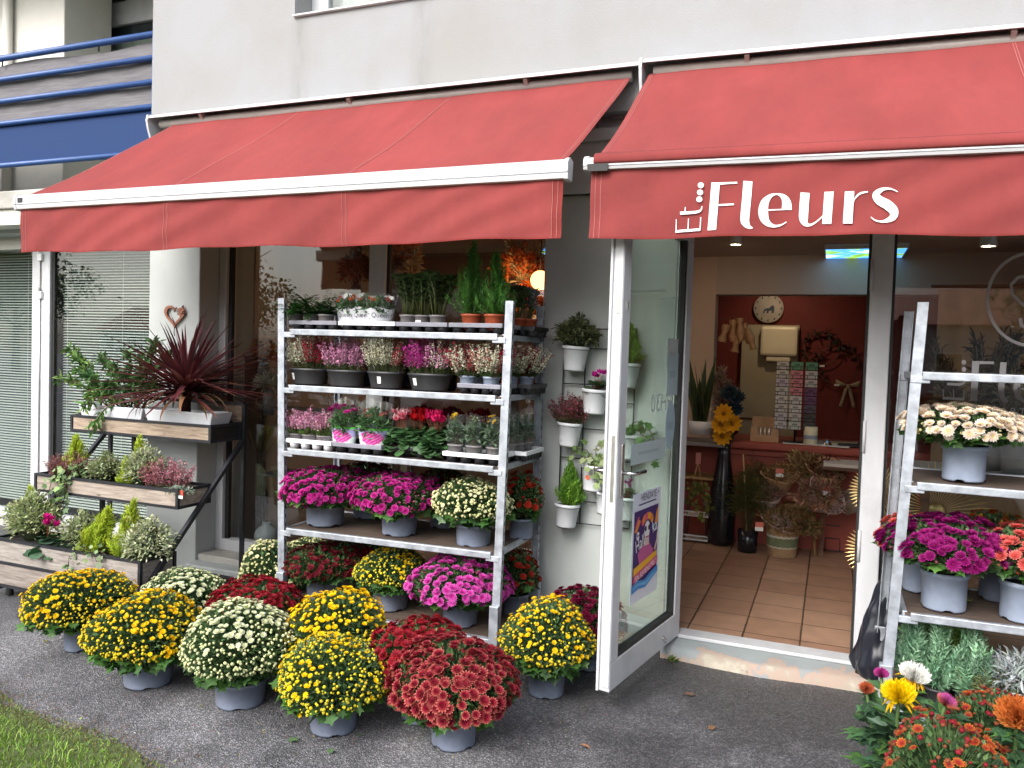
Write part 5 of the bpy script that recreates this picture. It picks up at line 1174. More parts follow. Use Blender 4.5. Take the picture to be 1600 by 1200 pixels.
for px, lab, cc, hh, n, rz in [(538, 'wrapped pink chrysanthemum with a pink and green printed sleeve, left of the pair', (.52, .02, .25), .125, 14, -.15), (583, 'wrapped salmon pink budding chrysanthemum in a pink and green printed sleeve', (.62, .16, .13), .115, 12, .15)]:
    fo = bush_mb(rng, .088, .17, [(.06, .14, .05), (.09, .19, .07)], 620, .03, .5, core=False); bl = MB()
    P = np.stack([rng.uniform(-.085, .085, n), rng.uniform(-.06, .03, n), rng.uniform(hh + .01, hh + .055, n)], 1); tv, tf, T = FL3
    place(bl, tv, tf, P, frames_z(np.stack([rng.normal(size=n) * .35, -.35 + rng.normal(size=n) * .3, np.ones(n)], 1), rng), .024 if hh > .12 else .012, fcol(T, np.array(cc) * .7, cc, np.array(cc) * .6, rng, n))
    sleeve('sleeved_chrysanthemum', lab, col(px, 690, 3.80, Z3 + .018), .068, .118, .130, .265, fo, bl, pink_print(.130, .068, .118, .265), rz, 'pink printed sleeves on the middle shelf')
for px, Y, cc, rim, n, lab in [(627, 3.82, (.58, .10, .16), (.75, .55, .55), 12, 'pale striped pink cyclamen, leftmost on the middle shelf'), (653, 3.87, (.50, .006, .012), None, 20, 'bright red cyclamen on the middle shelf'), (682, 3.82, (.58, .012, .11), None, 16, 'hot pink cyclamen hanging over the shelf rail'), (662, 4.08, (.20, .003, .008), None, 22, 'dark red cyclamen in the back row, left'), (705, 4.08, (.15, .003, .02), None, 22, 'deep wine red cyclamen in the back row, middle'), (748, 4.08, (.22, .004, .012), None, 22, 'dark red cyclamen in the back row, right')]:
    lf, fl = cyclamen_parts(rng, .10, 170, n + 8, cc, .13, fsize=.038, leaf=.056, rim=rim, droop=.45, leafcols=[(.07, .17, .06), (.13, .24, .11), (.05, .12, .045)])
    potted('cyclamen', lab, col(px, 690, Y, Z3 + .018), [('foliage', lf, 'leaf'), ('blooms', fl, 'petal')], .052, .075, 'pot_dark', group='cyclamens on the middle shelf')
GW = 'clear wrapped yellow flowering plants on the middle shelf'
for px, Y, lab, yl in [(712, 3.785, 'clear wrapped plant with yellow buds, left in the white tray', 1), (741, 3.785, 'clear wrapped plant with pale buds, middle of the white tray', 0), (771, 3.785, 'clear wrapped plant sagging beside the right front post', 1), (795, 3.97, 'clear wrapped plant just behind the right front post', 0), (808, 4.05, 'clear wrapped plant in the middle of the right side tray', 0), (820, 4.13, 'clear wrapped plant nearest the back right post', 0)]:
    fo = bush_mb(rng, .042, .155, [(.10, .16, .10), (.14, .2, .13), (.07, .12, .06)], 260, .030, .55, core=False); bl = MB(); n = 6
    P = np.stack([rng.uniform(-.035, .035, n), rng.uniform(-.035, .02, n), rng.uniform(.13, .165, n)], 1); tv, tf, T = FL3
    cc = (.72, .46, .02) if yl else (.6, .62, .3)
    place(bl, tv, tf, P, frames_z(np.stack([rng.normal(size=n) * .4, -.5 + rng.normal(size=n) * .3, np.ones(n)], 1), rng), .013 if yl else .008, fcol(T, np.array(cc) * .8, cc, np.array(cc) * .7, rng, n))
    sleeve('sleeved_plant', lab, col(px, 690, Y, Z3 + .018), .048, .054, .06, .225, fo, bl, None, float(rng.uniform(-.4, .4)), GW)

# ---------------------------------------------------------------- three tier planter stand at the left
def wood():
    m, N, L, B = _nodes('weathered_planks'); B.inputs['Roughness'].default_value = .8; tc = N.new('ShaderNodeTexCoord'); O = tc.outputs['Object']
    mp = N.new('ShaderNodeMapping'); mp.inputs['Scale'].default_value = (1.2, 6, 14); L.new(O, mp.inputs[0])
    n1 = N.new('ShaderNodeTexNoise'); n1.inputs['Scale'].default_value = 5; n1.inputs['Detail'].default_value = 8; n1.inputs['Roughness'].default_value = .65; n1.inputs['Distortion'].default_value = .6; L.new(mp.outputs[0], n1.inputs['Vector'])
    r = N.new('ShaderNodeValToRGB'); e = r.color_ramp.elements; e[0].position = .3; e[0].color = (.155, .125, .105, 1); e[1].position = .72; e[1].color = (.40, .36, .32, 1); e.new(.5).color = (.28, .245, .215, 1); L.new(n1.outputs['Fac'], r.inputs[0])
    at = N.new('ShaderNodeAttribute'); at.attribute_name = 'Col'; mx = N.new('ShaderNodeMix'); mx.data_type = 'RGBA'; mx.blend_type = 'MULTIPLY'; mx.inputs[0].default_value = 1; L.new(r.outputs[0], mx.inputs[6]); L.new(at.outputs['Color'], mx.inputs[7])
    vo = N.new('ShaderNodeTexVoronoi'); vo.inputs['Scale'].default_value = 3.2; mp2 = N.new('ShaderNodeMapping'); mp2.inputs['Scale'].default_value = (1, 1, 3); L.new(O, mp2.inputs[0]); L.new(mp2.outputs[0], vo.inputs['Vector'])
    kr = N.new('ShaderNodeMapRange'); kr.inputs[1].default_value = .10; kr.inputs[2].default_value = .04; L.new(vo.outputs['Distance'], kr.inputs[0])
    m2 = N.new('ShaderNodeMix'); m2.data_type = 'RGBA'; L.new(kr.outputs[0], m2.inputs[0]); L.new(mx.outputs[2], m2.inputs[6]); m2.inputs[7].default_value = (.07, .045, .03, 1); L.new(m2.outputs[2], B.inputs['Base Color'])
    bp = N.new('ShaderNodeBump'); bp.inputs['Strength'].default_value = .25; bp.inputs['Distance'].default_value = .004; L.new(n1.outputs['Fac'], bp.inputs['Height']); L.new(bp.outputs[0], B.inputs['Normal']); return m
M['wood'] = wood()
SX1, SX0, SYB = -3.635, -4.85, 4.245
st = thing('planter_stand', 'three tier black steel planter stand with weathered wooden boxes against the pillar', 'planter stand', (SX0, SYB, 0)); so_ = np.array([SX0, SYB, 0]); SW = SX1 - SX0
def q(x, y, z): return np.array([x, y, z]) - so_
tiers = [(3.95, 4.215, 1.0, 1.115, (1.15, 1.02, .88)), (3.685, 3.945, .622, .742, (1.05, 1.0, .96)), (3.41, 3.665, .21, .372, (.95, .97, 1.0))]
for k, (y0, y1, z0, z1, tint) in enumerate(tiers):
    fr = MB(); b = .017
    for z in (z0 + b / 2, z1 - b / 2):
        for (p1, p2) in (((SX0, y0, z), (SX1, y0, z)), ((SX0, y1, z), (SX1, y1, z)), ((SX0, y0, z), (SX0, y1, z)), ((SX1, y0, z), (SX1, y1, z))): beam(fr, q(*p1), q(*p2), b)
    for x in (SX0, SX1):
        for y in (y0, y1): beam(fr, q(x, y, z0), q(x, y, z1), b + .002, up=(0, 1, 0))
    f = obj('box_frame', fr, M['black_metal'], st)
    w_ = MB(); box(w_, SX0 + .012, SX1 - .012, y0 - .002, y0 + .016, z0 + b, z1 - b, col=tint); w_.v[-1] = w_.v[-1] - so_; obj('front_board', w_, M['wood'], f)
    w_ = MB(); box(w_, SX1 - .016, SX1 + .002, y0 + .014, y1 - .014, z0 + b, z1 - b, col=(.02, .02, .025) if k == 0 else tint); w_.v[-1] = w_.v[-1] - so_; obj('end_board', w_, M['wood'], f)
    w_ = MB(); box(w_, SX0 - .002, SX0 + .016, y0 + .014, y1 - .014, z0 + b, z1 - b, col=tint); w_.v[-1] = w_.v[-1] - so_; obj('end_board', w_, M['wood'], f)
    w_ = MB(); box(w_, SX0 + .012, SX1 - .012, y0 + .03, y1 - .02, z0 + .02, z1 - .03); w_.v[-1] = w_.v[-1] - so_; obj('soil', w_, M['soil'], f)
    w_ = MB(); box(w_, SX0 + .01, SX1 - .01, y1 - .016, y1 - .002, z0 + b, z1 - b, col=tint); w_.v[-1] = w_.v[-1] - so_; obj('back_board', w_, M['wood'], f)
w_ = MB(); box(w_, SX0 + .01, SX1 - .01, 3.402, 3.418, .085, .205, col=(.8, .78, .78)); w_.v[-1] = w_.v[-1] - so_; obj('lower_board', w_, M['wood'], st)
w_ = MB(); box(w_, SX0 + .01, SX1 - .01, 3.41, 4.2, .06, .08); w_.v[-1] = w_.v[-1] - so_; obj('bottom_plate', w_, M['black_metal'], st)
for x in (SX0, SX1):
    w_ = MB(); beam(w_, q(x + .024 if x < -4 else x + .012, SYB, .03), q(x + .024 if x < -4 else x + .012, SYB, 1.235), .024, up=(0, 1, 0)); obj('back_post', w_, M['black_metal'], st)
    w_ = MB(); beam(w_, q(x + .02, 3.43, .20), q(x + .02, SYB - .02, .99), .026, up=(0, 0, 1)); obj('side_brace', w_, M['black_metal'], st)
    w_ = MB(); beam(w_, q(x + .012, 3.40, .055), q(x + .012, SYB, .055), .03, up=(0, 0, 1)); obj('foot', w_, M['black_metal'], st)
for y in (3.45, SYB - .05):
    for x in (SX0 + .08, SX1 - .08): w_ = MB(); lathe(w_, [(.02, .0), (.024, .005), (.02, .05)], 12, q(x, y, 0)); obj('caster', w_, M['rubber'], st)
w_ = MB(); beam(w_, q(SX0 + .28, 3.96, .37), q(SX0 + .28, 3.96, .62), .025, up=(0, 1, 0)); beam(w_, q(SX0 + .28, 4.22, .74), q(SX0 + .28, 4.22, 1.0), .025, up=(0, 1, 0)); objs('tier_support', w_, M['black_metal'], st)
w_ = MB(); beam(w_, q(SX0, SYB, 1.235), q(SX1 + .012, SYB, 1.235), .02); obj('top_bar', w_, M['black_metal'], st)
w_ = MB(); box(w_, SX1 - .16, SX1, SYB - .012, SYB + .004, 1.12, 1.225, col=(.75, .6, .5)); w_.v[-1] = w_.v[-1] - so_; obj('back_panel', w_, M['wood'], st)
# white window boxes on the top tier
def trough(label, x0, x1, y0, y1, z0, z1):
    t = thing('window_box', label, 'planter', ((x0 + x1) / 2, (y0 + y1) / 2, z0), 0, 'white plastic window boxes'); w, d, h = (x1 - x0) / 2, (y1 - y0) / 2, z1 - z0
    mb = MB(); k = .90; g = .012
    ring = lambda s, z, gg=0: [(-w * s + gg, -d * s + gg, z), (w * s - gg, -d * s + gg, z), (w * s - gg, d * s - gg, z), (-w * s + gg, d * s - gg, z)]
    V = ring(k, 0) + ring(1, h) + ring(1, h, g) + ring(.95, h * .8, g); F = [(3, 2, 1, 0)] + [(a, (a + 1) % 4, 4 + (a + 1) % 4, 4 + a) for a in range(4)] + [(4 + a, 4 + (a + 1) % 4, 8 + (a + 1) % 4, 8 + a) for a in range(4)] + [(8 + a, 8 + (a + 1) % 4, 12 + (a + 1) % 4, 12 + a) for a in range(4)]
    mb.add(V, F); obj('trough', mb, M['pot_white'], t, bevel=.008); mb = MB(); mb.add(ring(.94, h * .82, g), [(0, 1, 2, 3)]); obj('soil', mb, M['soil'], t); return t
trough('left white window box on the top tier, planted with a sprawling green shrub', -4.84, -4.245, 3.985, 4.175, 1.09, 1.185)
trough('right white window box on the top tier, holding the dark red cordyline', -4.235, -3.655, 3.985, 4.175, 1.09, 1.185)
rng = np.random.default_rng(123)
# red cordyline
t = thing('cordyline', 'dark red cordyline with strap leaves in the right white window box', 'plant', (-3.965, 4.08, 1.165))
mb = MB(); tube(mb, [(0, 0, 0), (.004, 0, .10), (0, .005, .17)], [.026, .022, .018], 10, col=(.055, .02, .018)); obj('stem', mb, M['leaf_dull'], t)
mb = strap_leaves(rng, 135, .34, .56, .024, [(.13, .028, .034), (.09, .022, .03), (.17, .045, .045)], elev=(-.05, 1.5), curl=.6, base=(0, 0, .10), z_spread=.10)
m2_ = strap_leaves(rng, 85, .50, .68, .030, [(.15, .032, .038), (.10, .024, .032), (.19, .055, .05)], elev=(-.25, .75), curl=.3, base=(0, 0, .13), z_spread=.10); mb.add(np.concatenate(m2_.v), [], 0, np.concatenate(m2_.c)) if 0 else None
obj('leaves', mb, M['leaf'], t); obj('outer_leaves', m2_, M['leaf'], t)
mb = strap_leaves(rng, 44, .26, .46, .024, [(.075, .014, .018), (.28, .15, .08), (.22, .12, .06)], elev=(.0, .45), curl=1.9, base=(0, 0, .09), z_spread=.05); obj('drooping_leaves', mb, M['leaf_dull'], t)
t.scale = (1.22, 1.22, .98)
# sprawling green shrub in the left box
t = thing('laurel_shrub', 'sprawling green shrub with narrow leaves in the left white window box', 'plant', (-4.45, 4.08, 1.165)); mb = MB(); br = MB()
ends = [(-.52, -.02, .36), (-.40, -.05, .22), (-.54, -.06, .16), (-.30, -.08, .20), (-.22, -.04, .30), (-.10, -.06, .27), (.02, -.05, .34), (.12, -.02, .30), (.22, .0, .38), (.30, .03, .34), (.05, .05, .22), (-.05, -.14, .14), (-.18, -.16, .08), (-.12, -.20, -.13), (-.2, -.19, -.02), (.2, -.1, .2), (.1, -.12, .12), (-.35, .0, .1), (.28, -.06, .16), (-.02, -.02, .2), (.15, .06, .42), (-.44, -.03, .30)]
for e in ends:
    e = np.array(e) * [1.16 if e[0] < 0 else 1.0, 1, 1.12]; b = np.array([e[0] * .35 + rng.uniform(-.05, .05), rng.uniform(-.03, .03), 0]); c = b * .4 + e * .6 + [0, 0, .10 if e[2] > 0 else .22]
    tt = np.linspace(0, 1, 10)[:, None]; P = (1 - tt) ** 2 * b + 2 * tt * (1 - tt) * c + tt ** 2 * e; tube(br, P, np.linspace(.005, .002, 10), 6, col=(.10, .06, .035))
    m = 62; u = np.clip(rng.beta(2.2, 1.2, m), 0, 1); Q = np.stack([np.interp(u, tt[:, 0], P[:, k]) for k in range(3)], 1); D = nrm(np.gradient(P, axis=0)); DD = np.stack([np.interp(u, tt[:, 0], D[:, k]) for k in range(3)], 1)
    dd = nrm(DD * .6 + rng.normal(size=(m, 3)) * .65); L_ = rng.uniform(.04, .082, m)
    place(mb, *LONG, Q + rng.normal(size=(m, 3)) * .006, frames_y(dd, rng, j=.4), np.stack([L_ * .33, L_, L_], 1), cvar(rng, [(.11, .23, .05), (.08, .18, .045), (.16, .30, .07), (.22, .34, .09)] if e[2] < .1 or e[0] < -.4 else [(.09, .20, .06), (.06, .14, .045), (.12, .24, .08)], m, .25))
obj('branches', br, M['leaf_dull'], t); obj('leaves', mb, M['leaf'], t)
# middle and bottom tier plants; (kind, px, py of the base, tier, label)
def tp(px, py, y, z): p = ony(px, py, y); return np.array([p[0], y, z])
ZM, ZL = .705, .335
LIME = [(.42, .52, .04), (.48, .58, .06), (.34, .44, .04)]
PALE = [(.40, .45, .24), (.52, .54, .34), (.25, .31, .14), (.18, .24, .09)]
GT2 = 'plants in the middle wooden box'; GT3 = 'plants in the bottom wooden box'
def plant(name, label, c, parts, group, rotz=0): return potted(name, label, c, parts, 0, 0, None, rotz, group, cat='plant')
plant('lime_conifer', 'yellow green conifer behind the dusky heather at the left of the middle box', tp(119, 735, 3.87, ZM), [('foliage', spray_conifer(rng, .25, .11, LIME, 110, .022), 'leaf')], GT2)
plant('heather', 'dusky brownish pink heather at the left end of the middle box', tp(108, 735, 3.77, ZM), [('heather', heather_mb(rng, 80, .12, .06, .17, [(.30, .12, .12), (.36, .17, .17), (.24, .09, .09)], lean=.6, nb=26), 'petal')], GT2)
ivy = [[(0, 0, .05), (-.02, -.07, .08), (-.03, -.13, .02), (-.03, -.15, -.1), (-.01, -.155, -.22)], [(0, 0, .05), (.05, -.06, .09), (.06, -.12, .05), (.04, -.145, -.06), (.02, -.15, -.2)], [(0, 0, .05), (.03, -.05, .1), (.10, -.09, .09), (.13, -.11, .05)], [(0, 0, .05), (-.05, -.08, .07), (-.09, -.14, .0), (-.1, -.15, -.06)], [(0, 0, .05), (.0, -.1, .07), (.01, -.15, -.02), (.0, -.16, -.16), (-.03, -.16, -.28)], [(0, 0, .05), (.02, -.1, .09), (.04, -.15, .0), (.05, -.16, -.1)]]
plant('ivy', 'pale ivy trailing over the front of the middle box', tp(126, 745, 3.80, ZM), [('foliage', ivy_mb(rng, ivy, [(.16, .26, .09), (.24, .33, .14), (.12, .21, .08)], .042), 'leaf')], GT2)
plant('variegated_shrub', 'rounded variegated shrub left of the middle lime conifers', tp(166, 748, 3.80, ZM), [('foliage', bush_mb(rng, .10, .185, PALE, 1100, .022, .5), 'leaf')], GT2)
plant('lime_conifer', 'tall lime conifer behind the large pale shrub in the middle box', tp(217, 750, 3.88, ZM), [('foliage', spray_conifer(rng, .285, .055, LIME, 70, .022), 'leaf')], GT2)
plant('lime_conifer', 'small lime conifer in front of the large pale shrub in the middle box', tp(196, 754, 3.76, ZM), [('foliage', spray_conifer(rng, .165, .045, LIME, 70, .020), 'leaf')], GT2)
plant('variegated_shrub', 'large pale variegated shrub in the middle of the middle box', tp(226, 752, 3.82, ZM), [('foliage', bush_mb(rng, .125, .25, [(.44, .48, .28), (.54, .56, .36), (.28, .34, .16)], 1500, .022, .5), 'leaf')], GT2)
plant('heather', 'pink heather at the right end of the middle box', tp(264, 757, 3.80, ZM), [('heather', heather_mb(rng, 90, .14, .07, .185, [(.54, .20, .26), (.60, .30, .35), (.46, .15, .19)], lean=.55, nb=28), 'petal')], GT2)
t = plant('silver_plant', 'low silvery plant with a red tag at the right end of the middle box', tp(279, 768, 3.73, ZM), [('foliage', bush_mb(rng, .10, .045, [(.3, .36, .3), (.22, .28, .2)], 420, .016, .45, core=False, ry=.05), 'leaf')], GT2)
lb = MB(); box(lb, .015, .065, -.035, -.032, .0, .03, col=(.55, .08, .05)); box(lb, .02, .07, -.043, -.040, -.012, .004, col=(.8, .8, .8)); obj('plant_tag', lb, M['vc'], t)
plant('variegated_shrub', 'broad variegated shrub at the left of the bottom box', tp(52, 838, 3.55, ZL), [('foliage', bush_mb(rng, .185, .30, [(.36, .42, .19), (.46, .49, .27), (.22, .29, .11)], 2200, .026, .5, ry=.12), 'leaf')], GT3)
plant('lime_conifer', 'lime conifer tips rising behind the broad variegated shrub', tp(48, 835, 3.62, ZL), [('foliage', spray_conifer(rng, .30, .10, LIME, 80, .022), 'leaf')], GT3)
lf, fl = cyclamen_parts(rng, .10, 46, 5, (.62, .01, .24), .15, fsize=.036, leaf=.062, spread=.3, leafcols=[(.035, .10, .04), (.05, .13, .06), (.07, .14, .08)])
plant('cyclamen', 'magenta cyclamen with dark leaves at the edge of the bottom box', tp(78, 850, 3.47, ZL), [('foliage', lf, 'leaf'), ('blooms', fl, 'petal')], GT3)
plant('variegated_shrub', 'small variegated shrub between the cyclamen and the lime conifers', tp(128, 850, 3.56, ZL), [('foliage', bush_mb(rng, .11, .22, PALE, 1200, .022, .5), 'leaf')], GT3)
for px, py, y, H, R, lab, tilt in [(145, 862, 3.50, .24, .065, 'left lime conifer leaning to the right in the bottom box', .42), (193, 870, 3.52, .27, .06, 'right lime conifer with a white tag in the bottom box', .22)]:
    t = plant('lime_conifer', lab, tp(px, py, y, ZL), [('foliage', spray_conifer(rng, H * 1.2, R * 1.6, LIME, 120, .028), 'leaf')], GT3); t.rotation_euler = (0, tilt, 0)
lb = MB(); box(lb, -.02, .02, -.02, -.018, .20, .235, col=(.8, .8, .8)); box(lb, -.012, .012, -.0215, -.0205, .205, .225, col=(.7, .25, .2)); obj('plant_tag', lb, M['vc'], t)
plant('ivy', 'low pale ivy between the two lime conifers in the bottom box', tp(150, 872, 3.46, ZL), [('foliage', ivy_mb(rng, [[(0, 0, .02), (-.08, -.03, .05), (-.16, -.05, .02)], [(0, 0, .02), (.06, -.03, .05), (.14, -.04, .03)], [(0, 0, .03), (.02, -.05, .04), (.1, -.08, .0)], [(-.1, -.03, .02), (-.13, -.075, .0), (-.14, -.08, -.1)]], [(.2, .28, .14), (.28, .36, .2), (.14, .22, .08)], .034), 'leaf')], GT3)
plant('variegated_shrub', 'pale variegated shrub hanging over the right end of the bottom box', tp(232, 872, 3.53, ZL - .01), [('foliage', bush_mb(rng, .135, .26, [(.46, .50, .30), (.55, .58, .40), (.30, .36, .18)], 1600, .024, .5, droop=.35), 'leaf')], GT3)
for o_ in list(SC.objects):
    if o_.get('group') in (GT2, GT3) and o_.name.split('.')[0] != 'ivy': o_.scale = (1.14, 1.14, 1.14)
# wooden heart on the pillar
t = thing('heart_decoration', 'brown wooden heart with a bird cut-out hanging on the white pillar', 'wall decoration', (0, 0, 0)); c0 = ony(272, 492, 4.36); t.location = c0
ht = MB(); n = 44
def hp_(a, s=1.0): return (s * .095 * 16 * math.sin(a) ** 3 / 16, s * .0056 * (13 * math.cos(a) - 5 * math.cos(2 * a) - 2 * math.cos(3 * a) - math.cos(4 * a)) )
for k in range(n):
    a0, a1 = 2 * PI * k / n, 2 * PI * (k + 1) / n
    if .55 < a0 < 1.5: continue
    o0, o1, i0, i1 = hp_(a0), hp_(a1), hp_(a0, .74), hp_(a1, .74)
    hexa(ht, [(i0[0], 0, i0[1]), (o0[0], 0, o0[1]), (o1[0], 0, o1[1]), (i1[0], 0, i1[1])], [(i0[0], .012, i0[1]), (o0[0], .012, o0[1]), (o1[0], .012, o1[1]), (i1[0], .012, i1[1])])
obj('heart', ht, pbr('brown_wood', (.26, .10, .06), .7, var=.2, scale=20), t)
bd = MB(); extr(bd, [(1.5 * x_, 1.5 * z_) for x_, z_ in [(.018, .030), (.04, .034), (.052, .046), (.05, .032), (.068, .024), (.05, .018), (.066, .004), (.044, .006), (.036, -.012), (.03, .002), (.02, .0), (.026, .012)]], 'y', 0, .012); obj('bird', bd, bpy.data.materials['brown_wood'], t)
tube(bd := MB(), [(-.0, .006, -.088), (-.004, .006, -.12), (.0, .006, -.15)], .003, 6); obj('tassel', bd, M['black_metal'], t)

# ---------------------------------------------------------------- wire rack with white pots on the grey pillar
RKY = 4.355
def rk(px, py): p = ony(px, py, RKY); return p
ra = rk(876, 700); rb = rk(988, 700); rz0 = rk(930, 820)[2]; rz1 = rk(930, 512)[2]
rack = thing('wall_rack', 'black wire rack fixed to the grey pillar, carrying the white pots', 'wall rack', (ra[0], RKY, rz0)); ro = np.array([ra[0], RKY, rz0])
for x in (ra[0], ra[0] + (rb[0] - ra[0]) * .31, ra[0] + (rb[0] - ra[0]) * .66, rb[0]): mb = MB(); tube(mb, [np.array((x, RKY, rz0)) - ro, np.array((x, RKY, rz1)) - ro], .004, 6); obj('upright', mb, M['black_metal'], rack)
for yy in (514, 545, 601, 628, 671, 718, 785, 820): z = rk(930, yy)[2]; mb = MB(); tube(mb, [np.array((ra[0], RKY - .006, z)) - ro, np.array((rb[0], RKY - .006, z)) - ro], .0035, 6); obj('crossbar', mb, M['black_metal'], rack)
GR = 'white pots hanging on the wall rack'
def wpot(name, label, px, py_rim, parts, wpx=42, spotted=False, Y=4.285, tilt=.10):
    c = ony(px, py_rim, Y); r = wpx / 2 / FPX * depth(c); h = r * 1.85; pos = np.array([c[0], Y, c[2] - h])
    t = thing(name, label, 'hanging pot', pos, 0, GR); obj('pot', pot_mb(r, h, .74, 28, False, .004), M['pot_white'], t)
    so = MB(); lathe(so, [(.0005, h * .9), (r * .9, h * .9)], 16); obj('soil', so, M['soil'], t)
    rg_ = MB(); lathe(rg_, [(r * .97 + .0005, h * .86), (r * .97 + .004, h * .87), (r * .97 + .0005, h * .885)], 28); tube(rg_, [(0, r * .96, h * .87), (0, RKY - Y, h * .89)], .003, 6); obj('hook_ring', rg_, M['black_metal'], t)
    if spotted:
        for (a, z, s_) in ((-.35, .55, 1.0), (.5, .4, .6)):
            d_ = MB(); k = np.linspace(0, 2 * PI, 12, endpoint=False); rr = r * (.74 + .26 * z) + .001; d_.add([((rr) * math.sin(a + .24 * s_ * math.cos(u)), -rr * math.cos(a + .24 * s_ * math.cos(u)), h * z + .014 * s_ * math.sin(u)) for u in k], [tuple(range(12))], 0, (.6, .14, .07) if s_ == 1 else (.1, .25, .08)); obj('painted_spot', d_, M['vc'], t)
    for nm, mb, mt in parts: o = obj(nm, mb, M[mt], t); o.location = (0, 0, h * .9)
    t.rotation_euler = (0, R_(3), 0); return t
wpot('potted_shrub', 'white pot with a bushy variegated shrub, topmost on the wall rack', 898, 541, [('foliage', bush_mb(rng, .118, .195, [(.14, .16, .07), (.09, .11, .04), (.24, .24, .12), (.05, .07, .03)], 1500, .030, .42, droop=.25), 'leaf')])
lf, fl = cyclamen_parts(rng, .075, 34, 7, (.55, .02, .30), .10, fsize=.028, leaf=.05, droop=.2)
wpot('potted_cyclamen', 'white pot with a small magenta cyclamen on the wall rack', 929, 608, [('foliage', lf, 'leaf'), ('blooms', fl, 'petal')], 42)
wpot('potted_heather', 'white pot with dusky pink heather on the wall rack', 889, 660, [('heather', heather_mb(rng, 70, .085, .07, .19, [(.28, .06, .09), (.34, .10, .13), (.22, .05, .06)], lean=.55, nb=26, start=.3, green=(.09, .10, .04)), 'petal')], 40)
wpot('potted_conifer', 'white pot with a lime green conifer, lowest on the wall rack', 885, 786, [('foliage', spray_conifer(rng, .25, .095, [(.14, .30, .03), (.2, .38, .04), (.1, .24, .03)], 170, .022), 'leaf')], 40)
wpot('potted_ivy', 'painted white pot with pale ivy beside the lock of the glass door', 929, 726, [('foliage', ivy_mb(rng, [[(0, 0, 0), (-.03, -.04, .06), (-.06, -.06, .05)], [(0, 0, 0), (.03, -.05, .08), (.08, -.09, .04), (.09, -.1, -.08)], [(0, 0, 0), (-.05, -.02, .09), (-.11, -.03, .11), (-.14, -.03, .05)], [(0, 0, 0), (.0, -.03, .12), (.03, -.04, .15)], [(0, 0, 0), (.01, -.08, .04), (.03, -.1, -.07)], [(0, 0, 0), (.05, -.02, .07), (.1, -.04, .1)]], [(.20, .28, .10), (.30, .36, .18), (.12, .2, .06)], .038), 'leaf')], 44, True)
wpot('potted_conifer', 'white pot with a lime conifer seen through the upper glass of the door', 978, 567, [('foliage', spray_conifer(rng, .24, .10, [(.12, .28, .03), (.17, .34, .04)], 150, .022), 'leaf')], 42)
wpot('potted_ivy', 'white pot with green ivy seen through the middle of the door glass', 981, 678, [('foliage', ivy_mb(rng, [[(0, 0, 0), (.05, -.02, .06), (.12, -.04, .05), (.17, -.05, -.03), (.18, -.05, -.1)], [(0, 0, 0), (.02, -.03, .08), (.05, -.05, .09)], [(0, 0, 0), (-.03, -.03, .06), (-.06, -.04, .03)], [(0, 0, 0), (.06, -.04, .04), (.12, -.05, .0)]], [(.06, .16, .04), (.09, .2, .06)], .042), 'leaf')], 42)
lf, fl = cyclamen_parts(rng, .07, 26, 6, (.30, .06, .22), .09, fsize=.022, leaf=.04, droop=.3)
wpot('potted_viola', 'white pot with small purple flowers behind the lower door glass', 977, 775, [('foliage', lf, 'leaf'), ('blooms', fl, 'petal')], 40)
lf, fl = cyclamen_parts(rng, .055, 22, 0, (.3, .3, .3), .05, leaf=.045, droop=.6)
wpot('potted_cyclamen', 'white pot with dark round leaves hidden behind the door edge', 948, 768, [('foliage', lf, 'leaf')], 38)

# ---------------------------------------------------------------- plants of the right trolley and in front of it
GRT = 'chrysanthemums on the right trolley'
mum_s('blush', 'pale blush chrysanthemum on the middle shelf of the right trolley', 1497, 166, 628, 3.93, U2, 81, potw=64, ph=.155, potmat='pot_light', group=GRT, low=.55, leafmul=1.1, taper=.9)
mum_s('plum', 'deep plum chrysanthemum at the front of the lower right trolley shelf', 1476, 172, 806, 3.90, U3, 82, potw=68, ph=.165, potmat='pot_light', group=GRT, low=.5, taper=.9)
mum_s('salmon', 'salmon pink chrysanthemum at the right edge of the picture on the lower shelf', 1600, 140, 822, 3.88, U3, 83, potw=66, ph=.165, potmat='pot_light', group=GRT, low=.55, taper=.9, leafmul=1.3)
mum_s('salmon', 'dull red chrysanthemum in the back row behind the plum coloured one', 1440, 120, 806, 4.16, U3, 84, potw=60, ph=.15, potmat='pot_light', group=GRT, low=.5)
mum_s('bronze', 'orange and bronze chrysanthemum in the shaded back row of the lower shelf', 1560, 120, 800, 4.17, U3, 85, potw=56, ph=.15, potmat='pot_grey', group=GRT, low=.5)
rng = np.random.default_rng(321)
BLU = [(.20, .38, .22), (.27, .45, .28), (.14, .28, .17)]; LG = [(.26, .42, .09), (.20, .36, .07)]
def chamae(H, R, cols, n):
    """upright ferny cypress"""
    return spray_conifer(rng, H, R, cols, n, .030, up=1.6, w=.0058, nl=22, tipl=.9, col_=.5)
for px, Y, H, R, cc, lab in [(1425, 3.86, .40, .075, BLU, 'blue green upright cypress next to the right trolley post'), (1466, 3.86, .42, .085, BLU, 'blue green upright cypress in the middle of the trolley base'), (1521, 3.83, .40, .085, BLU, 'blue green upright cypress with open tips, rightmost of its row'), (1440, 4.08, .44, .08, LG, 'yellow green cypress behind the blue green ones, left'), (1500, 4.08, .44, .085, LG, 'yellow green cypress behind the blue green ones, right')]:
    potted('cypress', lab, col(px, 1000, Y, UB), [('foliage', chamae(H * .80, R * 1.15, cc, 74), 'leaf')], .055, .09, 'pot_dark', group='upright cypresses on the right trolley base')
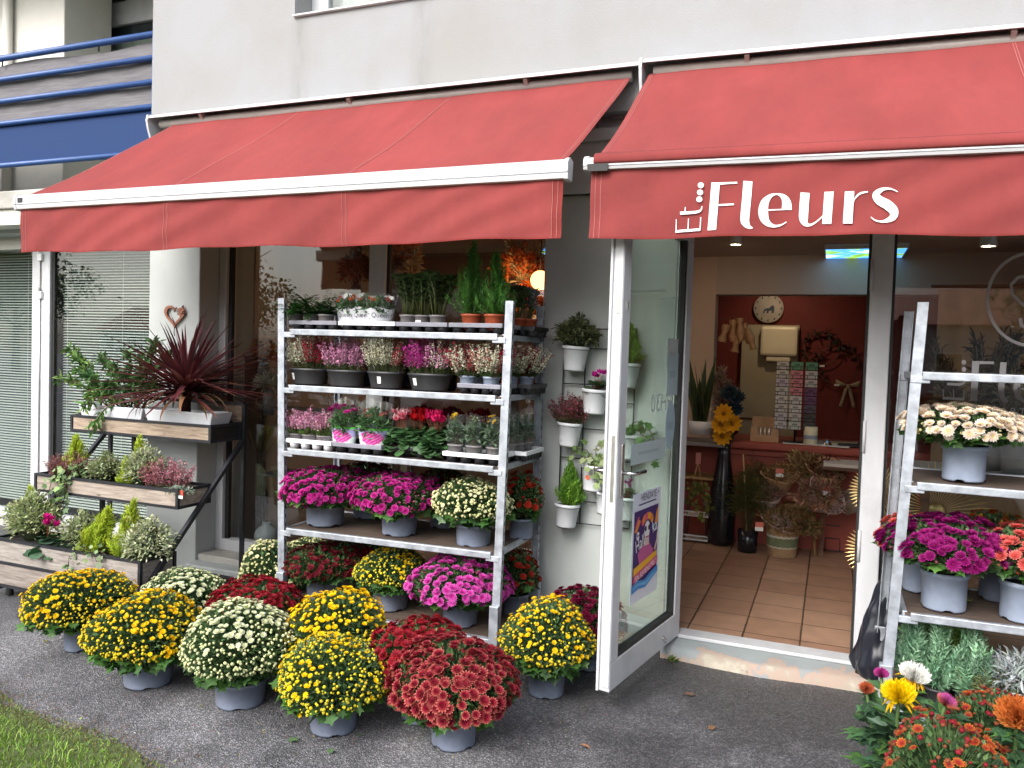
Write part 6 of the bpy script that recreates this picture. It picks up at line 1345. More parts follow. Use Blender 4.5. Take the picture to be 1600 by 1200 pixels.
potted('silver_plant', 'silver white foliage plant at the right of the trolley base', col(1588, 1040, 3.84, UB), [('foliage', bush_mb(rng, .14, .22, [(.34, .38, .38), (.45, .48, .48), (.26, .3, .3)], 900, .045, .22, LONG, core=False), 'leaf_dull')], .07, .09, 'pot_dark', group='foliage plants on the right trolley base')
potted('green_grass', 'olive green fine leaved plant between the cypresses and the silver plant', col(1547, 1060, 3.80, UB), [('foliage', bush_mb(rng, .09, .15, [(.14, .17, .07), (.2, .22, .1)], 700, .035, .14, LONG, core=False), 'leaf_dull')], .05, .08, 'pot_dark', group='foliage plants on the right trolley base')
mum_g('rust', 'rust red and orange chrysanthemum closest to the camera at the lower right', 1492, 196, 1122, 2.62, 91, potw=80, group='chrysanthemums in front of the right trolley', low=.7)
mum_g('rust', 'orange bronze chrysanthemum behind the rust coloured one', 1555, 150, 1080, 3.22, 92, potw=60, group='chrysanthemums in front of the right trolley', low=.7)
# large flowered chrysanthemums
def big_head(rng, R, col_in, col_out, n=150, spider=False, flat=.55, down=None):
    mb = MB(); k = np.arange(n) + .5; z = 1 - 1.15 * k / n; ph_ = k * 2.39996; d = nrm(np.stack([np.sqrt(np.maximum(0, 1 - z * z)) * np.cos(ph_), np.sqrt(np.maximum(0, 1 - z * z)) * np.sin(ph_), z * .8 + .1], 1) + rng.normal(size=(n, 3)) * .1)
    t_ = (k / n)[:, None]; c = np.clip((1 - t_) * np.array(col_in) + t_ * np.array(col_out), 0, 1) * rng.uniform(.88, 1.08, (n, 1))
    L_ = R * rng.uniform(.72, .92, n); place(mb, *LONG, d * R * .15 * [1, 1, flat], frames_y(d * [1, 1, flat], rng, j=.2), np.stack([L_ * .24, L_, L_ * -2.2], 1), c)
    if down is not None:
        m = 16; a = rng.uniform(0, 6.28, m); d = np.stack([np.cos(a), np.sin(a), rng.uniform(-.9, -.3, m)], 1); place(mb, *LONG, np.zeros((m, 3)), frames_y(d, rng, j=.2), np.stack([np.full(m, R * .16), R * rng.uniform(1.0, 1.4, m), np.full(m, R)], 1), cvar(rng, [down], m, .12))
    return mb
def big_mum(label, c, stems_, seed, pr=.085, ph=.15, nl=150, spread=.22, group=None):
    r = np.random.default_rng(seed); t = thing('tall_chrysanthemum', label, 'potted plant', c, 0, group)
    obj('pot', pot_mb(pr, ph, .8, 28, False), pbr('pot_green', (.012, .06, .035), .45, var=.15), t)
    so = MB(); lathe(so, [(.0005, ph * .92), (pr - .005, ph * .92)], 20); obj('soil', so, M['soil'], t)
    fo = MB()
    for (x, y, z, R, ci, co, dn, tl) in stems_:
        b = np.array((x * .2, y * .2, ph * .9)); e = np.array((x, y, z)); mid = b * .45 + e * .55 + np.array((x, y, 0)) * .15; tt = np.linspace(0, 1, 8)[:, None]; P = (1 - tt) ** 2 * b + 2 * tt * (1 - tt) * mid + tt ** 2 * e
        st_ = MB(); tube(st_, P, .006, 7, col=(.10, .17, .05)); s_ = obj('stem', st_, M['leaf'], t)
        hd = obj('flower_head', big_head(r, R, ci, co, 330, down=dn), M['petal'], s_); hd.location = e; hd.rotation_euler = tl
        m = 26; u = r.uniform(.02, .88, m); Q = np.stack([np.interp(u, tt[:, 0], P[:, k]) for k in range(3)], 1); a = r.uniform(0, 6.28, m); d = np.stack([np.cos(a), np.sin(a), r.uniform(-.35, .5, m)], 1); L_ = r.uniform(.08, .13, m) * (1.1 - .4 * u)
        for lobe in (-.55, 0, .55):
            ca, sa = math.cos(lobe), math.sin(lobe); d2 = np.stack([d[:, 0] * ca - d[:, 1] * sa, d[:, 0] * sa + d[:, 1] * ca, d[:, 2]], 1)
            place(fo, *LOBED, Q + (d * (L_ * .3)[:, None] if lobe else 0), frames_y(d2, r, j=.25), np.stack([L_ * .42, L_ * (.62 if lobe else 1), L_], 1), cvar(r, [(.05, .12, .055), (.07, .15, .06), (.04, .09, .045), (.08, .18, .04)], m, .25))
    obj('foliage', fo, M['leaf'], t); return t
YL, WT, PNK, ORG = ((.82, .58, .0), (.86, .66, .01)), ((.80, .80, .76), (.84, .84, .80)), ((.40, .03, .22), (.5, .08, .3)), ((.55, .14, .03), (.62, .22, .05))
c0 = col(1400, 1150, 3.02, 0)
def hd(px, py, Y): p = ony(px, py, Y); return p - c0
h1, h2, h3, h4, h5 = hd(1404, 1086, 2.98), hd(1428, 1056, 3.06), hd(1377, 1054, 3.10), hd(1354, 1077, 3.08), hd(1478, 1098, 3.0)
big_mum('tall chrysanthemum with large yellow and white heads beside the right trolley post', c0, [
    (*h1, .058, *YL, (.80, .52, .01), (.25, -.15, 0)), (*h2, .054, *WT, (.78, .46, .01), (.12, .22, 0)), (*h3, .027, *PNK, None, (.1, 0, 0)), (*h4, .028, (.45, .10, .04), (.55, .16, .08), None, (.35, 0, 0)), (*h5, .034, (.45, .08, .30), (.58, .16, .06), None, (.1, .4, 0))], 401, .085, .14, group='large flowered chrysanthemums')
c0 = col(1590, 1180, 3.0, 0); h1 = hd(1588, 1118, 2.95)
big_mum('tall chrysanthemum with one large orange head at the right edge', c0, [(*h1, .066, *ORG, None, (.45, -.3, 0)), (.15, .05, .38, .06, *ORG, None, (.3, .2, 0))], 402, .085, .14, group='large flowered chrysanthemums')
# black rubbish bag leaning on the right jamb
rng = np.random.default_rng(9)
def bag(u, v):
    a = u * 2 * PI; prof = np.interp(v, [0, .04, .15, .35, .6, .8, .9, .96, 1], [.02, .115, .135, .125, .108, .085, .055, .03, .04]); z = .0 + v * .60
    wr = .008 * math.sin(3 * a + 5 * v) + .005 * math.sin(7 * a - 4 * v + 1) + .0035 * math.sin(13 * a + 6 * v) + .004 * math.sin(22 * v - 5 * a)
    r = prof * (1 + (wr / .1) * min(1, v * 6 + .3)); lean = .10 * v ** 1.4
    return (r * math.cos(a) * 1.0 + lean, r * math.sin(a) * .8, z + .008 * math.sin(7 * a + 13 * v))
c = onz(1362, 1068, .04); t = thing('rubbish_bag', 'shiny black rubbish bag leaning between door jamb and right trolley', 'rubbish bag', (c[0] + .03, c[1] + .06, .04))
obj('bag', grid(MB(), bag, 96, 60), pbr('black_plastic', (.014, .016, .024), .28, var=.3, scale=10, bump=.35, bscale=14, stretch=(1, 1, .5)), t)
kn = MB(); tube(kn, [(.10, 0, .585), (.11, 0, .61), (.115, .0, .65)], [.03, .018, .035], 12); obj('knot', kn, bpy.data.materials['black_plastic'], t)
# small weeds at the step
for px, py, lab, sz in [(1048, 1033, 'small tuft of weed at the step by the door leaf', .05), (1165, 1050, 'small weed growing at the middle of the worn doorstep', .045)]:
    p = onz(px, py, .0); n = 26; a = rng.uniform(0, 6.28, n); d = np.stack([np.cos(a), np.sin(a), rng.uniform(.3, 1.6, n)], 1); mb = MB(); place(mb, *LONG, rng.normal(size=(n, 3)) * [.015, .01, 0], frames_y(d, rng), np.stack([np.full(n, .009), rng.uniform(.5, 1.1, n) * sz, np.full(n, .02)], 1), cvar(rng, [(.12, .2, .04), (.16, .22, .05)], n, .3))
    o = obj('weed', mb, M['leaf']); o.location = (p[0], p[1], .0); tag(o, lab, 'weed', 'weeds at the doorstep')
# ---------------------------------------------------------------- inside the shop
rng = np.random.default_rng(555)
def mats(name, col, **k):
    if name not in M: M[name] = pbr(name, col, **k)
    return M[name]
mats('kraft', (.50, .31, .18), rough=.85, var=.15, scale=12, bump=.2, bscale=25)
mats('tissue', (.56, .44, .42), rough=.9, var=.12, scale=10, bump=.2, bscale=20)
mats('brass', (.78, .58, .26), rough=.4, metal=.45, var=.12)
mats('wicker', (.36, .22, .10), rough=.85, var=.3, scale=60, stretch=(1, 1, 6), bump=.5, bscale=90)
mats('wood_dark', (.12, .06, .035), rough=.7, var=.3, scale=8, stretch=(1, 8, 8))
mats('cream_plastic', (.78, .73, .55), rough=.4, var=.04)
mats('black_gloss', (.012, .013, .018), rough=.22, var=.2)
mats('green_glass', (.05, .075, .05), rough=.15, var=.3)
mats('bamboo', (.42, .27, .12), rough=.6, var=.2, scale=20)
def sky_panel():
    m, N, L, B = _nodes('sky_panel'); tc = N.new('ShaderNodeTexCoord'); n1 = N.new('ShaderNodeTexNoise'); n1.inputs['Scale'].default_value = 3.2; n1.inputs['Detail'].default_value = 6; L.new(tc.outputs['Object'], n1.inputs['Vector'])
    r = N.new('ShaderNodeValToRGB'); e = r.color_ramp.elements; e[0].position = .40; e[0].color = (.10, .24, .03, 1); e[1].position = .62; e[1].color = (.55, .75, .75, 1); e.new(.46).color = (.22, .42, .06, 1); e.new(.49).color = (.05, .25, .72, 1); e.new(.58).color = (.08, .32, .8, 1)
    L.new(n1.outputs['Fac'], r.inputs[0]); L.new(r.outputs[0], B.inputs['Emission Color']); L.new(r.outputs[0], B.inputs['Base Color']); B.inputs['Emission Strength'].default_value = 1.1; return m
M['sky_panel'] = sky_panel()
M['bulb'] = emit('spot_bulb', (1, .8, .55), 3.0)
def cpan(label, x0, x1, y0, y1):
    t = thing('ceiling_panel', label, 'ceiling light', ((x0 + x1) / 2, (y0 + y1) / 2, CZ - .03), 0, 'lit sky pattern ceiling panels'); w, d = (x1 - x0) / 2, (y1 - y0) / 2
    obj('panel', box(MB(), -w + .01, w - .01, -d + .01, d - .01, -.002, .012), M['sky_panel'], t)
    mb = MB(); box(mb, -w, w, -d, -d + .01, -.006, .028); box(mb, -w, w, d - .01, d, -.006, .028); box(mb, -w, -w + .01, -d + .01, d - .01, -.006, .028); box(mb, w - .01, w, -d + .01, d - .01, -.006, .028); obj('frame', mb, M['alu'], t)
a = onz(1288, 389, CZ - .03); b = onz(1421, 386, CZ - .03)
cpan('lit ceiling panel with blue sky and leaves above the doorway, right of the lettering', a[0], b[0], a[1] - .02, a[1] + .62)
a2 = onz(815, 388, CZ - .03); cpan('lit sky panel at the top right corner of the left shop window', a2[0] + .05, a2[0] + .65, a2[1], a2[1] + .6)
def spotlight(label, px, py, Y, lit=26):
    p = ony(px, py, Y); t = thing('spotlight', label, 'spotlight', (p[0], Y, p[2]), 0, 'ceiling spotlights'); mb = MB(); lathe(mb, [(.001, .08), (.035, .08), (.05, -.05), (.04, -.05), (.03, 0), (.001, 0)], 16); obj('shade', mb, M['pot_white'], t)
    mb = MB(); tube(mb, [(0, 0, .08), (0, .0, CZ - p[2])], .01, 8); obj('stem', mb, M['pot_white'], t)
    obj('bulb', lathe(MB(), [(.001, -.02), (.03, -.02)], 14), M['bulb'], t)
    l_ = bpy.data.lights.new('spot_lamp', 'SPOT'); l_.energy = lit; l_.color = (1, .72, .46); l_.spot_size = R_(150); l_.spot_blend = .8; l_.shadow_soft_size = .04; q_ = link(bpy.data.objects.new('spot_lamp', l_)); q_.parent = t; q_.location = (0, 0, -.04); q_.rotation_euler = (R_(38), 0, 0)
spotlight('white ceiling spotlight behind the mullion of the left shop window', 645, 388, 5.6, 4); spotlight('white ceiling spotlight behind the tops of the green conifers', 800, 386, 5.9, 5); spotlight('white ceiling spotlight at the top of the right window', 1545, 372, 5.6, 6); spotlight('white ceiling spotlight just behind the valance above the doorway', 1150, 372, 6.2, 7); spotlight('added white spotlight, unseen behind the ceiling beam, brightening the back wall', 1222, 415, 8.25, 7)  # the last one is added, out of view, to brighten the back room

# counter and what stands on it
CY = 6.95; cz = ony(1240, 694, CY)[2]; cx0 = ony(1139, 700, CY)[0]
ct = thing('counter', 'terracotta painted counter with a rounded top edge facing the door', 'counter', (cx0, CY, FZ))
obj('front', box(MB(), 0, 3.0, 0.0, .7, 0, cz - FZ - .07), M['terra_wall'], ct)
obj('top', box(MB(), -.02, 3.0, -.05, .72, cz - FZ - .07, cz - FZ), M['terra_wall'], ct, bevel=.02)
obj('moulding', box(MB(), 0, 3.0, -.025, 0, cz - FZ - .12, cz - FZ - .072), M['terra_wall'], ct, bevel=.01)
ls = thing('low_shelf', 'low dark shelf along the left inner wall, left of the tall black vase', 'shelf', (ony(1070, 700, 6.9)[0] - .3, 6.75, FZ))
lz = ony(1098, 690, 6.75)[2] - FZ; obj('board', box(MB(), 0, .66, -.1, .3, lz - .03, lz), M['pot_taupe'], ls, bevel=.004)
obj('back_panel', box(MB(), 0, .72, .3, .33, 0, lz), M['terra_wall'], ls); obj('lower_board', box(MB(), 0, .6, .0, .3, lz - .32, lz - .30), M['bamboo'], ls)
def on_counter(px, Y=7.1): p = ony(px, 690, Y); return np.array([p[0], Y, cz])
# card rack
p = on_counter(1241, 7.05); t = thing('card_rack', 'black wire rack full of small cards on the counter', 'card rack', p)
sc_ = depth(p) / FPX; mb = MB(); tube(mb, [(0, 0, 0), (0, 0, 128 * sc_)], .008, 8); lathe(mb, [(.001, .012), (.09, .012), (.10, 0)], 20); obj('stand', mb, M['black_metal'], t)
cw, chh = 19 * sc_, 13.2 * sc_
for c_ in range(3):
    fr = MB()
    for r_ in range(8):
        z = 22 * sc_ + r_ * 13.2 * sc_; x = (c_ - 1) * 21 * sc_; tube(fr, [(x - cw / 2, -.075, z), (x + cw / 2, -.075, z)], .002, 4); tube(fr, [(x - cw / 2, -.077, z + chh * .4), (x + cw / 2, -.077, z + chh * .4)], .002, 4)
        for e in (-1, 1): tube(fr, [(x + e * cw * .3, -.077, z), (x + e * cw * .3, -.077, z + chh * .4)], .002, 4)
    obj('wire_column', fr, M['black_metal'], t)
    for r_ in range(8):
        z = 22 * sc_ + r_ * 13.2 * sc_; x = (c_ - 1) * 21 * sc_; cc = [[(.55, .55, .56), (.5, .5, .55), (.52, .50, .50), (.56, .55, .54), (.5, .5, .5), (.5, .46, .6), (.55, .54, .54), (.5, .5, .5)], [(.5, .55, .5), (.55, .54, .52), (.56, .56, .55), (.55, .55, .55), (.55, .22, .27), (.55, .22, .27), (.55, .22, .27), (.12, .3, .18)], [(.03, .03, .035), (.03, .03, .03), (.08, .06, .1), (.12, .04, .12), (.14, .05, .14), (.5, .5, .52), (.5, .5, .52), (.1, .27, .16)]][c_][r_]
        cd_ = MB(); box(cd_, x - cw * .46, x + cw * .46, -.070, -.066, z, z + chh * .92, col=cc); box(cd_, x - cw * .2, x + cw * .2, -.0712, -.0702, z + chh * .5, z + chh * .72, col=np.array(cc) * .45); obj('card', cd_, M['vc'], t)
p = on_counter(1194, 7.0); t = thing('cardboard_box', 'open brown cardboard display box on the counter', 'box', p); w = 42 * sc_; mb = MB()
box(mb, -w / 2, w / 2, .12, .126, 0, w * .9); box(mb, -w / 2, -w / 2 + .004, 0, .12, 0, w * .55); box(mb, w / 2 - .004, w / 2, 0, .12, 0, w * .55); extr(mb, [(-w / 2, 0), (w / 2, 0), (w / 2, w * .55), (w * .28, w * .55), (w * .22, w * .25), (-w * .22, w * .25), (-w * .28, w * .55), (-w / 2, w * .55)], 'y', -.004, 0); obj('carton', mb, M['kraft'], t)
mb = MB()
for k in range(5): lathe(mb, [(.001, w * .5), (.012, w * .5), (.014, .01)], 10, (-.07 + k * .035, .05, 0))
obj('contents', mb, M['steel'], t)
p = on_counter(1266, 7.0); t = thing('candle', 'cream pillar candle with a grey label on the counter', 'candle', p); r = 10 * sc_; mb = MB(); lathe(mb, [(.001, 28 * sc_), (r * .9, 28 * sc_), (r, 26 * sc_), (r, 0), (.001, 0)], 20); obj('wax', mb, M['cream_plastic'], t); mb = MB(); lathe(mb, [(r + .001, 9 * sc_), (r + .001, 15 * sc_)], 20); obj('label_band', mb, M['pot_light'], t)
for i, (px, Y, w, d, rz, cc, lab) in enumerate([(1245, 6.97, .22, .12, .1, (.6, .58, .55), 'white paper slip on the counter beside the candle'), (1298, 7.0, .30, .18, -.15, (.62, .6, .55), 'loose white papers on the counter by the telephone'), (1312, 7.2, .35, .22, .2, (.5, .42, .28), 'yellowish folder lying at the back of the counter')]):
    t = obj('paper_sheet', box(MB(), -w / 2, w / 2, -d / 2, d / 2, .002, .008 + .004 * i, col=cc), M['vc']); t.location = on_counter(px, Y); t.rotation_euler = (0, 0, rz); tag(t, lab, 'paper', 'papers on the counter')
t = thing('telephone', 'black handset lying on the counter at the door jamb', 'telephone', on_counter(1330, 7.0), .3); obj('body', box(MB(), -.10, .10, -.03, .03, .0, .03), M['black_gloss'], t, bevel=.01); obj('earpiece', box(MB(), .06, .11, -.032, .032, .028, .042), M['black_gloss'], t, bevel=.008)
t = thing('bell', 'small chrome bell on the counter', 'bell', on_counter(1292, 6.97)); mb = MB(); lathe(mb, [(.04, 0), (.038, .02), (.022, .04), (.004, .045), (.001, .052)], 20); obj('dome', mb, M['chrome'], t); obj('button', lathe(MB(), [(.001, .06), (.006, .058), (.005, .05)], 10), M['chrome'], t)
p = ony(1315, 728, 6.6); t = thing('paper_tray', 'white shelf of papers below the counter edge, at the door jamb', 'paper tray', (p[0], 6.6, p[2])); obj('board', box(MB(), -.14, .2, -.06, .3, -.03, -.005), M['wood_dark'], t); obj('papers', box(MB(), -.13, .19, -.07, .28, -.004, .02, col=(.6, .57, .53)), M['vc'], t)
for x in (-.12, .18): obj('leg', box(MB(), x - .015, x + .015, .1, .13, -p[2] + FZ, -.03), M['wood_dark'], t)
# back wall things
p = ony(1201, 482, BKY - .03); t = thing('wall_clock', 'round white wall clock with a blue grey motif on the dark red wall', 'clock', p); r = 22.5 / FPX * depth(p); mb = MB(); lathe(mb, [(.001, 0), (r, 0), (r, .02), (r * .97, .025), (.001, .025)], 40); mb.v[0] = mb.v[0][:, [0, 2, 1]] * [1, -1, 1]; obj('dial', mb, pbr('clock_face', (.5, .47, .42), .6, var=.1, scale=14), t)
mb = MB(); extr(mb, [(-.5, -.45), (-.38, -.1), (-.2, .0), (.05, .02), (.3, .3), (.5, .2), (.52, -.1), (.45, -.45), (.3, -.45), (.28, -.2), (.05, -.25), (0, -.45), (-.15, -.45), (-.15, -.2), (-.3, -.25), (-.35, -.45)], 'y', -.028, -.026); mb.v[0][:, [0, 2]] *= r * .75; obj('motif', mb, pbr('clock_ink', (.05, .08, .11), .7), t)
mb = MB()
for k in range(12): a = k * PI / 6; box(mb, r * .84 * math.sin(a) - .006, r * .84 * math.sin(a) + .006, -.0275, -.0255, r * .84 * math.cos(a) - .012, r * .84 * math.cos(a) + .012)
obj('hour_marks', mb, bpy.data.materials['clock_ink'], t)
p = ony(1217, 535, BKY - .16); s_ = depth(p) / FPX; t = thing('towel_dispenser', 'cream paper towel dispenser on the dark red wall', 'dispenser', p); obj('cover', box(MB(), -28 * s_, 28 * s_, -.02, .15, -22 * s_, 25 * s_), M['cream_plastic'], t, bevel=.03); obj('slot', box(MB(), -18 * s_, 18 * s_, .0, .1, -30 * s_, -22.5 * s_), M['cream_plastic'], t, bevel=.01)
p = ony(1190, 600, BKY - .05); t = thing('cupboard', 'tall cream cupboard behind the cards and dried flowers', 'cupboard', (p[0], BKY - .06, FZ)); obj('carcass', box(MB(), -.22, .36, -.02, .05, 0, ony(1190, 508, BKY)[2] - FZ), pbr('cupboard_paint', (.42, .38, .27), .5, var=.05), t); obj('shelf_line', box(MB(), -.21, .35, -.026, -.02, .9, .92), M['wood_dark'], t)
# hanging ornaments on the red wall
def ring(mb, r, tr_, c=(0, 0, 0), n=28): 
    a = np.linspace(0, 2 * PI, n); tube(mb, np.stack([c[0] + r * np.cos(a), np.full(n, c[1]), c[2] + r * np.sin(a)], 1), tr_, 6, cap=False)
for px, py, rr, lab in [(1285, 545, .17, 'dark twig wreath hanging on the red wall, upper'), (1308, 570, .20, 'thin wire wreath on the red wall with a small tag')]:
    p = ony(px, py, BKY - .05); t = thing('wreath', lab, 'wreath', p, 0, 'wreaths on the red wall'); mb = MB(); ring(mb, rr, .006); obj('hoop', mb, M['wood_dark'], t); n = 40; a = rng.uniform(0, 4, n); mb = MB(); place(mb, *LONG, np.stack([rr * np.cos(a), 0 * a - .01, rr * np.sin(a)], 1), frames_y(rng.normal(size=(n, 3)) * [1, .3, 1], rng), np.stack([np.full(n, .03), np.full(n, .08), np.full(n, .05)], 1), cvar(rng, [(.09, .05, .04), (.06, .06, .05)], n, .3)); obj('twigs', mb, M['leaf_dull'], t)
    obj('tag', box(MB(), -.02, .03, -.03, -.028, -rr - .02, -rr + .0), M['label_white'], t)
p = ony(1325, 605, BKY - .05); t = thing('ribbon_bow', 'beige ribbon bow with long tails on the dark red wall', 'bow', p); mb = MB()
for s in (-1, 1):
    grid(mb, lambda u, v: (s * (.02 + .10 * u), -.02 * math.sin(PI * u), .02 + (v - .5) * .06 * (u + .3) + .02 * u), 6, 2); grid(mb, lambda u, v: (s * (.015 + .05 * u) + (v - .5) * .035, -.01, -.01 - .2 * u), 8, 2)
obj('ribbon', mb, pbr('ribbon', (.34, .28, .2), .7), t, solid=.002); obj('knot', box(MB(), -.018, .018, -.03, 0, -.015, .03), bpy.data.materials['ribbon'], t, bevel=.006)
# gold hanging bags above the counter
p = ony(1152, 525, 7.2); s_ = depth(p) / FPX; t = thing('garland', 'hanging garland of golden kraft packets above the cards', 'garland', p)
tube(mb := MB(), [(-30 * s_, 0, 24 * s_), (-5 * s_, 0, 30 * s_), (25 * s_, 0, 18 * s_)], .004, 6); obj('rod', mb, M['wood_dark'], t)
for i, (dx, dz, ln_, rz) in enumerate([(-20, 4, 28, .25), (-7, 8, 34, .0), (4, 10, 36, -.1), (14, 4, 32, -.25), (20, -4, 34, -.3), (-2, -12, 26, .1)]):
    mb = MB(); grid(mb, lambda u, v: (math.sin(u * 2 * PI) * 7 * s_ * (.8 + .2 * math.sin(v * 9 + i)), math.cos(u * 2 * PI) * 5 * s_, (.5 - v) * ln_ * s_ + .004 * math.sin(u * 30 + v * 14)), 20, 10)
    o = obj('packet', mb, pbr('gold_kraft', (.38, .22, .11), .45, var=.3, scale=30, bump=.6, bscale=40, metal=.3) if i == 0 else bpy.data.materials['gold_kraft'], t); o.location = (dx * s_, .02 * (i % 2), dz * s_); o.rotation_euler = (0, rz, 0)
# snake plant on the low shelf
p = ony(1094, 678, 6.75); t = thing('snake_plant', 'tall snake plant with yellow edged leaves in a white pot', 'potted plant', p); mb = MB(); lathe(mb, [(.001, 0), (.085, 0), (.10, .11), (.09, .11), (.08, .09), (.001, .09)], 24); obj('pot', mb, M['pot_white'], t)
mb = MB()
for k in range(17):
    a = rng.uniform(0, 6.28); H_ = rng.uniform(.30, .60); ln_ = rng.uniform(.02, .16); r0 = rng.uniform(0, .05); K = 9; tt = np.linspace(0, 1, K); w = .035 * np.sin(np.clip(tt * .8 + .2, 0, 1) * PI) ** .5 * (1 - tt ** 4) + .001
    c = np.stack([np.cos(a) * (r0 + ln_ * tt ** 1.3), np.sin(a) * (r0 + ln_ * tt ** 1.3), .09 + H_ * tt], 1); b = rng.uniform(0, 6.28); sd = np.array([math.cos(b), math.sin(b), 0]); V = []; C = []
    for s, ccol in ((-1, (.26, .24, .06)), (-.78, (.04, .075, .035)), (.78, (.04, .075, .035)), (1, (.26, .24, .06))): V.append(c + sd * (s * w)[:, None] + np.array([-sd[1], sd[0], 0]) * (abs(s) * w * .25)[:, None]); C.append(np.tile(ccol, (K, 1)))
    mb.add(np.concatenate(V), [(j * K + i, j * K + i + 1, (j + 1) * K + i + 1, (j + 1) * K + i) for j in range(3) for i in range(K - 1)], 0, np.concatenate(C), True)
obj('leaves', mb, M['leaf'], t)
# tall black vase with artificial flowers
p = onz(1126, 850, FZ); t = thing('floor_vase', 'tall black floor vase with a narrow neck', 'vase', p); s_ = depth(p) / FPX; mb = MB(); lathe(mb, [(.001, 0), (15 * s_, 0), (20 * s_, 8 * s_), (21 * s_, 50 * s_), (19 * s_, 80 * s_), (13 * s_, 115 * s_), (9.5 * s_, 140 * s_), (10 * s_, 166 * s_), (8.5 * s_, 166 * s_), (8 * s_, 140 * s_)], 32); obj('body', mb, M['black_gloss'], t); obj('rim', lathe(MB(), [(10 * s_, 164 * s_), (11 * s_, 167 * s_), (9 * s_, 168 * s_)], 32), M['black_gloss'], t)
VS = t.location.copy()
t = thing('artificial_flowers', 'four large yellow artificial blooms in the tall black vase', 'artificial flowers', (VS[0], VS[1], FZ + 160 * s_)); sm = MB()
for i, (px, py) in enumerate([(1131, 646), (1144, 662), (1126, 664), (1128, 682)]):
    q_ = ony(px, py, VS[1] - .12) - np.array(t.location); mb = MB(); tv, tf, T = FL1; n = 1
    for L_ in (1, .7): place(mb, tv, tf, np.zeros((1, 3)), frames_z(np.array([[.15 * i - .2, -1, .35]]), rng), .085 * L_, fcol(T, (.62, .25, .0), (.75, .42, .02), (.3, .12, .01), rng, 1, .05))
    o = obj('bloom', mb, M['petal'], t); o.location = q_; tube(sm, [(0, 0, -.1), q_ * .6 + [0, .03, 0], q_], .004, 6, col=(.1, .12, .04))
obj('stems', sm, M['leaf_dull'], t)
t = thing('blue_flowers', 'dark blue artificial blooms beside the snake plant', 'artificial flowers', (VS[0] + .05, VS[1] + .12, FZ + 158 * s_)); sm = MB()
for i, (px, py, sz) in enumerate([(1140, 615, .085), (1153, 622, .07), (1148, 640, .075)]):
    q_ = ony(px, py, VS[1] + .08) - np.array(t.location); mb = MB(); tv, tf, T = FL3; place(mb, tv, tf, np.zeros((1, 3)), frames_z(np.array([[.2 * i - .2, -.9, .6]]), rng), sz, fcol(T, (.02, .04, .06), (.045, .085, .13), (.02, .03, .04), rng, 1, .05)); o = obj('bloom', mb, M['petal'], t); o.location = q_; tube(sm, [(0, 0, 0), q_], .004, 6, col=(.08, .08, .05))
obj('stems', sm, M['leaf_dull'], t)
def plume(mb, base, tip, w, n, col, sag=.1):
    base, tip = np.array(base), np.array(tip); u = rng.uniform(.35, 1, n); P = base + (tip - base) * u[:, None]; d = nrm((tip - base)[None] + rng.normal(size=(n, 3)) * np.linalg.norm(tip - base) * .55); L_ = w * rng.uniform(.5, 1.2, n) * (1.15 - .6 * u)
    place(mb, *LONG, P, frames_y(d, rng), np.stack([np.full(n, .006), L_, L_], 1), cvar(rng, [col], n, .2)); tube(mb, [base, tip], .003, 5, col=(.3, .22, .12))
t = thing('pampas_grass', 'dusty pink pampas plumes between the snake plant and the cupboard', 'dried plant', (VS[0] + .02, VS[1] + .22, FZ + 150 * s_)); mb = MB()
for px, py in ((1118, 590), (1128, 580), (1138, 600), (1122, 620), (1148, 612)): plume(mb, (0, 0, -.05), ony(px, py, VS[1] + .25) - np.array(t.location), .13, 240, (.38, .28, .22))
obj('plumes', mb, M['leaf_dull'], t)
# hanging plant and small white stand at the left
p = ony(1090, 745, 6.35); t = thing('hanging_ivy', 'yellow green trailing plant in a string hanger at the left of the doorway', 'hanging plant', p); mb = MB()
for e in (-1, 1): tube(mb, [(0, 0, .12), (e * .05, 0, -.12)], .003, 5)
obj('strings', mb, M['bamboo'], t); obj('tag', box(MB(), -.02, .02, -.004, 0, .10, .19, col=(.5, .2, .17)), M['vc'], t)
obj('foliage', ivy_mb(rng, [[(0, 0, -.1), (.04, -.04, -.05), (.06, -.06, -.2), (.06, -.05, -.32)], [(0, 0, -.1), (-.05, -.04, -.05), (-.07, -.06, -.2)], [(0, 0, -.1), (.0, -.05, -.04), (.01, -.07, -.24)], [(0, 0, -.1), (.08, .0, -.08), (.1, -.02, -.25)]], [(.17, .18, .03), (.1, .12, .02)], .04), M['leaf'], t)
p = onz(1086, 848, FZ); t = thing('wire_stand', 'small white wire stand on the tiles left of the black vase', 'stand', p); mb = MB()
for x in (-.09, .09):
    for y in (0, .12): tube(mb, [(x, y, 0), (x * .8, y, .32)], .005, 6)
obj('legs', mb, M['black_metal'], t)
for z in (.02, .22): mb = MB(); box(mb, -.1, .1, -.005, .13, z, z + .012); box(mb, -.1, .1, -.008, -.0, z + .035, z + .045); obj('shelf_frame', mb, M['pot_white'], t)
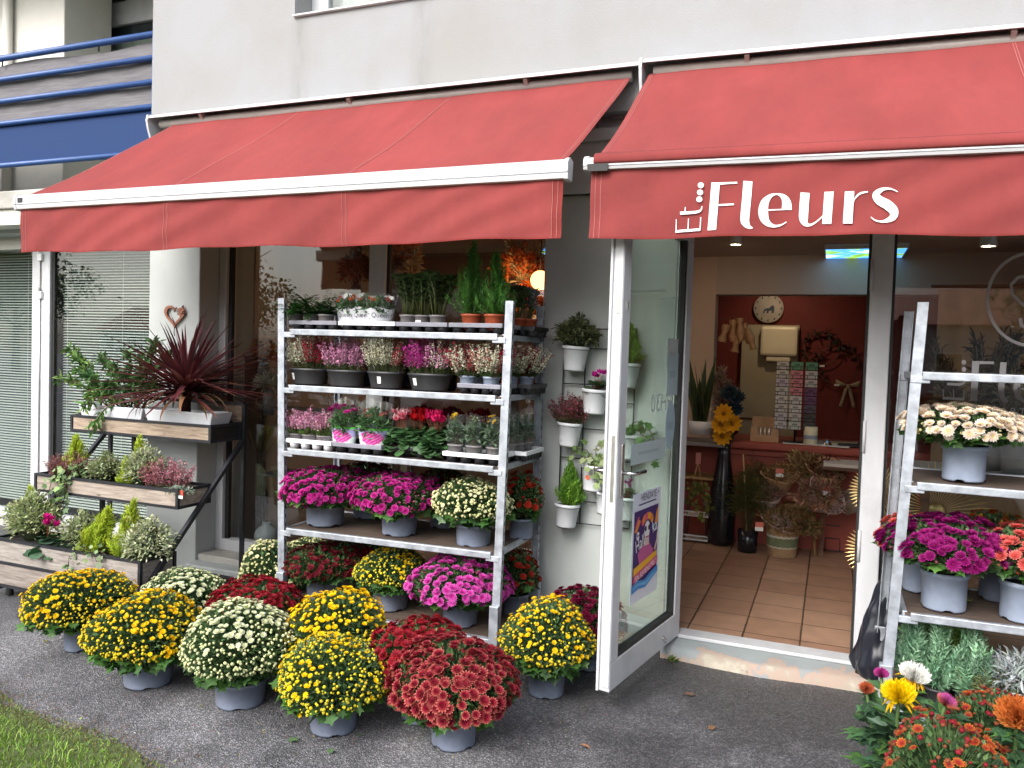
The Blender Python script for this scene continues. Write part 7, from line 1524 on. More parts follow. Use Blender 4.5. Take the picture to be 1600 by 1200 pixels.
# vase with grassy foliage, basket, bouquets, carboy
p = onz(1166, 864, FZ); p[1] += .06; s_ = depth(p) / FPX; t = thing('glass_vase', 'black glass vase holding tall airy green branches', 'vase', p); mb = MB(); lathe(mb, [(.001, 0), (14 * s_, 0), (15.5 * s_, 34 * s_), (14 * s_, 34 * s_), (12 * s_, 4 * s_)], 28); obj('glass', mb, M['black_gloss'], t)
mb = bush_mb(rng, .17, .62, [(.10, .11, .03), (.13, .12, .04), (.07, .08, .025)], 1600, .05, .10, LONG, core=False, z0=.16, shell=.2); obj('foliage', mb, M['leaf_dull'], t); mb = MB(); tube(mb, [(0, 0, .02), (-.03, 0, .45), (-.06, -.01, .78)], .006, 7); obj('cane', mb, M['bamboo'], t)
p = onz(1220, 872, FZ); p[1] += .1; s_ = depth(p) / FPX; t = thing('basket', 'round woven basket with a green band and white stripes on the tiles', 'basket', p); R_b = 24 * s_
def bcol(u, v): return (.16, .19, .10) if .36 < v < .66 else ((.62, .58, .5) if (.31 < v < .36 or .66 < v < .71) else (.36, .23, .12))
mb = grid(MB(), lambda u, v: ((R_b * (.88 + .14 * v)) * math.cos(u * 2 * PI), (R_b * (.88 + .14 * v)) * math.sin(u * 2 * PI), v * 47 * s_ + .003 * math.sin(u * 120)), 64, 30, colfn=bcol); obj('weave', mb, pbr('basket_weave', (.95, .95, .95), .85, var=.25, scale=70, bump=.7, bscale=110, vcol=True), t, solid=.006)
BP = np.array(p) + [0, 0, 47 * s_]
# kraft wrapped dried flowers
def bouquet(label, px, py, Y, h, r, mat_, rot, bcols, n=140, ll=.03):
    p = ony(px, py, Y); t = thing('dried_bouquet', label, 'dried bouquet', p, 0, 'dried bouquets in paper behind the basket'); mb = MB()
    grid(mb, lambda u, v: ((.015 + r * v) * math.cos(u * 2 * PI + 3) * (1 + .1 * math.sin(u * 12)), (.015 + r * v) * math.sin(u * 2 * PI + 3) * .8, v * h * (1 + .16 * math.sin(u * 9 + 1))), 40, 8); obj('wrapping', mb, M[mat_], t, solid=.002)
    fo = bush_mb(rng, r * 1.15, h * .7, bcols, n, ll, .3, LONG, core=False, z0=h * .75); obj('flowers', fo, M['leaf_dull'], t); t.rotation_euler = rot; return t
bouquet('kraft paper cone of golden dried flowers above the basket', 1222, 775, 6.75, .20, .13, 'kraft', (.35, -.1, 0), [(.26, .15, .06), (.34, .22, .10), (.2, .11, .05)], 500)
bouquet('pinkish tissue wrapped dried bouquet leaning to the right', 1262, 796, 6.6, .22, .15, 'tissue', (.5, .75, 0), [(.26, .12, .12), (.36, .26, .24), (.16, .1, .08)], 300)
bouquet('kraft paper bouquet of dark red dried flowers by the paper shelf', 1285, 772, 6.8, .24, .14, 'kraft', (.45, .1, 0), [(.10, .02, .02), (.14, .04, .02)], 260)
bouquet('crumpled grey pink paper bouquet standing in the basket', BP[0] and 1222, 838, BP[1], .15, .16, 'tissue', (.35, .1, 0), [(.24, .13, .06), (.16, .12, .05), (.3, .17, .08)], 380, .05)
bouquet('bunch of rust brown dried foliage left of the kraft cone', 1192, 770, 6.8, .16, .10, 'kraft', (.2, -.2, 0), [(.24, .10, .05), (.18, .12, .05), (.28, .13, .08)], 500, .05)
bouquet('mixed dried foliage in front of the carboy, spilling over the basket rim', 1245, 832, 6.5, .12, .10, 'kraft', (.5, .6, 0), [(.24, .14, .06), (.14, .12, .04), (.2, .1, .05)], 420, .05)
bouquet('wide kraft bouquet of ochre dried grasses over the wooden stool', 1252, 760, 6.9, .20, .15, 'kraft', (.4, .3, 0), [(.34, .22, .10), (.42, .30, .14), (.25, .15, .07)], 520, .06)
bouquet('crumpled brown paper bouquet leaning on the carboy', 1290, 800, 6.55, .20, .15, 'kraft', (.55, -.4, 0), [(.28, .10, .08), (.36, .2, .14), (.16, .12, .06)], 420, .05)
bouquet('dried bouquet with pinkish heads between vase and basket', 1205, 805, 6.7, .18, .11, 'tissue', (.3, -.25, 0), [(.4, .2, .2), (.34, .24, .14), (.2, .13, .07)], 460, .045)
for px, py, Y, lab in [(1218, 742, 6.6, 'red and white price tag on the kraft paper cone'), (1292, 770, 6.45, 'red and white price tag on the right hand bouquet'), (1186, 826, 6.4, 'red and white price tag beside the glass vase')]:
    q_ = ony(px, py, Y); g = thing('price_tag', lab, 'price tag', q_, .2, 'price tags on the bouquets'); mb = MB(); box(mb, -.03, .03, -.002, 0, 0, .05, col=(.62, .16, .12)); obj('card', mb, M['vc'], g); mb = MB(); box(mb, -.03, .03, -.004, -.0025, -.018, .012, col=(.8, .8, .78)); obj('price_label', mb, M['vc'], g)
p = onz(1300, 862, FZ); p[1] += .18; s_ = depth(p) / FPX; t = thing('carboy', 'dark green glass carboy standing in a wire basket', 'carboy', p); mb = MB(); lathe(mb, [(.001, 0), (26 * s_, 0), (29 * s_, 14 * s_), (28 * s_, 45 * s_), (18 * s_, 62 * s_), (8 * s_, 70 * s_), (8 * s_, 82 * s_), (6 * s_, 82 * s_)], 32); obj('bottle', mb, M['green_glass'], t)
mb = MB()
for z, r in ((2, 36), (20, 33), (40, 33), (58, 30)): a = np.linspace(0, 2 * PI, 40); tube(mb, np.stack([r * s_ * np.cos(a), r * s_ * np.sin(a), np.full(40, z * s_)], 1), .005, 6, cap=False)
for k in range(10): a = k * PI / 5; tube(mb, [(35 * s_ * math.cos(a), 35 * s_ * math.sin(a), 0), (33 * s_ * math.cos(a), 33 * s_ * math.sin(a), 20 * s_), (30 * s_ * math.cos(a), 30 * s_ * math.sin(a), 58 * s_)], .004, 5)
obj('wire_basket', mb, M['black_metal'], t)
p = ony(1325, 785, 6.75); t = thing('wooden_mask', 'pale carved wooden ornament above the carboy', 'ornament', p); mb = MB(); lathe(mb, [(.001, -.10), (.07, -.07), (.10, 0), (.08, .07), (.001, .10)], 20); mb.v[0][:, 1] *= .35; obj('face', mb, pbr('pale_carving', (.26, .2, .15), .8, var=.3, scale=20), t); mb = MB()
for x in (-.04, .04): tube(mb, [(x - .025, -.037, .02), (x, -.040, .035), (x + .025, -.037, .02)], .006, 6)
obj('eye_slit', mb, M['ink'], t)
p = onz(1270, 868, FZ); t = thing('stool', 'small wooden stool leg and seat half hidden under the dried bouquets', 'stool', (p[0] + .02, p[1] + .02, FZ)); mb = MB(); tube(mb, [(0, 0, 0), (-.05, .05, .36)], .014, 8); obj('leg', mb, M['bamboo'], t); mb = MB(); tube(mb, [(-.28, .02, 0), (-.2, .06, .36)], .014, 8); obj('leg', mb, M['bamboo'], t); mb = MB(); tube(mb, [(-.14, .28, 0), (-.13, .2, .36)], .014, 8); obj('leg', mb, M['bamboo'], t); obj('seat', lathe(MB(), [(.001, .36), (.15, .36), (.15, .385), (.001, .385)], 24, (-.12, .1, 0)), M['bamboo'], t)

# ---------------------------------------------------------------- poster and stickers on the door leaf
Dm = Matrix.LocRotScale(door.location, door.rotation_euler.to_quaternion(), None); Di = np.array(Dm.inverted())
def dpt(px, py, y=.0):
    """point on the plane local y of the door leaf under a picture position"""
    o = Di[:3, :3] @ EYE + Di[:3, 3]; d = Di[:3, :3] @ ray(px, py); t_ = (y - o[1]) / d[1]; return o + d * t_
def dworld(v): return np.array(Dm)[:3, :3] @ np.array(v) + np.array(Dm)[:3, 3]
ptl, ptr, pbl, pbr_ = dpt(989, 773, .006), dpt(1032, 761, .006), dpt(985.5, 942, .006), dpt(1027, 924, .006)
px0 = (ptl[0] + pbl[0]) / 2; px1 = (ptr[0] + pbr_[0]) / 2; pz0 = (pbl[2] + pbr_[2]) / 2; pz1 = (ptl[2] + ptr[2]) / 2
PW, PH = abs(px1 - px0), pz1 - pz0
t = thing('poster', 'colourful event poster with a painted skull face taped to the glass door', 'poster', dworld(((px0 + px1) / 2, .0055, pz0)), float(door.rotation_euler[2] + PI))
def pq(u, v, l): return ((u - .5) * PW, -.0007 * l, v * PH)
def ppoly(pts, col, l, mb): mb.add([pq(u, v, l) for u, v in pts], [tuple(range(len(pts)))], 0, col)
def disc(u, v, r, l, col, mb, sx=1.0, n=18): ppoly([(u + r * sx * math.cos(a), v + r * math.sin(a) * PW / PH) for a in np.linspace(0, 2 * PI, n, endpoint=False)], col, l, mb)
pm = MB(); box(pm, -PW / 2, PW / 2, .0005, .0015, 0, PH, col=(.72, .74, .8)); sheet = obj('sheet', pm, M['vc'], t)
pm = MB(); ppoly([(.05, .17), (.93, .17), (.93, .84), (.05, .84)], (.05, .022, .13), 1, pm); obj('background', pm, M['vc'], t)
pm = MB(); ppoly([(.0, .845), (1, .845), (1, 1), (0, 1)], (.66, .69, .78), 2, pm); ppoly([(.18, .885), (.82, .885), (.82, .898), (.18, .898)], (.03, .03, .12), 3, pm); ppoly([(.84, .93), (.9, .97), (.94, .98), (.9, .95)], (.05, .05, .1), 3, pm); obj('header', pm, M['vc'], t)
pm = MB(); ppoly([(.30, .30), (.20, .44), (.34, .50), (.62, .50), (.78, .42), (.76, .30)], (.50, .10, .26), 2, pm); ppoly([(.42, .49), (.44, .58), (.60, .58), (.60, .49)], (.60, .45, .42), 3, pm); disc(.51, .635, .125, 4, (.72, .70, .70), pm, .82); disc(.45, .65, .04, 5, (.05, .02, .06), pm); disc(.58, .65, .04, 5, (.05, .02, .06), pm); ppoly([(.44, .575), (.6, .575), (.56, .56), (.48, .56)], (.35, .03, .05), 5, pm)
for k in range(9): a = .2 + k * .34; disc(.51 + .17 * math.cos(a), .69 + .055 * math.sin(a) + .02, .055, 5 + k % 2, [(.75, .36, .03), (.7, .2, .04), (.65, .08, .2)][k % 3], pm, n=9)
ppoly([(.80, .42), (.90, .52), (.94, .50), (.86, .40)], (.62, .42, .36), 3, pm); ppoly([(.88, .5), (.9, .57), (.92, .57), (.92, .5)], (.62, .42, .36), 3, pm); obj('figure', pm, M['vc'], t)
pm = MB(); ppoly([(.06, .66), (.2, .76), (.28, .74), (.14, .64)], (.68, .22, .05), 2, pm); ppoly([(.08, .70), (.18, .79), (.22, .78), (.12, .69)], (.6, .1, .15), 3, pm); ppoly([(.80, .66), (.92, .66), (.93, .82), (.86, .78)], (.72, .26, .04), 2, pm); disc(.19, .61, .06, 3, (.68, .66, .7), pm, .9); disc(.17, .615, .017, 4, (.05, .02, .1), pm); disc(.22, .615, .017, 4, (.05, .02, .1), pm); disc(.74, .64, .045, 2, (.2, .4, .62), pm); obj('decorations', pm, M['vc'], t)
pm = MB(); ppoly([(.06, .255), (.9, .345), (.9, .40), (.06, .325)], (.78, .40, .03), 5, pm); ppoly([(.06, .19), (.92, .27), (.92, .345), (.06, .255)], (.60, .03, .17), 6, pm); ppoly([(.02, .10), (.25, .12), (.5, .10), (.75, .15), (.95, .19), (.95, .25), (.7, .22), (.45, .175), (.2, .20), (.02, .17)], (.05, .24, .55), 7, pm); ppoly([(.02, .14), (.25, .15), (.5, .125), (.75, .17), (.93, .2), (.75, .19), (.5, .15), (.2, .175)], (.15, .42, .68), 8, pm); obj('banner', pm, M['vc'], t)
def ptext(name, s, size, u, v, rot, col_, l, sx=1.0):
    V, F = text_mesh(s, size); c, s_ = math.cos(rot), math.sin(rot); V = V * [sx, 1, 1]; base = np.array(pq(u, v, l)); mb = MB(); mb.add([base + [x * c - y * s_, 0, x * s_ + y * c] for x, y, z in V], F, 0, col_); obj(name, mb, M['vc'], t)
ptext('lettering', 'Hall', PW * .24, .26, .49, .24, (.8, .8, .82), 9, .85); ptext('lettering', 'ka', PW * .24, .79, .595, .24, (.8, .8, .82), 9, .85); ptext('lettering', "J'EN REVIENS PAS !", PW * .12, .49, .235, .17, (.85, .85, .85), 9, .8); ptext('lettering', 'HENDAYE', PW * .14, .52, .925, 0, (.08, .08, .12), 9, .9)
# faded stickers and the mirrored opening hour on the glass
def sticker(label, px, py, w, h, col_, oval=False):
    c = dpt(px, py, .0048); g = thing('sticker', label, 'sticker', dworld(c), float(door.rotation_euler[2] + PI), 'stickers on the door glass'); mb = MB()
    if oval: mb.add([(w / 2 * math.cos(a), 0, h / 2 * math.sin(a)) for a in np.linspace(0, 2 * PI, 24, endpoint=False)], [tuple(range(24))], 0, col_)
    else: mb.add([(-w / 2, 0, -h / 2), (w / 2, 0, -h / 2), (w / 2, 0, h / 2), (-w / 2, 0, h / 2)], [(0, 1, 2, 3)], 0, col_)
    obj('sheet', mb, M['vc'], g)
    mb = MB(); mb.add([(-w * .3, -.0006, -h * .08), (w * .3, -.0006, -h * .08), (w * .3, -.0006, h * .08), (-w * .3, -.0006, h * .08)], [(0, 1, 2, 3)], 0, np.array(col_) * .8); obj('print', mb, M['vc'], g)
sticker('pale blue square sticker high on the door glass', 1051, 585, .16, .22, (.36, .46, .50)); sticker('pale grey square sticker above the blue one on the door glass', 1051, 553, .16, .16, (.42, .47, .47)); sticker('pale blue oval sticker at the right edge of the door glass', 1047, 665, .14, .26, (.34, .45, .52), True); sticker('long pale sticker above the poster on the door glass', 1014, 705, .46, .10, (.42, .50, .52))
V, F = text_mesh('9H30', .13); c = dpt(1033, 642, .0045); mb = MB(); mb.add([(-x, 0, y) for x, y, z in V], [f[::-1] for f in F]); o = obj('opening_hours', mb, pbr('pale_decal', (.40, .46, .46), .7)); o.location = dworld(c); o.rotation_euler = (0, 0, float(door.rotation_euler[2] + PI)); tag(o, 'pale mirrored opening hour lettering on the door glass', 'lettering')

# ---------------------------------------------------------------- lettering on the right window
GYW = DY + .010
wl = thing('window_lettering', 'pale round emblem and shop name lettering on the right window', 'window lettering', (1.0, GYW, 1.6)); wo = np.array([1.0, GYW, 1.6])
M['decal'] = pbr('decal', (.42, .41, .42), .7, var=.03)
def wrib(name, pts, closed=False):
    a = np.array(pts, float); m_ = MB(); V = []
    d = np.gradient(a[:, :2], axis=0); d /= np.linalg.norm(d, axis=1)[:, None]; nn = np.stack([-d[:, 1], d[:, 0]], 1); w = a[:, 2:3] / 2
    for k in range(len(a)):
        for p2 in (a[k, :2] + nn[k] * w[k], a[k, :2] - nn[k] * w[k]): V.append(ony(p2[0], p2[1], GYW) - wo)
    m_.add(V, [(2 * k, 2 * k + 1, 2 * k + 3, 2 * k + 2) for k in range(len(a) - 1)]); obj(name, m_, M['decal'], wl)
an = np.linspace(0, 2 * PI, 60); wrib('emblem_ring', [(1612 + 69 * math.cos(a), 468 + 72 * math.sin(a), 5) for a in an])
wrib('emblem_letter', [(1640, 440, 5), (1628, 432, 5), (1608, 430, 5), (1590, 434, 5), (1580, 445, 5), (1582, 460, 5), (1594, 472, 5), (1610, 484, 5), (1624, 498, 6), (1622, 512, 7), (1608, 516, 6), (1596, 508, 6), (1594, 497, 6)])
def wpoly(name, polys):
    m_ = MB()
    for P_ in polys: m_.add([ony(x, y, GYW) - wo for x, y in P_], [tuple(range(len(P_)))])
    obj(name, m_, M['decal'], wl)
wpoly('letter_f', [[(1519, 564), (1530, 564), (1527, 626), (1516, 626)], [(1530.4, 564), (1553, 565), (1553, 569), (1530, 569)], [(1529.2, 592), (1550, 593), (1550, 598), (1529, 597)]])
wrib('letter_l', [(1568, 566, 10), (1566, 590, 10), (1564, 612, 10), (1567, 623, 8), (1575, 628, 4)])
wrib('letter_e', [(1590, 607, 3), (1604, 608, 3), (1617, 607, 8), (1613, 592, 8), (1602, 587, 4), (1591, 594, 10), (1588, 607, 12), (1591, 620, 10), (1601, 628, 4), (1614, 624, 2)])
wrib('letter_t', [(1480, 600, 4), (1500, 601, 4), (1507, 598, 3), (1508, 592, 2)]); wpoly('letter_e_upright', [[(1473, 620), (1507, 622), (1507, 626), (1473, 624)], [(1473, 608), (1475, 608), (1475, 619.5), (1473, 619.5)], [(1489, 609), (1491, 609), (1491, 620.5), (1489, 620.5)], [(1505, 610), (1507, 610), (1507, 621.5), (1505, 621.5)]])
for yy in (566, 577, 587): wpoly('dot', [[(1506 + 3.6 * math.cos(a), yy + 3.6 * math.sin(a)) for a in np.linspace(0, 2 * PI, 14, endpoint=False)]])
V, F = text_mesh('ARTISAN FLEURISTE', .052, 1.25); mb = MB(); p = ony(1608, 650, GYW); mb.add([p - wo + [x + .16, 0, y] for x, y, z in V], F); obj('small_line', mb, M['decal'], wl)
# ---------------------------------------------------------------- displays behind the windows
def sunburst(label, px, py, Y, r, seed):
    p = ony(px, py, Y); t = thing('sunburst_ornament', label, 'ornament', p, 0, 'brass sunburst ornaments behind the right window'); n = 46
    mb = MB()
    for k in range(n): a = 2 * PI * k / n; c, s = math.cos(a), math.sin(a); w = .0035; V = [(r * .14 * c, 0, r * .14 * s), (r * .8 * c - w * s * 1.6, -.004, r * .8 * s + w * c * 1.6), (r * c, -.01, r * s), (r * .8 * c + w * s * 1.6, -.004, r * .8 * s - w * c * 1.6), (r * .7 * c, .012, r * .7 * s)]; mb.add(V, [(0, 1, 4), (1, 2, 4), (2, 3, 4), (3, 0, 4), (0, 3, 2, 1)])
    obj('rays', mb, M['brass'], t); mb = MB(); lathe(mb, [(.001, .02), (r * .13, .015), (r * .16, 0), (.001, -.005)], 24); mb.v[0] = mb.v[0][:, [0, 2, 1]] * [1, -1, 1]; obj('centre', mb, M['brass'], t)
sunburst('brass sunburst ornament between jamb and trolley post, upper', 1372, 768, 4.75, .15, 1); sunburst('brass sunburst ornament above the plum chrysanthemum', 1463, 797, 4.80, .27, 2); sunburst('brass sunburst ornament low beside the jamb', 1372, 862, 4.72, .17, 3)
dz_ = ony(1480, 735, 4.9)[2]
t = thing('display_table', 'pale display table behind the right window', 'table', (.45, 4.62, FZ)); obj('top', box(MB(), 0, 1.9, 0, .7, dz_ - FZ - .05, dz_ - FZ), M['pot_white'], t, bevel=.005)
for x in (.03, 1.87):
    for y in (.03, .67): obj('leg', box(MB(), x - .02, x + .02, y - .02, y + .02, 0, dz_ - FZ - .05), M['wood_dark'], t)
for px, Y, h, lab, cc in [(1500, 4.95, .55, 'bundle of brown dried grasses in the right window', (.16, .10, .06)), (1545, 5.1, .62, 'tall dark dried stems in the right window, near the emblem', (.07, .04, .03)), (1590, 4.95, .5, 'bundle of tan dried flowers at the right edge of the window', (.24, .17, .09))]:
    p = ony(px, 700, Y); t = thing('dried_bunch', lab, 'dried plant', (p[0], Y, dz_), 0, 'dried bunches in the right window'); mb = MB(); lathe(mb, [(.001, 0), (.07, 0), (.08, .14), (.05, .2), (.045, .2)], 20); obj('vase', mb, M['pot_taupe'], t); mb = MB()
    for k in range(10): a = rng.uniform(0, 6.28); plume(mb, (0, 0, .15), (.16 * math.cos(a), .16 * math.sin(a), .15 + h * rng.uniform(.7, 1)), .12, 60, cc)
    obj('stems', mb, M['leaf_dull'], t)
p = ony(1600, 520, 6.6); t = thing('curtain', 'tan curtain deep inside the shop seen through the right window', 'curtain', (p[0] - .55, 6.6, FZ)); mb = MB(); grid(mb, lambda u, v: (u * 1.6, .03 * math.sin(u * 44), v * 2.1), 90, 2); obj('cloth', mb, pbr('tan_cloth', (.25, .18, .12), .9, var=.1), t); mb = MB(); tube(mb, [(-.05, 0, 2.12), (1.65, 0, 2.12)], .012, 8); obj('rod', mb, M['wood_dark'], t)
# left window display
dz2 = ony(480, 520, 4.95)[2]
t = thing('display_shelf', 'glass and metal display shelf behind the left shop window', 'shelf', (-4.0, 4.85, .13))
for z in (.52, 1.02): obj('board', box(MB(), 0, 2.3, 0, .32, z, z + .012), M['pot_taupe'], t)
for x in (0.02, 1.15, 2.28):
    for y in (.02, .30): mb = MB(); tube(mb, [(x, y, 0), (x, y, 1.04)], .01, 6); obj('upright', mb, M['black_metal'], t)
p = ony(384, 555, 4.98); t = thing('lantern', 'dark house shaped lantern behind the left shop window', 'lantern', (p[0], 4.98, p[2])); s_ = depth(p) / FPX; mb = MB(); w = 17 * s_
for x in (-w, w):
    for y in (-w, w): box(mb, x - .008, x + .008, y - .008, y + .008, 0, 52 * s_)
box(mb, -w - .008, w + .008, -w - .008, w + .008, 0, .015); box(mb, -w - .01, w + .01, -w - .01, w + .01, 50 * s_, 54 * s_); obj('frame', mb, M['pot_taupe'], t); mb = MB(); lathe(mb, [(w * 1.5, 54 * s_), (w * .3, 80 * s_), (.01, 84 * s_), (.001, 88 * s_)], 4, ph=PI / 4, smooth=False); obj('roof', mb, M['black_metal'], t)
p0 = t.location.copy(); t = thing('stand', 'dark wooden pedestal under the house shaped lantern', 'pedestal', (p0[0], p0[1], FZ)); obj('column', box(MB(), -.12, .12, -.12, .12, 0, p0[2] - FZ - .02), M['wood_dark'], t, bevel=.006); obj('plate', box(MB(), -.14, .14, -.14, .14, p0[2] - FZ - .02, p0[2] - FZ), M['wood_dark'], t, bevel=.004)
def dried(name, label, px, py, Y, cols, n, r, h, ll, lw=.3, mat_='leaf_dull'):
    p = ony(px, py, Y); t = thing(name, label, 'dried flowers', p, 0, 'dried flowers behind the left shop window'); mb = bush_mb(rng, r, h, cols, n, ll, lw, LONG, core=False, z0=.1); obj('flowers', mb, M[mat_], t); mb = MB(); lathe(mb, [(.001, -.08), (.04, -.08), (.05, .04), (.035, .12), (.03, .12)], 16); obj('vase', mb, M['pot_taupe'], t)
dried('orange_bouquet', 'orange dried bouquet behind the left trolley post', 412, 590, 5.0, [(.55, .14, .02), (.62, .22, .03)], 420, .10, .22, .055)
dried('white_flower', 'white spiky dried flower left of the trolley post', 420, 632, 4.86, [(.62, .6, .5), (.5, .48, .4)], 260, .08, .12, .075, .12)
for px, py, Y, lab, cc, r, h in [(622, 440, 5.2, 'orange dried bouquet beside the window mullion', [(.55, .20, .05), (.45, .14, .03)], .14, .34), (556, 470, 5.3, 'copper coloured dried flowers left of the mullion', [(.32, .10, .04), (.4, .16, .07)], .12, .32), (812, 470, 5.2, 'rust orange dried flowers at the right of the left window', [(.52, .13, .03), (.42, .10, .03), (.58, .22, .06)], .17, .30), (840, 520, 5.05, 'deep orange dried flowers next to the warm lamp', [(.55, .11, .02), (.6, .18, .03)], .13, .32), (800, 650, 5.1, 'orange leaves glowing behind the middle trolley shelf', [(.55, .13, .02), (.5, .18, .03)], .16, .26)]:
    dried('orange_bouquet', lab, px, py, Y, cc, 520, r, h, .06)
for px, py, tx, ty, lab in [(630, 450, 648, 402, 'cream pampas plume beside the mullion'), (830, 450, 800, 380, 'cream pampas plume leaning behind the conifers'), (815, 440, 838, 385, 'beige pampas plume near the sky panel')]:
    p = ony(px, py, 5.25); t = thing('pampas_plume', lab, 'dried plant', p, 0, 'pampas plumes behind the left shop window'); mb = MB(); plume(mb, (0, 0, -.15), ony(tx, ty, 5.2) - p, .14, 500, (.52, .44, .32)); obj('plume', mb, M['leaf_dull'], t)
p = ony(844, 438, 4.95); t = thing('lamp', 'glowing warm lamp at the right edge of the left shop window', 'lamp', p); mb = MB(); v, f = _ball(14, 9); mb.add(v * .065, f[0] + f[1], 0, (1, 1, 1), True); obj('globe', mb, emit('lamp_glow', (1, .46, .16), 2.2), t); mb = MB(); tube(mb, [(0, 0, .07), (0, 0, CZ - p[2])], .005, 6); obj('cord', mb, M['black_metal'], t)
ld_ = bpy.data.lights.new('lamp_light', 'POINT'); ld_.energy = 4; ld_.color = (1, .5, .18); ld_.shadow_soft_size = .08; lo = link(bpy.data.objects.new('lamp_light', ld_)); lo.parent = t; lo.location = (-.16, .06, -.08)
p = ony(413, 868, 4.78); t = thing('ribbed_vase', 'grey ribbed round vase on the sill behind the cream chrysanthemum', 'vase', (p[0], 4.80, .13)); mb = MB(); a_ = np.linspace(0, PI, 14); lathe(mb, [(max(.001, .085 * math.sin(a)), .085 - .08 * math.cos(a)) for a in a_[:-2]] + [(.03, .17)], 48); vv = mb.v[0]; an = np.arctan2(vv[:, 1], vv[:, 0]); vv[:, :2] *= (1 + .035 * np.cos(24 * an))[:, None]; obj('body', mb, pbr('ribbed_grey', (.33, .35, .37), .5, var=.1), t); obj('neck', lathe(MB(), [(.03, .165), (.032, .185), (.026, .185)], 24), bpy.data.materials['ribbed_grey'], t)
for px, py, lab, hh in [(390, 760, 'thin dry branches in a tall vase behind the planter stand', .7), (405, 700, 'bare twigs behind the left trolley post', .6)]:
    p = ony(px, py, 5.05); t = thing('twig_vase', lab, 'vase', (p[0], 5.05, FZ), 0, 'twig vases behind the left shop window'); mb = MB(); lathe(mb, [(.001, 0), (.06, 0), (.08, .3), (.05, .5), (.05, .52)], 20); obj('vase', mb, M['black_gloss'], t); mb = MB()
    for k in range(14): a = rng.uniform(0, 6.28); e = np.array((.2 * math.cos(a), .2 * math.sin(a), .5 + hh * rng.uniform(.6, 1))); tube(mb, [(0, 0, .45), e * [.3, .3, .75], e], .003, 5)
    obj('twigs', mb, M['bamboo'], t)
# ---------------------------------------------------------------- across the street, behind the photographer: seen mirrored in the shop windows
rng = np.random.default_rng(2024)
def street_tree(label, x, y, H, R, cols, seed):
    r = np.random.default_rng(seed); t = thing('street_tree', label, 'tree', (x, y, 0), 0, 'trees across the street')
    mb = MB(); tube(mb, [(0, 0, 0), (.05, 0, H * .3), (0, .05, H * .6), (.05, 0, H * .85)], [.2, .15, .09, .03], 10, col=(.10, .08, .06))
    for k in range(11): a = k * 2.4; z = H * (.3 + .05 * k); tube(mb, [(0, 0, z), (R * .4 * math.cos(a), R * .4 * math.sin(a), z + R * .35), (R * .75 * math.cos(a), R * .75 * math.sin(a), z + R * .6)], [.07, .04, .015], 6, col=(.10, .08, .06))
    obj('trunk', mb, M['leaf_dull'], t); n = 5200; mb = MB(); cl = r.normal(size=(60, 3)); cl = nrm(cl) * r.uniform(.3, 1, (60, 1)); i = r.integers(0, 60, n)
    P = (cl[i] + r.normal(size=(n, 3)) * .14) * [R, R, H * .34] + [0, 0, H * .66]; place(mb, *LEAF, P, frames_y(r.normal(size=(n, 3)), r), np.stack([np.full(n, .16), r.uniform(.2, .36, n), np.full(n, .2)], 1), cvar(r, cols, n, .35)); obj('crown', mb, M['leaf'], t)
for i, (x, y, H, R, c, lab) in enumerate([(-38, -18, 6.5, 3.2, [(.16, .17, .03), (.10, .14, .03)], 'yellowing street tree mirrored in the left blinds'), (-9, -26, 8.5, 3.4, [(.07, .12, .03), (.10, .14, .04)], 'green street tree mirrored in the left shop window'), (7, -19, 8, 3.0, [(.09, .12, .04), (.13, .13, .05)], 'thin street tree mirrored in the right window'), (15, -24, 9, 3.6, [(.07, .12, .03), (.1, .13, .04)], 'large green street tree far behind on the right'), (-47, -20, 8, 3.8, [(.14, .15, .03), (.09, .13, .03)], 'broad yellow green street tree at the far left across the street')]):
    street_tree(lab, x, y, H, R, c, 700 + i)
def street_house(label, x, y, w, d, h, wall):
    t = thing('street_house', label, 'house', (x, y, 0), 0, 'houses across the street')
    obj('wall', box(MB(), -w / 2, w / 2, -d / 2, d / 2, 0, h), wall, t); mb = MB(); extr(mb, [(-d / 2 - .4, h + .02), (d / 2 + .4, h + .02), (0, h + d * .30)], 'x', -w / 2 - .3, w / 2 + .3); obj('roof', mb, M['pot_terra'], t)
    for k in range(int(w / 3)):
        xx = -w / 2 + 1.5 + k * 3
        for z in (1.0, 3.6):
            if z + 1.3 < h: f = obj('window', box(MB(), xx - .55, xx + .55, d / 2 - .02, d / 2 + .03, z, z + 1.3), M['white_paint'], t); obj('pane', box(MB(), xx - .46, xx + .46, d / 2 + .031, d / 2 + .036, z + .09, z + 1.21), M['black_gloss'], f)
street_house('cream two storey house with a tiled roof across the street, left', -27, -34, 15, 9, 5.4, M['paint_white']); street_house('low cream bungalow far off beyond the street trees, far left', -60, -54, 18, 9, 2.8, M['paint_white']); street_house('low grey house with a tiled roof across the street, right', 9, -33, 18, 9, 3.4, M['paint_grey']); street_house('white house with a tiled roof straight across the street', -8, -36, 12, 9, 5.4, M['white_paint'])
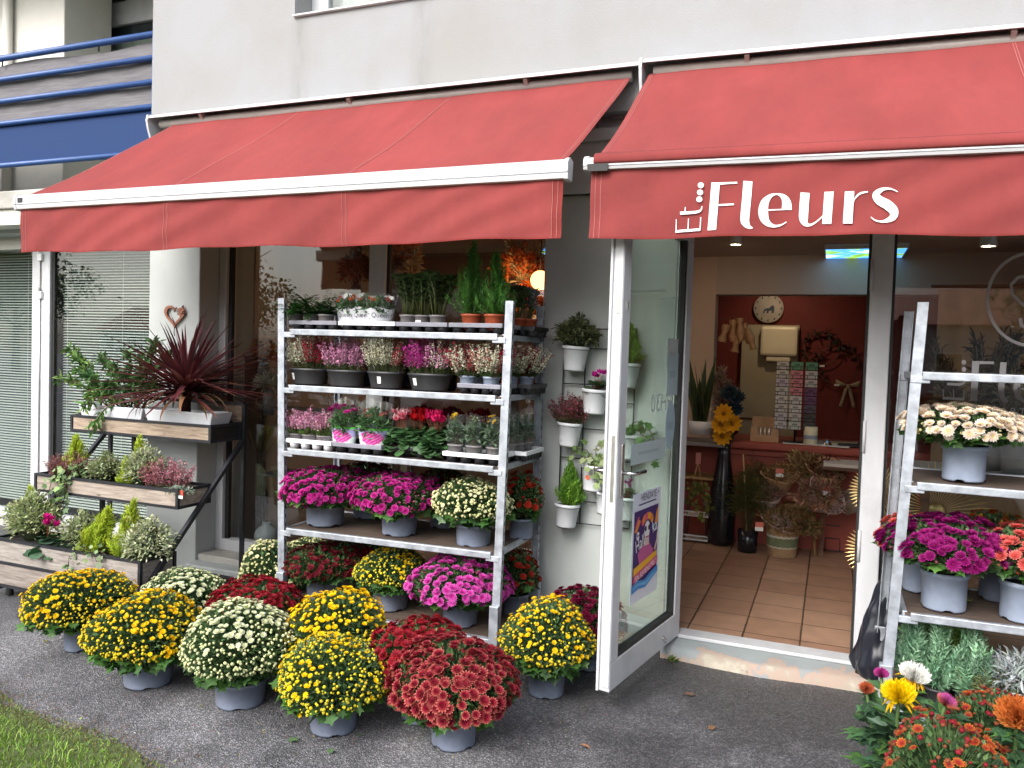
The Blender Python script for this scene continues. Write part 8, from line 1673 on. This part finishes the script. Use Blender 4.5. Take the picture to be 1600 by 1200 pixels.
# ---------------------------------------------------------------- camera, light, world
cd = bpy.data.cameras.new('camera'); cam = link(bpy.data.objects.new('camera', cd))
cd.sensor_width = 36; cd.lens = FPX / 1600 * 36; cd.clip_start = .05; cd.clip_end = 500
Rw = RM.T                                                    # camera axes in world: columns x right, y down, z forward
mw = Matrix(((Rw[0, 0], -Rw[0, 1], -Rw[0, 2], EYE[0]), (Rw[1, 0], -Rw[1, 1], -Rw[1, 2], EYE[1]), (Rw[2, 0], -Rw[2, 1], -Rw[2, 2], EYE[2]), (0, 0, 0, 1)))
cam.matrix_world = mw; SC.camera = cam
SUN_EL, SUN_AZ = 39, 196          # azimuth clockwise from +Y: behind the camera, a little to its left
wd = bpy.data.worlds.new('World'); SC.world = wd; wd.use_nodes = True
N = wd.node_tree.nodes; L = wd.node_tree.links
sk = N.new('ShaderNodeTexSky'); sk.sky_type = 'NISHITA'; sk.sun_disc = False; sk.sun_elevation = R_(SUN_EL); sk.sun_rotation = R_(SUN_AZ); sk.dust_density = 4; sk.air_density = 1.0; sk.ozone_density = 1
hs = N.new('ShaderNodeHueSaturation'); hs.inputs['Saturation'].default_value = .42; hs.inputs['Value'].default_value = 1.0
L.new(sk.outputs[0], hs.inputs['Color']); L.new(hs.outputs[0], N['Background'].inputs[0]); N['Background'].inputs[1].default_value = .15
sd = bpy.data.lights.new('sun', 'SUN'); sd.energy = .85; sd.angle = R_(30); sd.color = (1, .97, .93); so = link(bpy.data.objects.new('sun', sd))
az = R_(SUN_AZ); el = R_(SUN_EL)
dirn = Vector((math.sin(az) * math.cos(el), math.cos(az) * math.cos(el), math.sin(el)))
so.rotation_euler = dirn.to_track_quat('Z', 'Y').to_euler()
vs = SC.view_settings; vs.view_transform = 'Standard'; vs.look = 'None'; vs.gamma = 1; vs.exposure = 1.32
SC.cycles.max_bounces = 8; SC.cycles.transparent_max_bounces = 16; SC.cycles.diffuse_bounces = 4; SC.cycles.caustics_reflective = False; SC.cycles.caustics_refractive = False
